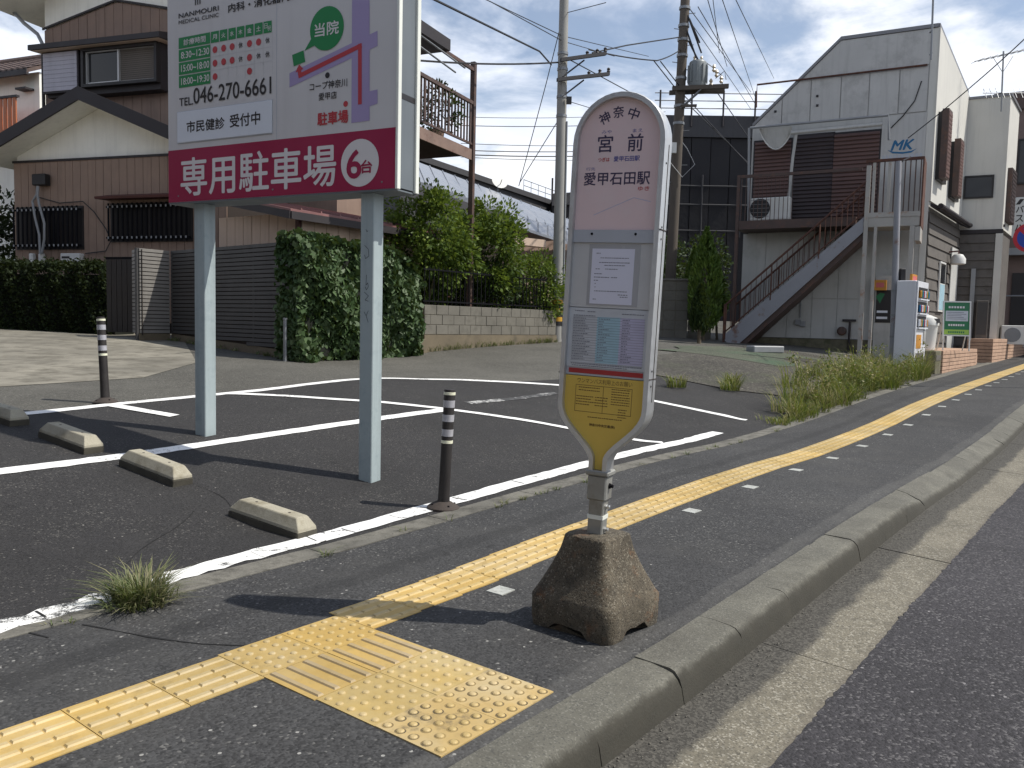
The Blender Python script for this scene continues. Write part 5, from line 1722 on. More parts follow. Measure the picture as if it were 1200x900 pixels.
# clipped hedge
hd_ = thing('clipped_hedge', 'low dark clipped hedge in front of the boarded house', 'hedge', at_depth(70, 383, 18.2))
p0, p1 = at_depth(-70, 383, 18.6), at_depth(146, 384, 17.6)
g4 = np.random.default_rng(8)
n = 20000
tt = g4.random(n); ctr = np.array(p0)[None] * (1 - tt[:, None]) + np.array(p1)[None] * tt[:, None]
hd_d = np.array((p1 - p0).normalized()); hd_n = np.array([hd_d[1], -hd_d[0], 0])
top = 2.34 + .05 * np.sin(tt * 31) - .35 * np.clip((tt - .93) / .07, 0, 1) ** 2
k = g4.random(n)
face_ = k < .55
o_ = np.where(face_, .42 + g4.normal(0, .05, n), g4.uniform(-.4, .45, n))
z_ = np.where(face_, .85 + (top - .85) * g4.random(n), top + g4.normal(0, .05, n))
o_ += .08 * np.sin(tt * 50 + z_ * 4)
P = ctr + hd_n * o_[:, None]; P[:, 2] = z_
V, F = leaf_quads(P, hd_n[None] * .8 + np.tile([0, 0, .5], (n, 1)), .075, .8, .6)
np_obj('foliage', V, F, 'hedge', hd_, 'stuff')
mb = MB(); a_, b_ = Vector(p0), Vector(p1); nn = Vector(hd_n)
mb.prism([Vector((*(a_ + nn * .3)[:2], .8)), Vector((*(b_ + nn * .3)[:2], .8)), Vector((*(b_ - nn * .3)[:2], .8)), Vector((*(a_ - nn * .3)[:2], .8))], Vector((0, 0, 1.35))); mb.build('hedge_shade_core', 'inner_dark', hd_)  # solid dark core painted as shade within the hedge

# ------------------------------------------------------------------ neighbouring house at the edge
NF = Fr(*at_depth(48, 200, 26)[:2], 112)
nh = thing('tiled_roof_house', 'neighbouring cream house with a brown tiled roof and orange wooden balcony', 'house', NF.P(-2, G(*NF.P(-2, 0)[:2])))
ng = G(NF.o.x, NF.o.y)
_, nez = NF.az(47, 84)
mb = MB(); NF.box(mb, -5, 0, ng, nez, -5, 0); mb.build('wall', 'plaster', nh)
na0, nrz = NF.az(0, 45)
mb = MB(); e_out = .5
ea, eb, rb_, ra = NF.P(-5.5, nez - .05, e_out), NF.P(.12, nez - .05, e_out), NF.P(.12, nez + 1.35, -2.4), NF.P(-5.5, nez + 1.35, -2.4)
mb.prism([ea, eb, rb_, ra], Vector((0, 0, -.12))); nroof = mb.build('roof', 'tile_roof', nh)
for k in range(9):
    for c_ in range(1):
        f0, f1 = k / 9, (k + 1) / 9
        mb = MB()
        q0, q1 = ea + (ra - ea) * f0 + Vector((0, 0, .012)), eb + (rb_ - eb) * f0 + Vector((0, 0, .012))
        q2, q3 = eb + (rb_ - eb) * f1 + Vector((0, 0, .0)), ea + (ra - ea) * f1 + Vector((0, 0, .0))
        # wavy row of pan tiles
        nt = 44; top = []; bot = []
        for j in range(nt + 1):
            t_ = j / nt; wv = .035 * abs(math.sin(t_ * math.pi * 22))
            bot.append(q0 + (q1 - q0) * t_ + Vector((0, 0, .03 + wv))); top.append(q3 + (q2 - q3) * t_ + Vector((0, 0, wv * .6)))
        for j in range(nt):
            mb.quad(bot[j], bot[j + 1], top[j + 1], top[j])
            mb.quad(bot[j] - Vector((0, 0, .05)), bot[j + 1] - Vector((0, 0, .05)), bot[j + 1], bot[j])
        mb.build('tile_row', 'tile_roof', nroof)
mb = MB(); mb.tube([NF.P(-5.5, nez + 1.42, -2.4), NF.P(.15, nez + 1.42, -2.4)], .11, 8); mb.build('ridge', 'tile_roof', nroof, smooth=True)
mb = MB(); NF.box(mb, -5.5, .12, nez - .22, nez - .06, .44, .53); mb.build('eave_gutter', 'fascia', nh)
_, nbz = NF.az(30, 160); _, nbt = NF.az(30, 123)
mb = MB(); NF.box(mb, -5, 0.2, nbz - .2, nbz, .0, .9); nb = mb.build('balcony', 'orange_wood', nh)
for k in range(26):
    a = -5 + k * .2
    mb = MB(); NF.box(mb, a, a + .13, nbz, nbt - .05, .86, .9); mb.build('balcony_board', 'orange_wood', nb)
mb = MB(); NF.box(mb, -5, .2, nbt - .05, nbt + .02, .82, .92); mb.build('balcony_rail', 'fascia', nb)
a0, z0 = NF.az(28, 108); mb = MB(); NF.box(mb, a0, a0 + .45, z0, z0 + .06, 0, .3); mb.build('bracket', 'fascia', nh)

# ------------------------------------------------------------------ block wall with shrubs
B0 = at_depth(497, 400, 16.2); B1 = at_depth(651, 400, 19.7)
bdv = Vector((B1.x - B0.x, B1.y - B0.y, 0)); BLN = bdv.length
BF = Fr(B0.x, B0.y, math.degrees(math.atan2(bdv.x, bdv.y)))
bw = thing('block_wall', 'low grey concrete block wall with stained footing under the shrubs', 'wall', BF.P(BLN / 2, .75))
ZTOP = 1.66
nb_ = 13; bl = BLN / nb_
for r in range(3):
    z1 = ZTOP - r * .195; z0 = z1 - .187
    off = (r % 2) * bl / 2
    for k in range(nb_ + (r % 2)):
        a0 = max(0, k * bl - off) + .004; a1 = min(BLN, (k + 1) * bl - off) - .004
        if a1 - a0 < .05:
            continue
        mb = MB(); j = random.uniform(-.004, .004); BF.box(mb, a0, a1, z0, z1, -.12, j); mb.build('block', 'block', bw, bevel=.005)
mb = MB(); BF.box(mb, 0, BLN, .5, ZTOP - .01, -.11, -.012); mb.build('mortar', 'block_base', bw)
zf = ZTOP - 3 * .195
mb = MB(); mb.prism([BF.P(-.02, G(*BF.P(0, 0)[:2]) - .1, .03), BF.P(BLN, G(*BF.P(BLN, 0)[:2]) - .1, .03), BF.P(BLN, zf, .03), BF.P(-.02, zf, .03)], BF.nr * -.16); mb.build('footing', 'block_base', bw)
mb = MB(); a0 = -.55; mb.prism([BF.P(a0, G(*BF.P(a0, 0)[:2]) - .1, .12), BF.P(-.03, G(*BF.P(0, 0)[:2]) - .1, .12), BF.P(-.03, zf - .08, .12), BF.P(a0, zf - .14, .12)], BF.nr * -.5); mb.build('step_block', 'block_base', bw)
fn = thing('iron_railing', 'thin dark iron railing on top of the concrete block wall', 'railing', BF.P(BLN / 2, ZTOP))
for k in range(34):
    a = .05 + k * (BLN - .1) / 33
    mb = MB(); BF.box(mb, a - .008, a + .008, ZTOP, ZTOP + .75, -.07, -.054); mb.build('bar', 'bars', fn)
for z in (ZTOP + .06, ZTOP + .68):
    mb = MB(); BF.box(mb, 0, BLN, z, z + .03, -.054, -.04); mb.build('rail', 'bars', fn)


def shrub(name, label, base, height, rx, ry, zc, rz, nleaf, ncl, m, size, seed, group=None, trunk_r=.04, clr=.26, shell=.5):
    t_ = thing(name, label, 'shrub' if 'tree' not in name else 'tree', base, group)
    b = Vector(base); c = (b.x, b.y, zc)
    P, D = clumps(c, (rx, ry, rz), ncl, nleaf, clr, seed=seed, shell=shell)
    keep = P[:, 2] > b.z + .02
    V, F = leaf_quads(P[keep], D[keep], size)
    np_obj('crown', V, F, m, t_, 'stuff')
    g = random.Random(seed)
    mb = MB()
    mb.tube([b - Vector((0, 0, .1)), b + Vector((g.uniform(-.05, .05), g.uniform(-.05, .05), (zc - b.z) * .5)), Vector((c[0] + g.uniform(-.08, .08), c[1], zc + rz * .3))], [trunk_r, trunk_r * .8, trunk_r * .4], 7)
    tr = mb.build('trunk', 'bark', t_, smooth=True)
    for k in range(6):
        an = g.uniform(0, 6.28); h0 = b.z + (zc - b.z) * g.uniform(.25, .8)
        mb = MB(); mb.tube([Vector((b.x, b.y, h0)), Vector((b.x + math.cos(an) * rx * .4, b.y + math.sin(an) * ry * .4, h0 + rz * .35)), Vector((b.x + math.cos(an) * rx * .75, b.y + math.sin(an) * ry * .75, h0 + rz * .6))], [trunk_r * .5, trunk_r * .35, trunk_r * .15], 5); mb.build('branch', 'bark', tr)
    return t_


def sb(px, Y):
    p = at_depth(px, 400, Y); return (p.x, p.y, max(G(p.x, p.y), .8))


shrub('garden_shrub', 'tall sunlit shrub overhanging between the ivy hedge and the block wall', sb(500, 17.6), 3, 1.05, .95, 3.05, 1.12, 11000, 80, 'shrub', .10, 1, 'shrubs above the block wall', clr=.3)
shrub('garden_shrub', 'yellow-green shrub below the brown balcony post, reaching over the iron railing', sb(566, 18.6), 3, .88, .85, 2.85, 1.15, 10000, 74, 'shrub', .10, 2, 'shrubs above the block wall', clr=.28)
shrub('garden_shrub', 'rounded green shrub spilling over the wall next to the grey utility pole', sb(626, 20.0), 3, .74, .8, 2.15, .85, 7000, 54, 'shrub', .09, 3, 'shrubs above the block wall', clr=.25)
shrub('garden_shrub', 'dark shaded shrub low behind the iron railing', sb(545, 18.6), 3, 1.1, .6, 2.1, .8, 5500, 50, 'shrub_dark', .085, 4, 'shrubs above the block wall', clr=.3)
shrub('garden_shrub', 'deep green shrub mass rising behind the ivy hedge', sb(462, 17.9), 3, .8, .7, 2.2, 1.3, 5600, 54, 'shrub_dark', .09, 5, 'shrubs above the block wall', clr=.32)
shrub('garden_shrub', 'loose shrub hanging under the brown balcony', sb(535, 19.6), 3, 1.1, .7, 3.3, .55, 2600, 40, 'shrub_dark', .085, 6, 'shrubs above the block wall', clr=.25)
shrub('garden_shrub', 'dark garden bush filling the gap behind the iron railing near the pole', sb(598, 20.2), 3, .9, .6, 2.1, .7, 2600, 36, 'shrub_dark', .085, 7, 'shrubs above the block wall', clr=.3)

# dark yard behind the railing: board fence
yf = thing('board_fence', 'dark weathered board fence in the shade behind the garden shrubs', 'fence', BF.P(BLN / 2, 1, -1.9))
for k in range(22):
    a = -1.2 + k * .3
    mb = MB(); BF.box(mb, a, a + .28, .8, 2.6 + random.uniform(-.03, .03), -2.6, -2.57); mb.build('board', 'winframe_dark' if k % 3 else 'steel_brown', yf)
gtd = thing('yard_gate', 'low dark gate panel beside the striped foot of the grey pole', 'gate', at_depth(662, 380, 20.6))
p = at_depth(655, 402, 20.6); mb = MB(); mb.obox((p.x, p.y, .8), (.75, .35, 0), (0, .05, 0), (0, 0, 1.0)); mb.build('gate_panel', 'steel_brown', gtd)
for k in range(5):
    mb = MB(); mb.obox((p.x + .05 + .14 * k, p.y - .02 + .065 * k, .85), (.1, .047, 0), (0, -.02, 0), (0, 0, .9)); mb.build('upright_board', 'steel_brown', gtd)

# ------------------------------------------------------------------ houses behind the garden
GF = Fr(*at_depth(480, 230, 24)[:2], 60)
gh = thing('grey_roof_house', 'house with a long grey metal roof behind the garden shrubs', 'house', GF.P(4, 1.2))


def roof_quad(parent, name, P4, m, th=.1, ribs=0):
    mb = MB(); mb.prism(P4, Vector((0, 0, -th))); r = mb.build(name, m, parent)
    for k in range(ribs):
        f = (k + .5) / ribs
        p, q_ = P4[0].lerp(P4[1], f), P4[3].lerp(P4[2], f)
        d = (P4[1] - P4[0]).normalized() * .04
        mb = MB(); mb.prism([p, p + d, q_ + d, q_], Vector((0, 0, .035))); mb.build('roof_seam', m, r)
    return r


# near roof: lower eave runs from under the balcony down to the grey pole
E0, E1 = at_depth(600, 250, 24.5), at_depth(680, 277, 29.5)
Rg0, Rg1 = at_depth(480, 186, 26.5), at_depth(680, 262, 33.5)
E00 = at_depth(490, 212, 20.5)
roof_quad(gh, 'roof', [E00, E1, Rg1, Rg0], 'grey_roof', .12, 16)
roof_quad(gh, 'lower_roof', [at_depth(600, 262, 24.0), at_depth(688, 291, 28.5), at_depth(688, 279, 29.3), at_depth(600, 250.5, 24.6)], 'grey_roof', .08, 8)
mb = MB()
wa, wb_ = at_depth(585, 262, 25.3), at_depth(700, 292, 30.5)
mb.prism([Vector((wa.x, wa.y, 1)), Vector((wb_.x, wb_.y, 1)), Vector((wb_.x, wb_.y, wb_.z)), Vector((wa.x, wa.y, wa.z))], Vector((-1.5, 3.0, 0))); mb.build('wall', 'siding_up', gh)
mb = MB(); e_ = at_depth(605, 276, 24.4); mb.obox(Vector((e_.x, e_.y, e_.z - .25)), Vector((.9, .8, 0)), Vector((-.1, .3, 0)), Vector((0, 0, .22))); mb.build('porch_roof', 'siding_light', gh)
# higher roof line beyond
bh = thing('flat_roof_block', 'long low grey block with rooftop railings beyond the grey-roofed house', 'building', at_depth(560, 230, 38))
q0, q1 = at_depth(470, 175, 34), at_depth(668, 243, 46)
mb = MB(); dirv = Vector((q1.x - q0.x, q1.y - q0.y, 0))
mb.prism([Vector((q0.x, q0.y, 1)), Vector((q1.x, q1.y, 1)), q1, q0], Vector((-2.5, 4, 0))); mb.build('wall', 'parapet', bh)
mb = MB(); mb.prism([q0 - Vector((0, 0, .25)), q1 - Vector((0, 0, .25)), q1, q0], Vector((.08, -.12, .02))); mb.build('coping', 'parapet', bh)
for k in range(7):
    f = .66 + .3 * k / 6
    p = q0.lerp(q1, f); mb = MB(); mb.tube([p, p + Vector((0, 0, .6))], .015, 5); mb.build('railing_post', 'galv', bh)
for h in (.3, .58):
    mb = MB(); mb.tube([q0.lerp(q1, .66) + Vector((0, 0, h)), q0.lerp(q1, .96) + Vector((0, 0, h))], .018, 5); mb.build('railing_bar', 'galv', bh)
mb = MB(); p = q0.lerp(q1, .86); mb.tube([p - Vector((0, 0, .6)), p + Vector((0, 0, 1.2))], .05, 6); mb.build('vent_pipe', 'fascia', bh)
dish = thing('satellite_dish', 'white satellite dish on the roof edge beyond the shrubs', 'satellite dish', at_depth(585, 216, 30))
c = at_depth(585, 213, 30); ax = Vector((.35, -.85, .4)).normalized()
mb = MB(); mb.lathe(c, [(.30, .07), (.24, .04), (.12, .01), (.01, 0)], 20, axis=ax); mb.build('reflector', 'white_plastic', dish, smooth=True)
mb = MB(); mb.tube([c - Vector((0, 0, .2)), c + ax * .3 - Vector((0, 0, .08))], .015, 5); mb.build('feed_arm', 'galv', dish)
mb = MB(); mb.tube([c, c - ax * .12, c - ax * .14 - Vector((0, 0, .55))], .025, 6); mb.build('mast', 'galv', dish)

# ------------------------------------------------------------------ utility poles
cpb = at_depth(652, 402, 20.0); cpb.z = G(cpb.x, cpb.y) - .05
cpt = at_depth(661, 0, 20.0)
cp = thing('utility_pole', 'grey concrete utility pole with crossarms and a striped yellow guard', 'utility pole', cpb, 'utility poles')
top = cpb + (cpt - cpb) * 1.22
mb = MB(); mb.tube([cpb, cpb + (top - cpb) * .5, top], [.135, .118, .100], 16); mb.build('shaft', 'pole_conc', cp, smooth=True)
pz = lambda py: cpb.lerp(cpt, (402 - py) / 402.0)
g0, g1 = pz(381), pz(350)
for k in range(6):
    mb = MB(); f0, f1 = k / 6, (k + 1) / 6
    a_, b_ = g0.lerp(g1, f0), g0.lerp(g1, f1)
    rr = .142
    mb.tube([a_, b_], rr, 14); mb.build('guard_band', 'yellow_guard' if k % 2 else 'black_plastic', cp, smooth=True)
armd = Vector((.93, .36, 0))
for py, L0, L1, nm in ((72, -.12, 1.05, 0), (95, -.2, 1.15, 1)):
    p = pz(py)
    mb = MB(); o = p + armd * L0 - Vector((0, 0, .04)); mb.obox(o + Vector((.04, -.14, 0)), armd * (L1 - L0) + Vector((0, 0, .30)), Vector((.03, -.08, 0)), Vector((0, 0, .08))); arm = mb.build('crossarm', 'parapet', cp)
    mb = MB(); mb.tube([p - Vector((0, .12, .35)), p + armd * .55 + Vector((0, -.12, .1))], .02, 5); mb.build('arm_brace', 'parapet', arm)
    for f in (.55, .8, 1.0):
        q_ = p + armd * L1 * f + Vector((.04, -.16, .33 * f))
        mb = MB(); mb.lathe(q_, [(.02, 0), (.045, .03), (.03, .06), (.045, .09), (.02, .12)], 8); mb.build('insulator', 'fascia', arm)
for py in (60, 78, 110, 132):
    mb = MB(); a_, b_ = pz(py + 3), pz(py); mb.tube([a_, b_], .128, 14); mb.build('pole_band', 'galv', cp, smooth=True)
mb = MB(); mb.obox(pz(118) + Vector((.1, -.1, -.06)), (.12, 0, 0), (0, -.1, 0), (0, 0, .16)); mb.build('junction_box', 'black_plastic', cp)
mb = MB(); mb.tube([pz(395) + Vector((.14, -.05, 0)), pz(140) + Vector((.13, -.05, 0))], .022, 6); mb.build('riser_pipe', 'pvc', cp)

dpb = at_depth(782, 395, 25.0); dpb.z = G(dpb.x, dpb.y) - .1
dpt = at_depth(803, 0, 25.0)
dp = thing('utility_pole', 'old dark utility pole carrying a grey transformer and many cables', 'utility pole', dpb, 'utility poles')
dtop = dpb + (dpt - dpb) * 1.2
mb = MB(); mb.tube([dpb, dpb.lerp(dtop, .5), dtop], [.165, .15, .13], 16); mb.build('shaft', 'pole_dark', dp, smooth=True)
dz = lambda py: dpb.lerp(dpt, (395 - py) / 395.0)
p = dz(103)
ard = Vector((.97, -.22, 0))
mb = MB(); mb.obox(p - ard * .28 + Vector((0, -.28, -.06)), ard * 1.6, (0, .10, 0), (0, 0, .12)); shelf = mb.build('platform_arm', 'pole_dark', dp)
mb = MB(); mb.obox(p - ard * .28 + Vector((0, .18, -.06)), ard * 1.6, (0, .10, 0), (0, 0, .12)); mb.build('platform_arm', 'pole_dark', dp)
for s_ in (-.24, .24):
    mb = MB(); mb.tube([dz(125) + Vector((0, s_ * .6, 0)), p + ard * .55 + Vector((0, s_, -.05))], .025, 5); mb.build('arm_brace', 'galv', dp)
tc = p + ard * .48 + Vector((0, 0, .06))
mb = MB(); mb.lathe(tc, [(.24, 0), (.255, .03), (.255, .68), (.24, .72), (.18, .76), (.02, .77)], 20); tf = mb.build('transformer', 'trafo', dp, smooth=True)
for k in range(10):
    a = k * .628
    mb = MB(); o = tc + Vector((math.cos(a) * .25, math.sin(a) * .25, .12)); mb.obox(o, Vector((math.cos(a), math.sin(a), 0)) * .05, Vector((-math.sin(a), math.cos(a), 0)) * .02, (0, 0, .5)); mb.build('cooling_fin', 'trafo', tf)
for x_, y_ in ((-.1, 0), (.1, 0)):
    mb = MB(); mb.lathe(tc + Vector((x_, y_, .76)), [(.03, 0), (.05, .03), (.03, .06), (.05, .09), (.02, .14)], 8); mb.build('bushing', 'porcelain', tf)
for xx, zz in ((.85, .05), (1.0, .30), (1.14, .12), (.92, .45)):
    mb = MB(); mb.lathe(p + ard * xx + Vector((0, -.1, zz)), [(.02, 0), (.06, .05), (.03, .1), (.06, .15), (.02, .22)], 8); mb.build('insulator', 'porcelain', dp)
mb = MB(); mb.tube([p + ard * 1.2, p + ard * 1.2 + Vector((0, 0, .35)), p + ard * .9 + Vector((0, 0, .62)), p + ard * .6 + Vector((0, 0, .85))], .012, 5); mb.build('lead_wire', 'wire', dp)
mb = MB(); mb.tube([p + ard * 1.0 + Vector((0, 0, .3)), p + ard * 1.25 + Vector((0, 0, .5)), p + ard * 1.3 + Vector((0, 0, .25))], .012, 5); mb.build('lead_wire', 'wire', dp)
for py in (8, 28, 44, 62, 88, 120, 140):
    mb = MB(); mb.tube([dz(py + 3), dz(py)], .165, 14); mb.build('pole_band', 'galv', dp, smooth=True)
for py, s_ in ((16, 1), (34, -1), (52, 1), (72, -1), (80, 1), (150, 1), (170, -1), (190, 1), (210, -1)):
    mb = MB(); q_ = dz(py); mb.tube([q_, q_ + Vector((.30 * s_, -.1, 0))], .012, 5); mb.build('climbing_step', 'galv', dp)
mb = MB(); mb.obox(dz(123) + Vector((0, -.2, -.03)), (.45, -.08, 0), (0, .06, 0), (0, 0, .07)); mb.build('small_arm', 'pole_dark', dp)
mb = MB(); mb.obox(dz(178) + Vector((-.28, -.22, 0)), (.2, 0, 0), (0, -.1, 0), (0, 0, .3)); mb.build('cable_box', 'white_plastic', dp)
mb = MB(); mb.tube([dz(165) + Vector((.1, -.2, 0)), dz(172) + Vector((.25, -.2, 0)), dz(190) + Vector((.5, -.2, 0)), dz(205) + Vector((.15, -.2, 0)), dz(185) + Vector((-.3, -.2, 0))], .012, 5); mb.build('slack_cable', 'pvc', dp)


# ------------------------------------------------------------------ cables
def cable(label, pts, r=.012, sag=0.0, group='overhead cables'):
    P = [at_depth(*p) if len(p) == 3 and p[2] > 0 and p[0] > -400 and isinstance(p, tuple) else Vector(p) for p in pts]
    path = []
    for k in range(len(P) - 1):
        m_ = 10
        for j in range(m_ + (1 if k == len(P) - 2 else 0)):
            t_ = j / m_
            q_ = P[k].lerp(P[k + 1], t_); q_.z -= sag * 4 * t_ * (1 - t_)
            path.append(q_)
    mb = MB(); mb.tube(path, r, 5)
    o = mb.build('overhead_cable', 'wire'); tag(o, label, 'cable', group)
    return o


cable('thick black cable slanting down from above to the grey concrete pole', [(500, -5, 13), (632, 60, 19), (646, 76, 20)], .020)
cable('black cable strung level from the brown balcony to the grey concrete pole', [(440, 66, 15), (655, 73, 20)], .020, .08)
cable('thin wire high over the balcony, upper one of a pair', [(560, -5, 17), (659, 42, 20), (760, 66, 30)], .010)
cable('thin wire high over the balcony, lower one of a pair', [(575, 2, 17), (659, 48, 20), (720, 66, 30)], .010)
cable('thin guy wire slanting from high on the grey pole to the left of its foot', [(659, 22, 20), (640, 98, 21), (608, 218, 23)], .011)
cable('guy wire from the middle of the grey pole crossing the other guy wire', [(656, 138, 20), (609, 214, 23)], .011)
cable('cable from the upper crossarm of the grey pole to the dark pole', [(694, 62, 20.2), (735, 53, 22), (800, 43, 25)], .018)
cable('cable from the grey pole crossarm dipping to the dark pole below the first', [(690, 58, 20.2), (770, 71, 23), (798, 58, 25)], .018, .04)
cable('pair of drop cables leaning from the span down to the dark pole, first', [(766, 71, 23), (792, 104, 25)], .016)
cable('pair of drop cables leaning from the span down to the dark pole, second', [(774, 72, 23), (797, 102, 25)], .016)
cable('wire from the grey pole slanting down behind the bus stop head', [(664, 68, 20), (775, 128, 30)], .014)
cable('thin wire from the grey pole middle running behind the bus stop', [(664, 118, 20), (775, 152, 32)], .009)
cable('wire from the top of the grey pole leaving to the upper right', [(664, 15, 20), (710, 3, 18)], .009)
for i, (y0, y1, r_) in enumerate(((137, 131, .012), (147, 141, .016), (168, 166, .013), (176, 172, .02), (181, 178, .025), (184, 184, .013))):
    cable(['uppermost', 'second', 'third', 'fourth', 'fifth', 'lowest'][i] + ' of the level distant wires behind the grey concrete pole', [(540, y0, 34), (780, y1, 44)], r_, .15)
rw = [((845, -5, 18), (886, 117, 40), .010), ((860, -5, 18), (907, 92, 42), .010), ((835, -5, 20), (843, 62, 30), .010), ((828, -5, 20), (852, 78, 32), .011), ((818, 8, 25), (885, 122, 45), .014), ((808, 10, 25), (880, 108, 46), .014), ((812, 30, 25), (880, 128, 46), .012)]
for i, (a, b, r_) in enumerate(rw):
    cable(['first', 'second', 'third', 'fourth', 'fifth', 'sixth', 'seventh'][i] + ' wire from the right in the fan of wires leaving the dark pole upwards' if i < 4 else ['', '', '', '', 'uppermost', 'middle', 'lowest'][i] + ' of the long wires falling from the dark pole to the stepped white building', [a, b], r_)
for i, (x0, y0, x1, y1) in enumerate(((806, 18, 822, 62), (808, 22, 820, 50), (805, 36, 816, 68), (807, 48, 818, 70))):
    cable(['first', 'second', 'third', 'fourth'][i] + ' of the thick lead cables dropping along the dark pole to its transformer', [(x0, y0, 24.9), (x1, y1, 24.7)], .026)
for i, (x0, y0, x1, y1) in enumerate(((798, 108, 884, 200), (802, 118, 876, 190), (838, 105, 880, 165))):
    cable(['lower', 'middle', 'upper'][i] + ' of the stay cables slanting from the transformer pole across the dark sheeted viaduct', [(x0, y0, 25), (x1, y1, 36)], .016)
cable('single wire slanting from the roof antenna down to the white building corner', [(1215, 32, 17), (1140, 100, 18.5), (1064, 162, 19.5)], .012, .02)

# ------------------------------------------------------------------ dark sheeted viaduct far behind
VF = Fr(*at_depth(770, 140, 46)[:2], 92)
via = thing('sheeted_viaduct', 'large dark sheeted viaduct wall with rails behind the transformer pole', 'viaduct', VF.P(2, 1.3))
_, vz = VF.az(830, 136)
va0, va1 = VF.az(766, 140)[0], VF.az(905, 140)[0]
mb = MB(); VF.box(mb, va0 - .2, va1 + 3, vz - 1.15, vz, -3, .12); mb.build('parapet', 'parapet', via)
for k in range(12):
    a0 = va0 + k * 1.05
    mb = MB(); VF.box(mb, a0 + .02, a0 + 1.03, 1.0, vz - 1.18, -2, random.uniform(-.06, .02)); mb.build('dark_sheet', 'sheeting', via)
for zz in (vz - 3.8, vz - 4.8, vz - 6.2):
    mb = MB(); mb.tube([VF.P(va0, zz, .3), VF.P(va1 + 2, zz, .3)], .05, 6); mb.build('scaffold_rail', 'sheet_rail', via)
for k in range(5):
    a0 = va0 + .6 + k * 2.1
    mb = MB(); mb.tube([VF.P(a0, vz - 6.5, .3), VF.P(a0, vz - 3.2, .3)], .055, 6); mb.build('scaffold_post', 'sheet_rail', via)
for k in range(6):
    a0 = va0 + .3 + k * 1.7
    mb = MB(); mb.tube([VF.P(a0, vz - .6, .18), VF.P(a0, vz + 1.3, .18)], .05, 6); mb.build('roof_post', 'fascia', via)
for zz in (vz + .35, vz + .75, vz + 1.15):
    mb = MB(); mb.tube([VF.P(va0, zz, .18), VF.P(va1 + 1, zz, .18)], .028, 5); mb.build('roof_rail', 'galv', via)
db = thing('dark_flat_building', 'dark flat-topped building glimpsed between the grey pole and the bus stop', 'building', at_depth(690, 300, 42))
q0, q1 = at_depth(648, 230, 42), at_depth(772, 222, 44)
mb = MB(); mb.prism([Vector((q0.x, q0.y, 1)), Vector((q1.x, q1.y, 1)), q1, q0], Vector((0, 4, 0))); mb.build('wall', 'sheeting', db)
mb = MB(); mb.prism([q0 - Vector((.05, .1, .5)), q1 - Vector((-.05, .1, .5)), q1 + Vector((0, -.1, .1)), q0 + Vector((0, -.1, .1))], Vector((0, -.15, 0))); mb.build('coping', 'parapet', db)
for k in range(9):
    p = q0.lerp(q1, (k + .5) / 9); mb = MB(); mb.tube([p, p + Vector((0, 0, .8))], .03, 5); mb.build('roof_post', 'galv', db)

# ------------------------------------------------------------------ stepped white building
PF = Fr(*at_depth(1000, 398, 22.4)[:2], 119)          # stair face
zg_ = .72
_, z33 = PF.az(1090, 32)
cA = PF.az(1096, 100)[0]                                # corner along the face
RS = Fr(*PF.P(cA, 0)[:2], 37)                           # street side
wb = thing('stepped_white_building', 'pale shop building with a sloping gable, brown shutters and an outside stair', 'building', PF.P(0, .8))
a_L = PF.az(880, 200)[0]
prof = [(a_L, zg_), (cA, zg_), (cA, PF.az(1096, 31)[1]), (PF.az(986, 46)[0], PF.az(986, 46)[1]), (a_L, PF.az(880, 148)[1])]
backv = RS.d * 5.3
front = [PF.P(a, z) for a, z in prof]
drop = [0, 0, -.62, -.3, 0]
mb = MB(); mb.loft([front, [p + backv + Vector((0, 0, d)) for p, d in zip(front, drop)]]); mb.build('core_wall', 'low_wall', wb)
# panels of the upper face
zr_ = lambda x: PF.az(x, 149 - (x - 880) * .0917)[1]
z_low = (PF.az(880, 149)[1] + PF.az(1040, 135)[1]) / 2
z_mid = (PF.az(928, 94.4)[1] + PF.az(1080, 79)[1]) / 2
seams = [880, 917, 950, 985, 1018, 1053, 1087]


def roofline(a):
    A, B, C = prof[4], prof[3], prof[2]
    if a < B[0]:
        return A[1] + (B[1] - A[1]) * (a - A[0]) / (B[0] - A[0])
    return B[1] + (C[1] - B[1]) * (a - B[0]) / (C[0] - B[0])


sa = [PF.az(x, 120)[0] for x in seams]; sa[0] = a_L + .01; sa[-1] = cA - .16
for k in range(6):
    a0, a1 = sa[k] + .012, sa[k + 1] - .012
    pts = [(a0, z_low), (a1, z_low), (a1, min(z_mid - .02, roofline(a1) - .06)), (a0, min(z_mid - .02, roofline(a0) - .06))]
    if roofline(a0) < z_mid < roofline(a1):
        ac = a0
        while roofline(ac) - .06 < z_mid - .02:
            ac += .01
        pts.insert(3, (ac, z_mid - .02))
    mb = MB(); mb.prism([PF.P(a, z, .001) for a, z in pts], PF.nr * .03); mb.build('wall_panel', 'grey_panel', wb)
ab = a_L
while roofline(ab) < z_mid + .1:
    ab += .01
aB = prof[3][0]
mb = MB(); mb.prism([PF.P(ab, z_mid + .03, .001), PF.P(cA - .16, z_mid + .03, .001), PF.P(cA - .16, roofline(cA - .16) - .05, .001), PF.P(aB, roofline(aB) - .05, .001)], PF.nr * .028); mb.build('wall_panel', 'grey_panel', wb)
mb = MB(); PF.box(mb, cA - .145, cA + .01, zg_, prof[2][1] - .05, .001, .02); mb.build('corner_panel', 'white_wall', wb)
mb = MB(); mb.tube([PF.P(PF.az(887, 125)[0], z_mid - .62, .08), PF.P(PF.az(887, 125)[0], z_mid, .08), PF.P(cA - .2, z_mid, .08)], .026, 6); mb.build('pipe_rail', 'rust', wb)
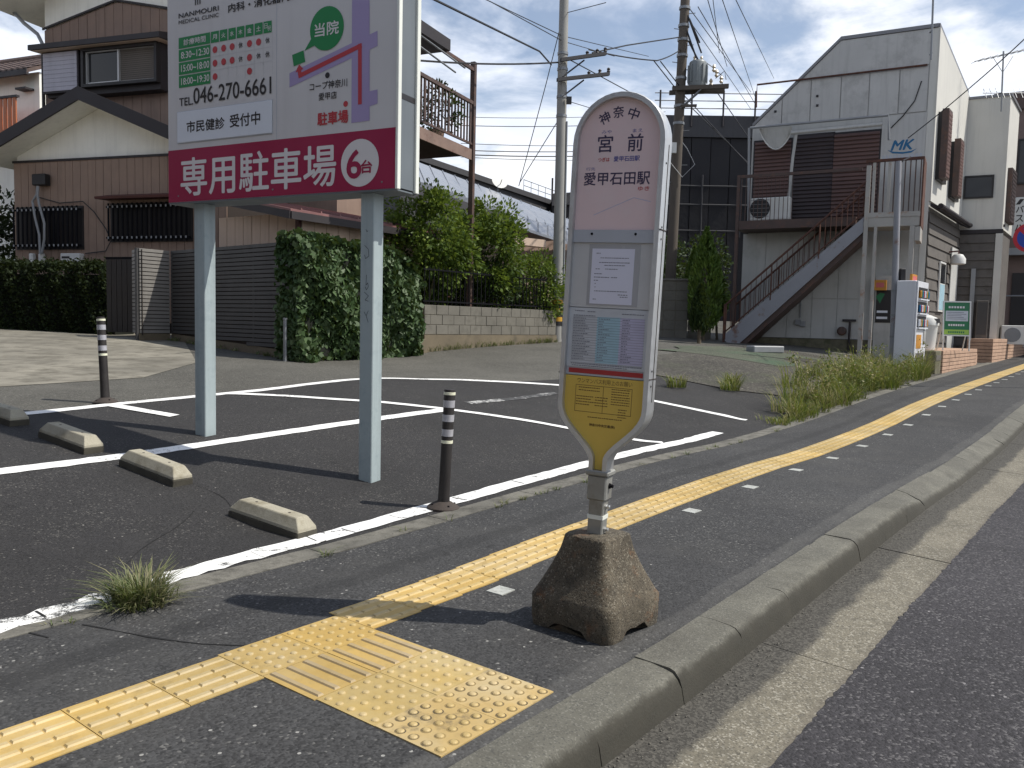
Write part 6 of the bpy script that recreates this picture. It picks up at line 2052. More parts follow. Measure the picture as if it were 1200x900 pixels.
for (p, q_) in ((prof[4], prof[3]), (prof[3], prof[2])):
    mb = MB(); mb.prism([PF.P(p[0], p[1] - .03, .05), PF.P(q_[0], q_[1] - .03, .05), PF.P(q_[0], q_[1] + .06, .05), PF.P(p[0], p[1] + .06, .05)], PF.nr * -.4); mb.build('coping', 'coping', wb)
mb = MB(); a_, b_ = RS.P(0, prof[2][1] - .02, .04), RS.P(4.6, prof[2][1] - .64, .04); mb.prism([a_, b_, b_ + Vector((0, 0, .09)), a_ + Vector((0, 0, .09))], RS.nr * -.25); mb.build('coping', 'coping', wb)
for x, y in ((958, 113), (958, 124), (909, 131)):
    a, z = PF.az(x, y); mb = MB(); PF.box(mb, a - .03, a + .03, z - .03, z + .03, .03, .05); mb.build('wall_fixing', 'fascia', wb)
# white street wall, upper floor
_, jz0 = RS.az(1095, 240); ez = jz0
mb = MB()
za, zb_ = prof[2][1] - .03, prof[2][1] - .65
mb.prism([RS.P(0.0, ez, .001), RS.P(4.55, ez, .001), RS.P(4.55, zb_, .001), RS.P(0.0, za, .001)], RS.nr * .05); mb.build('street_wall', 'white_wall', wb)
mb = MB(); mb.prism([RS.P(.0, ez - .05, .05), RS.P(4.6, ez - .05, .05), RS.P(4.6, ez - .15, .28), RS.P(0, ez - .15, .28)], Vector((0, 0, -.09))); mb.build('awning', 'fascia', wb)
mb = MB(); mb.tube([RS.P(-.05, ez - .15, .30), RS.P(4.6, ez - .15, .30)], .07, 8); mb.build('eave_gutter', 'fascia', wb, smooth=True)


def shutter_win(fr, parent, a0, a1, z0, z1):
    frame_rect(fr, parent, a0, a1, z0, z1, .05, .06, .10, 'winframe_dark')
    mb = MB(); fr.box(mb, a0 + .06, a1 - .06, z0 + .06, z1 - .06, .05, .07); mb.build('pane', 'glass', parent)
    am = a0 + (a1 - a0) * .48
    mb = MB(); fr.box(mb, a0 - .05, am, z0 + .02, z1 + .06, .15, .30); sc = mb.build('shutter_box', 'steel_brown', parent)
    n = 16
    for k in range(n):
        z = z0 + .05 + (z1 - z0 - .05) * k / n
        mb = MB(); fr.box(mb, a0 - .03, am - .03, z + .01, z + (z1 - z0) / n - .012, .301, .312); mb.build('shutter_slat', 'shutter_brown', sc)


a0 = RS.az(1097, 160, .2)[0]; a1 = RS.az(1107.5, 160, .1)[0]; z0, z1 = RS.az(1103, 214, .1)[1], RS.az(1100, 128, .1)[1]
sw = [max(.25, a0), a1]
shutter_win(RS, wb, .35, 1.35, z0, z1)
a2 = RS.az(1117, 190, .2)[0]
z02, z12 = RS.az(1122, 238, .1)[1], RS.az(1119, 168, .1)[1]
shutter_win(RS, wb, 2.25, 3.35, z02, z12)
# dark clapboard of the street wall, ground floor
gz = G(*RS.P(1, 0)[:2]) - .1
n = 14
for k in range(n):
    z0 = gz + (ez - .25 - gz) * k / n; z1 = gz + (ez - .25 - gz) * (k + 1) / n
    mb = MB(); mb.prism([RS.P(.05, z0, .02), RS.P(.05, z0, .06), RS.P(.05, z1 - .012, .03), RS.P(.05, z1 - .012, .02)], RS.d * 4.5); mb.build('clapboard', 'timber', wb)
a0 = RS.az(1090, 300, .1)[0]
zt, zb2 = RS.az(1095, 303, .1)[1], RS.az(1092, 364, .1)[1]
mb = MB(); RS.box(mb, 1.55, 2.35, zb2, zt, .06, .10); dw = mb.build('shop_window', 'white_plastic', wb)
mb = MB(); RS.box(mb, 1.62, 2.28, zb2 + .05, zb2 + .75, .101, .106); mb.build('frosted_pane', 'tt_blue', dw)
mb = MB(); RS.box(mb, 1.62, 2.28, zb2 + .78, zt - .05, .101, .106); mb.build('pane', 'glass', dw)
mb = MB(); RS.box(mb, 3.2, 4.3, gz, ez - .9, .061, .09); mb.build('shop_door', 'low_wall', wb)
lp = RS.P(2.9, RS.az(1108, 297, .3)[1], .3)
mb = MB(); mb.lathe(lp, [(.03, .14), (.12, .12), (.2, .0), (.2, -.14), (.16, -.16)], 14); mb.build('globe_lamp', 'white_plastic', wb, smooth=True)
mb = MB(); mb.tube([lp + Vector((0, 0, .12)), lp + Vector((0, 0, .22)), RS.P(2.9, lp.z + .2, .05)], .025, 6); mb.build('lamp_bracket', 'red_trim', wb)
# stair face: shutters upstairs
def shutter(fr, parent, a0, a1, z0, z1, m, o=.02, n=22, frame='fascia'):
    mb = MB(); fr.box(mb, a0 - .04, a1 + .04, z0 - .02, z1 + .05, .002, .02); s_ = mb.build('roller_shutter', frame, parent)
    for k in range(n):
        za = z0 + (z1 - z0) * k / n; zb3 = z0 + (z1 - z0) * (k + 1) / n
        mb = MB(); mb.prism([fr.P(a0, za + .004, o), fr.P(a0, za + .03, o + .03), fr.P(a0, zb3 - .004, o)], fr.d * (a1 - a0)); mb.build('shutter_slat', m, s_)
    return s_


_, sz0 = PF.az(900, 262); _, sz1 = PF.az(900, 166)
shutter(PF, wb, PF.az(884, 200)[0], PF.az(926, 200)[0], sz0, sz1, 'shutter_brown')
shutter(PF, wb, PF.az(931, 200)[0], PF.az(975, 200)[0], sz0, PF.az(950, 159)[1], 'shutter_dark')
shutter(PF, wb, PF.az(976, 200)[0], PF.az(1029, 200)[0], sz0, PF.az(1000, 156)[1], 'shutter_brown')
# light facing beside the door, with the painted emblem
mb = MB(); PF.box(mb, PF.az(1031, 200)[0], cA - .15, sz0 - .1, z_low - .03, .003, .03); fc = mb.build('facing_panel', 'grey_panel', wb)
ml = lambda a, z, l=0.0: PF.P(a, z, .033 + l)
a0, z0 = PF.az(1046, 176.5); a1, z1 = PF.az(1071, 163.5)
lettering(fc, 'MK', ml, a0, a1, z0, z1, 'logo_blue', bold=.012, shear=.3)
mb = MB(); sw_ = [PF.az(x, y) for x, y in ((1040, 176), (1046, 180), (1058, 180.5), (1068, 179), (1075, 174), (1068, 177), (1058, 178.5), (1047, 178))]
mb.poly([PF.P(a, z, .036) for a, z in sw_]); mb.build('emblem_swoosh', 'logo_blue', fc)
mb = MB(); b0, bz = PF.az(1034, 186); b1, _ = PF.az(1079, 183)
a = b0
while a < b1:
    w = random.uniform(.05, .1); mb.quad(PF.P(a, bz - .06, .034), PF.P(a + w, bz - .06, .034), PF.P(a + w, bz + .07, .034), PF.P(a, bz + .07, .034)); a += w + .03
mb.build('worn_print', 'band_grey', fc)['kind'] = 'stuff'
# awning pipes and torn cloth
for pth, r_ in (([(879, 150, .5), (1041, 135, .5), (1042, 164, .5)], .035), ([(927, 156, .45), (1034, 145.5, .45)], .05), ([(933, 158, .42), (929, 185, .40), (922, 250, .35)], .04), ([(878, 150, .5), (877.5, 205, .5), (877, 262, .5)], .035)):
    mb = MB(); mb.tube([PF.P(*PF.az(x, y, o), o) for x, y, o in pth], r_, 7); mb.build('awning_pipe', 'pvc' if r_ < .036 else 'low_wall', wb, smooth=True)
mb = MB(); n = 12
for k in range(n):
    f0, f1 = k / n, (k + 1) / n
    x0, x1 = 890 + 38 * f0, 890 + 38 * f1
    y0, y1 = 152 + 22 * math.sin(math.pi * f0) ** .8, 152 + 22 * math.sin(math.pi * f1) ** .8
    t0, t1 = PF.P(*PF.az(x0, 151 - f0 * 3, .48), .48), PF.P(*PF.az(x1, 151 - f1 * 3, .48), .48)
    l0, l1 = PF.P(*PF.az(x0, y0, .36), .36), PF.P(*PF.az(x1, y1, .36), .36)
    mb.quad(l0, l1, t1, t0)
mb.build('torn_awning_cloth', 'low_wall', wb)
mb = MB(); mb.tube([PF.P(*PF.az(890 + 38 * k / 10, 153 + 22 * math.sin(math.pi * k / 10) ** .8, .36), .36) for k in range(11)], .018, 5); mb.build('cloth_cord', 'white_plastic', wb)
mb = MB(); c0 = PF.P(*PF.az(1080, 95, .04), .04); mb.tube([c0, PF.P(*PF.az(1072, 118, .05), .05), PF.P(*PF.az(1058, 136, .05), .05), PF.P(*PF.az(1044, 150, .05), .05)], .014, 5); mb.build('wall_cable', 'wire', wb)
# balcony slab left and rail
_, bz1 = PF.az(895, 258, 1.0); _, bz0 = PF.az(895, 268, 1.0)
a0, a1 = PF.az(863, 260, 1.0)[0], PF.az(927, 260, 1.0)[0]
mb = MB(); PF.box(mb, a0, a1 + 1.6, bz0, bz1, .0, 1.0); mb.build('balcony_slab', 'steel_brown', wb)
_, brz = PF.az(895, 205, 1.0)
mb = MB(); PF.box(mb, a0, a1 + 1.7, brz - .05, brz + .03, .97, 1.02); mb.build('balcony_rail', 'steel_brown', wb)
for k in range(14):
    a = a0 + (a1 - a0) * k / 13
    mb = MB(); PF.box(mb, a - .008, a + .008, bz1, brz - .05, .985, 1.0); mb.build('baluster', 'steel_brown', wb)
mb = MB(); PF.box(mb, a0 - .02, a0 + .06, zg_, brz + .03, .94, 1.03); mb.build('balcony_post', 'steel_brown', wb)
# condenser unit
ac = thing('air_conditioner', 'cream outdoor air-conditioner unit with a dark fan on the upper balcony', 'air conditioner', PF.P(PF.az(900, 255, .5)[0], bz1))
a0, z0 = PF.az(879, 259, .7); a1, z1 = PF.az(926, 230, .7)
mb = MB(); PF.box(mb, a0, a1, bz1 + .04, z1, .35, .7); mb.build('casing', 'white_plastic', ac, bevel=.02)
ca, cz = PF.az(890.5, 244.5, .7)
mb = MB(); mb.lathe(PF.P(ca, cz, .69), [(.27, .0), (.27, .02), (.25, .022)], 24, axis=PF.nr); mb.build('fan_grille', 'black_plastic', ac)
for k in range(5):
    mb = MB(); PF.box(mb, ca - .25, ca + .25, cz - .22 + .11 * k, cz - .21 + .11 * k, .713, .72); mb.build('grille_wire', 'galv', ac)
for aa in (a0 + .08, a1 - .16):
    mb = MB(); PF.box(mb, aa, aa + .08, bz1, bz1 + .045, .35, .7); mb.build('foot', 'galv', ac)
# lower wall panels and plinth
lw0 = PF.az(868, 350)[0]; lw1 = PF.az(1012, 350)[0]
_, lz0 = PF.az(940, 396); _, lzs = PF.az(975, 350); lz1 = bz0 - .02
na = 5
for k in range(na):
    b0, b1 = lw0 + (lw1 - lw0) * k / na + .006, lw0 + (lw1 - lw0) * (k + 1) / na - .006
    for z0, z1 in ((lz0, lzs - .006), (lzs + .006, lz1)):
        mb = MB(); PF.box(mb, b0, b1, z0, z1, .002, .024); mb.build('lower_panel', 'low_wall', wb)
mb = MB(); PF.box(mb, lw0 - .05, cA, zg_ - .3, lz0 - .01, .002, .05); mb.build('plinth', 'mossy', wb)
mb = MB(); PF.box(mb, lw0, lw1, lz0 - .008, lz0 + .0, .05, .07); mb.build('drip_edge', 'fascia', wb)
for x, y in ((936, 377), (941, 379)):
    a, z = PF.az(x, y); mb = MB(); PF.box(mb, a - .07, a + .07, z - .08, z + .06, .024, .12); mb.build('wall_socket', 'pvc', wb)
a, z = PF.az(938, 372); mb = MB(); mb.tube([PF.P(a, z, .05), PF.P(a, z + .9, .05)], .018, 5); mb.build('wall_conduit', 'pvc', wb)
# gas and water meters near the stair foot
a, z = PF.az(997, 376); mb = MB(); PF.box(mb, a - .2, a + .14, z - .02, z + .04, .05, .1); mb.build('meter_shelf', 'fascia', wb)
mb = MB(); a, z = PF.az(987, 388); mb.lathe(PF.P(a, z, .06), [(.12, 0), (.12, .1), (.08, .13)], 14, axis=PF.nr); mb.build('gas_meter', 'steel_brown', wb)
mb = MB(); a, z = PF.az(996, 388); mb.tube([PF.P(a, zg_, .1), PF.P(a, z + .25, .1)], .03, 6); mb.build('drain_pipe', 'fascia', wb)
# recess with the glazed door and orange plate
a0, z0 = PF.az(1022, 413, .3); a1, z1 = PF.az(1041, 340, .3)
mb = MB(); PF.box(mb, a0, a1 + .25, zg_ - .2, PF.az(1030, 323, .3)[1], .1, .3); dr = mb.build('entrance_door', 'low_wall', wb)
mb = MB(); PF.box(mb, a0 + .03, a1 + .2, PF.az(1030, 378, .3)[1], z1, .3, .315); mb.build('door_poster', 'winframe_dark', dr)
mb = MB(); b0, b_z0 = PF.az(1026, 352, .32); b1, b_z1 = PF.az(1037, 343, .32); mb.poly([PF.P(b0, b_z0 + .1, .317), PF.P((b0 + b1) / 2, b_z0 - .08, .317), PF.P(b1, b_z1 - .03, .317), PF.P((b0 + b1) / 2, b_z1, .317)]); mb.build('poster_mark', 'board_green', dr)
for dz_ in (0, .16):
    mb = MB(); b0, b_z = PF.az(1027, 371, .32); PF.box(mb, b0, b0 + .26, b_z - dz_ + .1, b_z - dz_ + .16, .316, .318); mb.build('poster_print', 'cl_plate', dr)
mb = MB(); b0, b_z0 = PF.az(1024, 340, .5); b1, b_z1 = PF.az(1039, 328, .5); PF.box(mb, b0, b1, b_z0, b_z1, .34, .5); op = mb.build('orange_plate', 'vm_orange', dr)
mb = MB(); PF.box(mb, b0 + .05, b0 + .24, b_z0 + .07, b_z1 - .07, .5, .503); mb.build('plate_print', 'ink_red', op)

# outside stair
SO = 1.15
stair = thing('outside_staircase', 'rusty outside steel staircase rising beside the pale building to its landing', 'staircase', PF.P(PF.az(850, 400, SO)[0], .8, SO))
s0a, s0z = PF.az(852, 402, SO); s1a, s1z = PF.az(1012, 262, SO)
s0z = G(*PF.P(s0a, 0, SO)[:2]) - .03
th_ = .30
for o in (SO, SO - .95):
    mb = MB(); mb.prism([PF.P(s0a, s0z, o), PF.P(s0a + .34, s0z, o), PF.P(s1a, s1z - .22, o), PF.P(s1a, s1z + .16, o), PF.P(s0a - .12, s0z + .20, o)], PF.nr * .03); mb.build('stringer', 'stringer', stair)
ns = 14
for k in range(ns):
    f = (k + .6) / ns
    a = s0a + (s1a - s0a) * f; z = s0z + (s1z - s0z) * f + .02
    mb = MB(); PF.box(mb, a - .02, a + (s1a - s0a) / ns + .02, z - .03, z, SO - .92, SO - .003); mb.build('tread', 'rust', stair)
    mb = MB(); PF.box(mb, a + (s1a - s0a) / ns - .01, a + (s1a - s0a) / ns + .01, z, z + (s1z - s0z) / ns - .032, SO - .92, SO - .003); mb.build('riser', 'rust', stair)
rh = .93
for o in (SO + .02, SO - .93):
    mb = MB(); mb.tube([PF.P(s0a - .08, s0z + rh + .12, o), PF.P(s1a + .03, s1z + rh + .12, o)], .028, 6); mb.build('handrail', 'rust', stair)
    mb = MB(); mb.tube([PF.P(s0a - .08, s0z + .30, o), PF.P(s1a, s1z + .27, o)], .02, 6); mb.build('lower_rail', 'rust', stair)
    for k in range(27):
        f = k / 26
        a = s0a - .06 + (s1a - s0a + .06) * f; z = s0z + (s1z - s0z) * f
        big = k % 9 == 0
        mb = MB(); mb.tube([PF.P(a, z + (.28 if not big else .1), o), PF.P(a, z + rh + .11, o)], .022 if big else .009, 5); mb.build('baluster', 'rust', stair)
mb = MB(); mb.prism([PF.P(s0a + .30, s0z, SO - .90), PF.P(s0a + .52, s0z, SO - .90), PF.P(s1a, s1z - .38, SO - .90), PF.P(s1a, s1z - .2, SO - .90)], PF.nr * .86); mb.build('underside_plate', 'steel_brown', stair)
mb = MB(); mb.tube([PF.P(s0a - .1, s0z, SO + .02), PF.P(s0a - .1, s0z + rh + .14, SO + .02)], .03, 6); mb.build('newel_post', 'rust', stair)
# landing with railing and legs
la0, la1 = s1a + .01, PF.az(1078, 260, SO)[0]
lz = s1z + .14
mb = MB(); PF.box(mb, la0, la1, lz - .24, lz, SO - .95, SO + .02); mb.build('landing', 'old_white', stair, bevel=.01)
lr = PF.az(1040, 188, SO)[1]
for k in range(11):
    a = la0 + .06 + (la1 - la0 - .1) * k / 10
    mb = MB(); w = .035 if k in (1, 4, 6) else .014
    PF.box(mb, a - w, a + w, lz + .02, lr - .03, SO - .02, SO + .01); mb.build('landing_baluster', 'old_white' if w > .02 else 'steel_brown', stair)
mb = MB(); PF.box(mb, la0 - .02, la1, lr - .03, lr + .04, SO - .03, SO + .03); mb.build('landing_rail', 'rust', stair)
mb = MB(); PF.box(mb, la0, la1, lz + .0, lz + .12, SO + .021, SO + .035); mb.build('kick_plate', 'old_white', stair)
mb = MB(); PF.box(mb, la1 - .005, la1 + .03, lz - .25, lr + .04, SO - .95, SO + .025); mb.build('rusty_end_screen', 'rust', stair)
for a, w, z1, m_ in ((la0 + .05, .05, lr - .1, 'old_white'), (la0 + .28, .035, lz - .24, 'old_white'), (la1 - .16, .055, lz - .24, 'old_white')):
    mb = MB(); PF.box(mb, a - w, a + w, G(*PF.P(a, 0, SO)[:2]) - .1, z1, SO - .06, SO + .045); mb.build('leg', m_, stair)
mb = MB(); PF.box(mb, la1 - .10, la1 + .02, lz - .60, lz - .26, SO - .9, SO + .03); mb.build('bracket', 'old_white', stair)

# second, jutting part of the shop
Q0 = RS.P(4.62, 0, 0.0)
J0 = at_depth(1132, 200, RS.P(4.6, 0)[1])
JF = Fr(J0.x - .05, J0.y, 119)
jL = JF.az(1178, 200)[0] + .02
_, jt0 = JF.az(1134, 118); _, jt1 = JF.az(1177, 112); jt = (jt0 + jt1) / 2; _, jb = JF.az(1150, 269)
JS = Fr(*JF.P(jL, 0)[:2], 37)
jw = thing('jutting_white_building', 'boxy cream upper storey jutting over dark clapboard beyond the stepped building', 'building', JF.P(.5, .6))
jg = .45
mb = MB(); mb.prism([JF.P(-.5, jb), JF.P(jL, jb), JF.P(jL, jb) + JS.d * 2.2, JF.P(-.5, jb) + JS.d * 2.2], Vector((0, 0, jt - jb))); mb.build('upper_wall', 'white_wall', jw)
mb = MB(); mb.prism([JF.P(-.03, jt, .04), JF.P(jL + .04, jt, .04), JF.P(jL + .04, jt, .04) + JS.d * 2.3, JF.P(-.03, jt) + JS.d * 2.3], Vector((0, 0, .07))); mb.build('coping', 'coping', jw)
a0, z0 = JF.az(1133, 232); a1, z1 = JF.az(1164, 206)
mb = MB(); JF.box(mb, .03, a1, z0, z1, -.02, .02); jwin = mb.build('strip_window', 'glass', jw)
frame_rect(JF, jwin, .02, a1 + .03, z0 - .03, z1 + .03, .0, .05, .05, 'winframe_dark')
# side windows with tall dark frames
z0, z1 = JS.az(1180, 262)[1], JS.az(1180, 195)[1]
mb = MB(); JS.box(mb, .4, 1.5, z0, z1, .0, .12); swn = mb.build('shutter_window', 'steel_brown', jw)
n = 14
for k in range(n):
    z = z0 + (z1 - z0) * k / n
    mb = MB(); JS.box(mb, .46, 1.44, z + .02, z + (z1 - z0) / n - .015, .121, .135); mb.build('shutter_slat', 'shutter_dark', swn)
mb = MB(); JF.box(mb, -.02, jL + .03, jb - .12, jb - .002, -.5, .03); mb.build('soffit_edge', 'fascia', jw)
jl1 = JF.az(1174, 300)[0]
n = 15
mb = MB(); mb.prism([JF.P(-.5, jg), JF.P(jl1 - .05, jg), JF.P(jl1 - .05, jg) + JS.d * 2.0, JF.P(-.5, jg) + JS.d * 2.0], Vector((0, 0, jb - .13 - jg))); mb.build('lower_wall', 'timber', jw)
for k in range(n):
    z0 = jg + (jb - .14 - jg) * k / n; z1 = jg + (jb - .14 - jg) * (k + 1) / n
    mb = MB(); mb.prism([JF.P(.0, z0, .0), JF.P(.0, z0, .045), JF.P(.0, z1 - .012, .015), JF.P(.0, z1 - .012, .0)], JF.d * (jl1 - .2)); mb.build('clapboard', 'timber', jw)
mb = MB(); JF.box(mb, jl1 - .19, jl1 + .0, jg, jb - .13, -.3, .05); mb.build('corner_column', 'white_wall', jw)
mb = MB(); JF.box(mb, .35, .47, jg, JF.az(1150, 315)[1], .05, .12); mb.build('down_pipe', 'pvc', jw)
mb = MB(); a, z = JS.az(1170, 263); JS.box(mb, .15, .22, jb + .08, jb + .15, 0, .05); mb.build('vent_cap', 'fascia', jw)
bx_ = thing('meter_cabinet', 'grey-brown meter cabinet against the dark clapboard wall', 'cabinet', JF.P(.5, 1, .3))
a0, z0 = JF.az(1142, 396, .3); a1, z1 = JF.az(1159, 352, .3)
mb = MB(); JF.box(mb, a0, a1, G(*JF.P(.5, 0)[:2]), z1, .06, .3); mb.build('cabinet_body', 'timber', bx_, bevel=.01)
mb = MB(); JF.box(mb, a0 + .03, a1 - .03, z0 + .1, z1 - .06, .3, .312); mb.build('cabinet_door', 'slat', bx_)

# far brown building with a hanging shop sign
QF = Fr(*at_depth(1176, 300, 29)[:2], 119)
fb = thing('far_brown_building', 'brown building with band windows at the far end of the shops', 'building', QF.P(1.5, .6))
_, qz = QF.az(1185, 112)
mb = MB(); QF.box(mb, -.6, 7, .4, qz, -6, 0); mb.build('wall', 'far_brown', fb)
mb = MB(); QF.box(mb, -.6, 7, qz - .5, qz + .08, .0, .12); mb.build('parapet_band', 'steel_brown', fb)
z0, z1 = QF.az(1190, 215)[1], QF.az(1190, 165)[1]
for k in range(5):
    mb = MB(); QF.box(mb, .25 + k * 1.1, 1.25 + k * 1.1, z0, z1, .001, .03); w = mb.build('window', 'glass', fb)
    frame_rect(QF, w, .22 + k * 1.1, 1.28 + k * 1.1, z0 - .04, z1 + .04, .005, .06, .06, 'winframe_dark')
mb = MB(); QF.box(mb, -.6, 7, QF.az(1190, 300)[1], QF.az(1190, 292)[1], .0, .5); mb.build('canopy', 'pvc', fb)
mb = MB(); QF.box(mb, .3, 1.6, .5, QF.az(1190, 320)[1], .0, .05); mb.build('doorway', 'winframe_dark', fb)
mb = MB(); mb.tube([QF.P(-.4, QF.az(1190, 348)[1], .9), QF.P(5, QF.az(1190, 348)[1], .9)], .03, 6); mb.build('hand_rail', 'galv', fb)
ss_ = thing('hanging_shop_sign', 'white vertical shop sign board hanging from the far brown building', 'sign', QF.P(.6, 4, .4))
a0, z0 = QF.az(1186, 268, .7); a1, z1 = QF.az(1198, 231, .7)
mb = MB(); QF.box(mb, a0, a1 + .1, z0 - .3, z1, .6, .7); sb_ = mb.build('board', 'white_plastic', ss_, bevel=.01)
mb = MB(); QF.box(mb, a0 - .1, a0, z1 - .2, z1 - .15, .0, .66); mb.build('bracket', 'fascia', ss_)
hl = lambda a, z, l=0.0: QF.P(a, z, .703 + l)
for k, ch in enumerate('バスハ'):
    zc = z0 + (z1 - z0) * (.62 - .3 * k); lettering(sb_, ch, hl, a0 + .08, a0 + .30, zc - .11, zc + .11, 'ink', bold=.006)
mb = MB(); za = z1 - .02
mb.poly([QF.P(a0 + .06, za - .22, .704), QF.P(a0 + .18, za - .22, .704), QF.P(a0 + .30, za - .04, .704), QF.P(a0 + .18, za - .04, .704)]); mb.build('sign_mark', 'ink', sb_)
oc = thing('outdoor_unit', 'cream outdoor air-conditioner unit at the end of the brick ledge', 'air conditioner', at_depth(1180, 392, 26))
p = at_depth(1173, 393, 25.5); p.z = G(p.x, p.y) + .45
d_ = PF.d
mb = MB(); mb.obox(p, d_ * .8, -PF.nr * .3, (0, 0, .58)); mb.build('casing', 'white_plastic', oc, bevel=.015)
mb = MB(); mb.lathe(p + d_ * .3 + Vector((0, 0, .29)) + PF.nr * .005, [(.22, 0), (.22, .01)], 18, axis=PF.nr); mb.build('fan_grille', 'galv', oc)
for k in range(2):
    mb = MB(); mb.obox(p + d_ * (.1 + .5 * k) - Vector((0, 0, .08)), d_ * .08, -PF.nr * .3, (0, 0, .08)); mb.build('foot', 'galv', oc)

# brick ledges along the pavement
def ledge(label, s0, s1, u0, depth, hgt, n, hgt2=None):
    c = W(s0, u0)
    L = thing('brick_ledge', label, 'brick wall', c, 'brick ledges along the pavement')
    b0 = H(s0, u0) - .12; ztop = H(s0, u0) + hgt
    for k in range(n):
        zb_ = b0 + (ztop - b0) * k / n; h_ = (ztop - b0) / n
        ins = 0 if k % 2 == 0 else .0
        mb = MB()
        pts = [W(s0, u0, z=zb_ + .006), W(s1, u0, z=zb_ + .006), W(s1, u0 - depth, z=zb_ + .006), W(s0, u0 - depth, z=zb_ + .006)]
        mb.prism(pts, Vector((0, 0, h_ - .014))); mb.build('brick_course', 'brick', L, bevel=.004)
    mb = MB(); e = .012
    mb.prism([W(s0 + e, u0 - e, z=b0), W(s1 - e, u0 - e, z=b0), W(s1 - e, u0 - depth + e, z=b0), W(s0 + e, u0 - depth + e, z=b0)], Vector((0, 0, ztop - b0 - .012))); mb.build('mortar', 'mortar', L)
    # tiles of the top
    nt = int((s1 - s0) / .31)
    for i in range(nt):
        for j in range(int(depth / .31)):
            mb = MB(); a0 = s0 + (s1 - s0) * i / nt + .004; a1 = s0 + (s1 - s0) * (i + 1) / nt - .004
            mb.prism([W(a0, u0 - j * .31 - .004, z=ztop - .006), W(a1, u0 - j * .31 - .004, z=ztop - .006), W(a1, u0 - (j + 1) * .31, z=ztop - .006), W(a0, u0 - (j + 1) * .31, z=ztop - .006)], Vector((0, 0, .012))); mb.build('top_tile', 'brick', L)
    return L, ztop


L1, lt1 = ledge('low salmon brick ledge beside the vending machine, carrying the bin and green board', 20.9, 25.3, -3.9, .95, .50, 7)
L2, lt2 = ledge('farther and longer salmon brick ledge with shop fronts standing on it', 26.6, 42, -3.72, .65, .66, 8)
mb = MB(); mb.prism([W(25.32, -3.98, z=H(25, -3.9) - .1), W(25.9, -3.98, z=H(25, -3.9) - .1), W(25.9, -5, z=H(25, -3.9) - .1), W(25.32, -5, z=H(25, -3.9) - .1)], Vector((0, 0, .36))); mb.build('step', 'brick', L1, bevel=.005)
eb_ = thing('mossy_end_block', 'mossy dark concrete end block between the vending machine and the brick ledge', 'concrete block', W(20.5, -4.0))
mb = MB(); b0 = H(20.5, -4) - .1; mb.prism([W(20.28, -3.93, z=b0), W(20.86, -3.93, z=b0), W(20.86, -4.5, z=b0), W(20.28, -4.5, z=b0)], Vector((0, 0, .62))); mb.build('block', 'mossy', eb_, bevel=.015)
mb = MB(); mb.prism([W(20.3, -3.92, z=b0 + .4), W(20.82, -3.92, z=b0 + .4), W(20.82, -3.93, z=b0 + .4), W(20.3, -3.93, z=b0 + .4)], Vector((0, 0, .12))); mb.build('moss_patch', 'timber', eb_)

# vending machine
VM = Fr(*at_depth(1070, 437, 17.7)[:2], 38)
vz0 = G(*VM.P(.5, 0)[:2]) + .05
vh = VM.az(1070, 327)[1] - vz0
vm = thing('vending_machine', 'white drink vending machine facing the pavement before the pale building', 'vending machine', VM.P(.5, vz0, -.35))
mb = MB(); VM.box(mb, 0, 1.0, vz0, vz0 + vh, -.42, -.04); mb.build('cabinet', 'vm_body', vm, bevel=.012)
mb = MB(); VM.box(mb, 0.01, .99, vz0 + .08, vz0 + vh - .01, -.038, .0); vd = mb.build('door', 'vm_body', vm, bevel=.006)
mb = MB(); VM.box(mb, .05, .95, vz0 - .1, vz0 - .001, -.40, -.08); mb.build('plinth', 'mossy', vm)
for r in range(3):
    z0 = vz0 + vh * (.50 + .155 * r)
    mb = MB(); VM.box(mb, .08, .92, z0, z0 + .24, .0005, .004); w = mb.build('display_window', 'winframe_dark', vd)
    for k in range(9):
        mb = MB(); c = VM.P(.13 + k * .092, z0 + .02, .03)
        mb.lathe(c, [(.026, 0), (.03, .01), (.03, .13), (.022, .15)], 8); mb.build('drink_can', ('cl_plate', 'sign_red', 'logo_blue', 'board_green', 'vm_orange', 'can_mix')[(k * 5 + r * 2) % 6], w)
    mb = MB(); VM.box(mb, .08, .92, z0 - .03, z0 - .004, .0, .05); mb.build('shelf', 'cl_plate', vd)
mb = MB(); VM.box(mb, .1, .55, vz0 + vh * .27, vz0 + vh * .42, .001, .006); mb.build('orange_sticker', 'vm_orange', vd)
mb = MB(); VM.box(mb, .72, .92, vz0 + vh * .32, vz0 + vh * .47, .001, .02); mb.build('coin_panel', 'winframe', vd)
mb = MB(); VM.box(mb, .15, .85, vz0 + vh * .11, vz0 + vh * .22, .001, .008); mb.build('outlet_flap', 'timber', vd)
mb = MB(); a0, z0 = VM.az(1078, 333, -.2); a1, z1 = VM.az(1085, 322, -.2); VM.box(mb, .35, .80, vz0 + vh - .01, vz0 + vh + .16, -.25, -.2); tp = mb.build('orange_topper', 'vm_orange', vm)
mb = MB(); VM.box(mb, .40, .75, vz0 + vh + .03, vz0 + vh + .12, -.199, -.196); mb.build('topper_print', 'ink_red', tp)

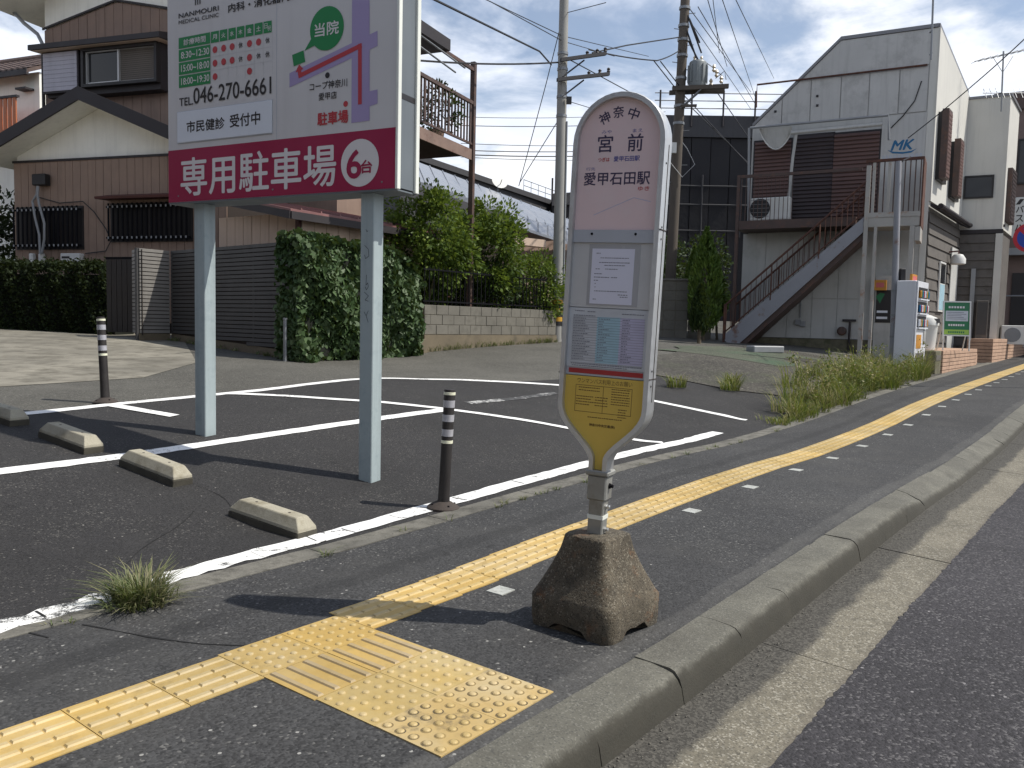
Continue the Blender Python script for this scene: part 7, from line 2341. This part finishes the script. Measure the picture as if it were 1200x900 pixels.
bn_ = thing('litter_bin', 'white litter bin with a dark slot standing on the brick ledge', 'bin', W(21.25, -4.4, z=lt1))
c = W(21.2, -4.35, z=lt1)
mb = MB(); mb.lathe(c, [(.19, 0), (.21, .02), (.25, .55), (.26, .58)], 16); mb.build('body', 'white_plastic', bn_, smooth=True)
mb = MB(); mb.lathe(c, [(.27, .58), (.27, .66), (.22, .76), (.08, .82), (.01, .825)], 16); mb.build('lid', 'white_plastic', bn_, smooth=True)
mb = MB(); mb.obox(c + Vector((-.05, -.24, .64)), (.24, -.02, .0), (0, .05, .0), (0, .03, .1)); mb.build('slot', 'black_plastic', bn_)

gb = thing('green_sandwich_board', 'tilted green notice board on white legs standing on the brick ledge', 'sandwich board', W(22.5, -4.6, z=lt1))
GBF = Fr(*at_depth(1104, 398, 19.6)[:2], 106)
gw = GBF.az(1137, 398)[0]
zt = GBF.az(1107, 354)[1]; zb3 = GBF.az(1104, 392)[1]
TL = lambda a, z, o=0.0: GBF.P(a, z, o - (z - zb3) * .16)


def tbox(name, a0, a1, z0, z1, o0, o1, m, par):
    mb = MB(); o = TL(a0, z0, o0); mb.obox(o, TL(a1, z0, o0) - o, TL(a0, z0, o1) - o, TL(a0, z1, o0) - o); return mb.build(name, m, par)


bo = tbox('board', 0.03, gw - .03, zb3, zt, -.03, .0, 'board_green', gb)
for a0, a1, z0, z1 in ((0, .03, zb3 - .12, zt + .03), (gw - .03, gw, zb3 - .12, zt + .03), (.03, gw - .03, zt, zt + .03), (.03, gw - .03, zb3 - .03, zb3)):
    tbox('frame', a0, a1, z0, z1, -.04, .012, 'white_plastic', gb)
hh = zt - zb3
tbox('white_area', .06, gw - .06, zb3 + hh * .42, zb3 + hh * .74, .0005, .003, 'tt_white', bo)
tbox('lime_band', .035, gw - .035, zb3 + .01, zb3 + hh * .16, .0005, .003, 'board_lime', bo)
for z_, m_, n_ in ((.85, 'cl_letter', 6), (.30, 'cl_letter', 7), (.08, 'board_green', 8)):
    mb = MB(); a = .12
    for k in range(n_):
        w = (gw - .24) / n_; mb.quad(TL(a, zb3 + hh * (z_ - .03), .004), TL(a + w * .7, zb3 + hh * (z_ - .03), .004), TL(a + w * .7, zb3 + hh * (z_ + .03), .004), TL(a, zb3 + hh * (z_ + .03), .004)); a += w
    mb.build('small_print', m_, bo)['kind'] = 'stuff'
mb = MB()
for k in range(5):
    z_ = .48 + .05 * k; mb.quad(TL(.09, zb3 + hh * z_, .0045), TL(gw - .1 - .05 * (k % 3), zb3 + hh * z_, .0045), TL(gw - .1 - .05 * (k % 3), zb3 + hh * z_ + .012, .0045), TL(.09, zb3 + hh * z_ + .012, .0045))
mb.build('small_print', 'ink_grey', bo)['kind'] = 'stuff'
for a in (.02, gw - .02):
    mb = MB(); mb.tube([TL(a, zb3 + hh * .5, -.06), GBF.P(a, lt1, -.62)], .015, 6); mb.build('rear_leg', 'white_plastic', gb)
    mb = MB(); mb.tube([TL(a, zb3 - .1, -.01), GBF.P(a, lt1, .03)], .016, 6); mb.build('front_leg', 'white_plastic', gb)

# service pole by the landing
spb = at_depth(1047, 415, 18.2); spb.z = G(spb.x, spb.y) - .05
spt = at_depth(1053, 189, 18.2)
sv = thing('service_pole', 'slim galvanised service pole with meter boxes beside the stair landing', 'pole', spb)
mb = MB(); mb.tube([spb, spb.lerp(spt, .5), spt], [.075, .07, .06], 12); mb.build('shaft', 'stringer', sv, smooth=True)
l_ = lambda py: spb.lerp(spt, (415 - py) / 226.0)
mb = MB(); mb.obox(l_(334) + Vector((.06, -.09, 0)), (.26, -.04, 0), (.03, .16, 0), (0, 0, .32)); mb.build('meter_box', 'cream_tape', sv, bevel=.012)
mb = MB(); mb.obox(l_(316) + Vector((.07, -.07, 0)), (.12, -.02, 0), (.02, .12, 0), (0, 0, .30)); mb.build('breaker_box', 'black_plastic', sv, bevel=.02)
for z_ in (326, 352, 375):
    mb = MB(); a_, b_ = l_(z_), l_(z_ - 2); mb.tube([a_, b_], .078, 12); mb.build('strap', 'galv', sv)
mb = MB(); mb.tube([l_(334) + Vector((.2, -.05, 0)), l_(360) + Vector((.22, -.05, 0)), l_(375) + Vector((.2, -.03, 0)), l_(400) + Vector((.16, -.02, 0))], .018, 6); mb.build('red_cable', 'red_trim', sv)
mb = MB(); mb.tube([l_(193), l_(189) + Vector((.1, 0, .02)), l_(187) + Vector((.35, .2, .1))], .014, 5); mb.build('drip_loop', 'wire', sv)

# aerials
an = thing('roof_aerial', 'branched roof aerial on a thin mast above the jutting building', 'aerial', at_depth(1174, 115, 24))
b_ = at_depth(1174, 118, 24); t_ = at_depth(1176, 60, 24)
mb = MB(); mb.tube([b_ - Vector((0, 0, .3)), t_], .022, 6); mb.build('mast', 'galv', an)
mb = MB(); e0, e1 = at_depth(1142, 72, 24), at_depth(1212, 56, 24); mb.tube([e0, e1], .014, 5); mb.build('boom', 'galv', an)
for k in range(9):
    p = e0.lerp(e1, (k + .5) / 9); mb = MB(); mb.tube([p + Vector((.05, -.25, 0)), p + Vector((-.05, .25, 0))], .007, 4); mb.build('element', 'galv', an)
mb = MB(); e0, e1 = at_depth(1152, 109, 24), at_depth(1216, 109, 24); mb.tube([e0, e1], .014, 5); mb.build('boom', 'galv', an)
for k in range(9):
    p = e0.lerp(e1, (k + .3) / 9); mb = MB(); mb.tube([p + Vector((0, -.1, -.16)), p + Vector((0, .1, .16))], .007, 4); mb.build('element', 'galv', an)
for s_ in (-1, 1):
    mb = MB(); mb.tube([at_depth(1175, 85, 24), at_depth(1175 + s_ * 12, 66, 24)], .008, 4); mb.build('brace', 'galv', an)
pm = thing('corner_mast', 'thin bare mast on the top corner of the stepped white building', 'mast', at_depth(1092, 70, 19.1))
mb = MB(); mb.tube([at_depth(1091, 70, 19.05), at_depth(1094, -14, 19.05)], .022, 6); mb.build('mast', 'galv', pm)
for y in (36, 62):
    mb = MB(); p = at_depth(1092, y, 19.08); mb.tube([p, p + Vector((.02, .12, 0))], .02, 5); mb.build('bracket', 'galv', pm)

# round no-parking sign
npb = at_depth(1201, 480, 15.3)
su = SU(npb.x, npb.y)
np_ = thing('no_parking_sign', 'round red and blue no-parking sign on a slim pole at the kerb', 'road sign', W(su[0], su[1]))
pb = W(su[0], su[1]); cz = at_depth(1203, 278, 15.3).z
mb = MB(); mb.tube([pb - Vector((0, 0, .1)), Vector((pb.x, pb.y, cz + .35))], .030, 10); mb.build('pole', 'galv', np_, smooth=True)
nf = Vector((-.55, -.83, 0)).normalized(); dx = Vector((nf.y, -nf.x, 0)) * -1
c = Vector((pb.x, pb.y, cz)) + nf * .04 - dx * .10
mb = MB(); mb.tube([Vector((pb.x, pb.y, cz + .06)), c - nf * .02 + Vector((0, 0, .06))], .012, 6); mb.build('bracket', 'galv', np_)
mb = MB(); mb.lathe(c - nf * .012, [(.27, 0), (.27, .014)], 32, axis=nf); ds = mb.build('disc', 'np_red', np_)
mb = MB(); mb.lathe(c + nf * .003, [(.205, 0), (.205, .001)], 32, axis=nf); mb.build('blue_face', 'np_blue', ds)
mb = MB(); d45 = (dx * -.707 + Vector((0, 0, .707))); e45 = (dx * .707 + Vector((0, 0, .707)))
mb.quad(*[c + nf * .006 + d45 * a + e45 * b for a, b in ((-.21, -.032), (.21, -.032), (.21, .032), (-.21, .032))]); mb.build('slash', 'np_red', ds)

# ------------------------------------------------------------------ gate wall and conifers
gwl = thing('gate_wall', 'grey block gate pillar with a low wall behind the bus stop', 'wall', at_depth(785, 390, 23.5))
g0 = at_depth(762, 392, 24.2)
GW = Fr(g0.x, g0.y, 103)
gz = G(g0.x, g0.y) - .1
wz = GW.az(790, 329)[1]
a1 = GW.az(806, 360)[0]
cz_ = (wz - gz) / 6
for r in range(6):
    for k in range(3):
        b0 = a1 * k / 3 + .004; b1 = a1 * (k + 1) / 3 - .004
        mb = MB(); GW.box(mb, b0, b1, gz + r * cz_ + .004, gz + (r + 1) * cz_ - .004, -.4, random.uniform(-.003, .003)); mb.build('block', 'block', gwl, bevel=.006)
mb = MB(); GW.box(mb, -.03, a1 + .04, wz, wz + .06, -.44, .04); mb.build('cap', 'block', gwl, bevel=.01)
mb = MB(); GW.box(mb, .01, a1 - .01, gz, wz - .01, -.39, -.012); mb.build('mortar', 'block_base', gwl)
wz2 = GW.az(825, 352)[1]
for r in range(4):
    for k in range(3):
        L_ = (GW.az(834, 360)[0] - a1) / 3; b0 = a1 + .01 + k * L_; h4 = (wz2 - gz) / 4
        mb = MB(); GW.box(mb, b0 + .004, b0 + L_ - .004, gz + r * h4 + .004, gz + (r + 1) * h4 - .004, -.35, -.2); mb.build('block', 'block', gwl, bevel=.006)
mb = MB(); GW.box(mb, -2.5, 0, gz, gz + .45, -.5, -.1); mb.build('low_kerb', 'block_base', gwl)


def conifer(label, px, Y, top_py, w, seed, dark=False, base_py=402):
    b = at_depth(px, base_py, Y); b.z = G(b.x, b.y) - .05
    tz = at_depth(px, top_py, Y).z
    t_ = thing('conifer_tree', label, 'tree', b, 'trees behind the gate wall')
    g = np.random.default_rng(seed); n = 3800
    h = tz - b.z; f = g.random(n) ** .8
    ncl = 46; cf = g.random(ncl) ** .7 * .9 + .08; ca = g.uniform(0, 6.28, ncl)
    idx = g.integers(0, ncl, n)
    pr = lambda q: w * np.clip(1.15 * np.sin(np.pi * np.clip(q, 0, 1) ** .62) ** .8, .06, 1)
    q = np.clip(cf[idx] + g.normal(0, .05, n), 0.02, 1.0)
    r = pr(q) * (.55 + .4 * g.random(n)); an = ca[idx] + g.normal(0, .45, n)
    P = np.stack([b.x + r * np.cos(an), b.y + r * np.sin(an), b.z + .25 + (h - .25) * q], 1)
    D = np.stack([np.cos(an) * .5, np.sin(an) * .5, np.full(n, 1.1)], 1)
    V, F = leaf_quads(P, D, .16, .3, .32, .3)
    np_obj('crown', V, F, 'shrub_dark' if dark else 'conifer', t_, 'stuff')
    mb = MB(); mb.tube([b, b + Vector((0, 0, h * .7))], [.06, .02], 7); mb.build('trunk', 'bark', t_, smooth=True)
    return t_


conifer('bright golden-green conifer with several pointed tops beside the gate pillar', 826, 23.3, 268, .50, 31, base_py=345)
conifer('small dark conifer under the bright one at the foot of the stair', 819, 21.8, 335, .26, 32, True)
conifer('narrow green conifer touching the right flank of the dark pole', 812, 25.8, 290, .34, 33, base_py=340)
shrub('garden_tree', 'dim leafy tree in the shade under the dark viaduct', (at_depth(815, 330, 33)[0], 33, 1.4), 4, 1.6, 1.4, 3.6, 1.6, 2600, 40, 'shrub_dark', .16, 41, 'trees behind the gate wall', clr=.4)
shrub('garden_tree', 'dark bush peeping out beside the dark pole foot', (at_depth(776, 330, 29)[0], 29, 1.3), 3, .7, .7, 2.9, 1.3, 1800, 30, 'shrub_dark', .14, 42, 'trees behind the gate wall', clr=.35)
shrub('garden_tree', 'spiky pale green plant between the conifers and the stair', (at_depth(843, 330, 24)[0], 24, 1.0), 3, .25, .25, 2.3, .5, 500, 14, 'conifer', .16, 43, 'trees behind the gate wall', clr=.2)
# litter left at the stair foot
lt = thing('planter_tray', 'low pale planter tray lying near the foot of the stair', 'planter', W(19.0, -8.0))
c = W(19.2, -7.4)
mb = MB(); mb.box(c + Vector((0, 0, .08)), (.9, .3, .16), rz=.4); mb.build('tray', 'pvc', lt, bevel=.02)

shrub('garden_tree', 'dark tree filling the gap beyond the boarded house corner', (at_depth(2, 330, 24)[0], 24, 1.0), 4, 1.5, .8, 2.7, 1.9, 4200, 50, 'hedge', .16, 51, 'trees behind the gate wall', clr=.4)  # tree added to darken the shadowed gap
pl = thing('balcony_plant', 'leafy potted climber growing behind the brown balcony bars', 'plant', KF.P(-.9, kz - .06, -.35))
P, D = clumps(KF.P(-.85, kz + .55, -.35), (.45, .75, .5), 36, 900, .2, seed=77)
V, F = leaf_quads(P, D, .09)
np_obj('foliage', V, F, 'shrub_dark', pl, 'stuff')
mb = MB(); mb.lathe(KF.P(-.9, kz - .06, -.35), [(.12, 0), (.16, .26), (.17, .28)], 12); mb.build('pot', 'brick', pl)
mb = MB(); mb.tube([KF.P(-.9, kz + .15, -.35), KF.P(-.85, kz + .8, -.33)], .015, 5); mb.build('stem', 'bark', pl)


# ------------------------------------------------------------------ unseen houses and tree added behind the viewpoint to shade the scene
def added_house(label, s0, s1, u0, u1, h, m, rm, nwin):
    z0 = min(H(s0, u0), H(s1, u1)) - .2
    t = thing('added_house', label, 'house', W((s0 + s1) / 2, (u0 + u1) / 2))
    mb = MB(); mb.prism([W(s0, u0, z=z0), W(s1, u0, z=z0), W(s1, u1, z=z0), W(s0, u1, z=z0)], Vector((0, 0, h))); wl_ = mb.build('wall', m, t)
    sm = (s0 + s1) / 2; e = .5; zt = z0 + h
    for sa, sb_ in ((s0 - e, sm), (s1 + e, sm)):
        mb = MB(); mb.prism([W(sa, u0 - e, z=zt - .15), W(sa, u1 + e, z=zt - .15), W(sm, u1 + e, z=zt + 1.7), W(sm, u0 - e, z=zt + 1.7)], Vector((0, 0, .14))); mb.build('roof', rm, t)
    for u_, sg in ((u0, -1), (u1, 1)):
        mb = MB(); mb.prism([W(s0, u_ - sg * .02, z=zt - .02), W(s1, u_ - sg * .02, z=zt - .02), W(sm, u_ - sg * .02, z=zt + 1.68)], Vector((N[0], N[1], 0)) * -.1 * sg); mb.build('gable', m, t)
    for fl in (1.2, 4.0):
        for k in range(nwin):
            u_ = u0 + (u1 - u0) * (k + .5) / nwin
            mb = MB(); mb.prism([W(s1 + .02, u_ - .8, z=z0 + fl), W(s1 + .02, u_ + .8, z=z0 + fl), W(s1 + .02, u_ + .8, z=z0 + fl + 1.3), W(s1 + .02, u_ - .8, z=z0 + fl + 1.3)], Vector((T[0], T[1], 0)) * .03); w_ = mb.build('window', 'glass', t)
            mb = MB(); mb.prism([W(s1 + .02, u_ - .9, z=z0 + fl - .08), W(s1 + .02, u_ + .9, z=z0 + fl - .08), W(s1 + .02, u_ + .9, z=z0 + fl), W(s1 + .02, u_ - .9, z=z0 + fl)], Vector((T[0], T[1], 0)) * .1); mb.build('sill', 'winframe', w_)
    return t


added_house('brown two-storey house standing behind the viewpoint beside the car park', -14.5, -6.0, -17.0, -4.6, 7.6, 'far_brown', 'dark_roof', 4)
added_house('grey two-storey house across the road behind the viewpoint', -15.0, -5.5, 8.6, 19.0, 7.4, 'timber', 'tile_roof', 3)
added_house('dull brown house at the back of the car park, behind the viewpoint', -13.0, -4.0, -31.0, -20.0, 7.6, 'siding_up', 'dark_roof', 3)
shrub('street_tree', 'broad dark street tree behind the viewpoint at the pavement edge', tuple(W(-9, 2.2 - 3.4)), 5, 3.2, 2.6, 5.2, 2.6, 9000, 90, 'shrub_dark', .22, 61, 'trees behind the viewpoint', trunk_r=.16, clr=.7)

# grit washed along the gutter, the kerb and the border strip
def grit(n, sfun, ufun, size, seed, dz):
    g = np.random.default_rng(seed)
    oc = np.array([[1, 0, 0], [-1, 0, 0], [0, 1, 0], [0, -1, 0], [0, 0, 1], [0, 0, -1]], float)
    tri = np.array([[0, 2, 4], [2, 1, 4], [1, 3, 4], [3, 0, 4], [2, 0, 5], [1, 2, 5], [3, 1, 5], [0, 3, 5]])
    V, F = [], []
    for k in range(n):
        s_ = sfun(g); u_ = ufun(g, s_); r_ = size * g.uniform(.4, 1.3)
        p = W(s_, u_, dz)
        V.append(np.array(p) + oc * r_ * g.uniform(.6, 1.2, 3) * np.array([1, 1, .6]) @ np.eye(3)); F.append(tri + 6 * k)
    return np.concatenate(V), np.concatenate(F)


for nm, lab, n_, sf, uf, sz_, m_, dz_ in (
        ('gutter_grit', 'scattered grit and small stones lying in the gutter against the kerb', 900, lambda g: g.uniform(1.5, 14), lambda g, s: -1.37 + abs(g.normal(0, .08)), .0045, 'block', -.126),
        ('border_grit', 'scattered grit along the concrete border strip of the car park', 500, lambda g: g.uniform(.5, 14), lambda g, s: -3.74 + g.normal(0, .14), .0035, 'border', .006)):
    V, F = grit(n_, sf, uf, sz_, len(nm), dz_)
    o = np_obj(nm, V, F, m_, kind='stuff'); o['label'] = lab; o['category'] = 'grit'
# dry tufts in the joints
P_ = []
for k in range(26):
    s_ = g2.uniform(.6, 10.4); P_.append(blades(W(s_, -3.665 + g2.normal(0, .02)), int(g2.integers(6, 22)), .03, .03 + .05 * g2.random(), 1.4, 700 + k, .0028))
for k in range(60):
    f = g2.random(); q_ = BF.P(BLN * f, 0, .04); P_.append(blades((q_.x, q_.y, G(q_.x, q_.y)), 14, .08, .10 + .12 * g2.random(), 1.0, 800 + k, .006))
for k in range(24):
    f = g2.random(); q_ = FF.P(FL * f, 0, .05); P_.append(blades((q_.x, q_.y, G(q_.x, q_.y)), 12, .06, .06 + .08 * g2.random(), 1.0, 900 + k, .006))
V, F = join(P_)
o = np_obj('joint_grass', V, F, 'grass', kind='stuff'); o['label'] = 'tiny dry grass sprouting from joints and wall footings'; o['category'] = 'grass'
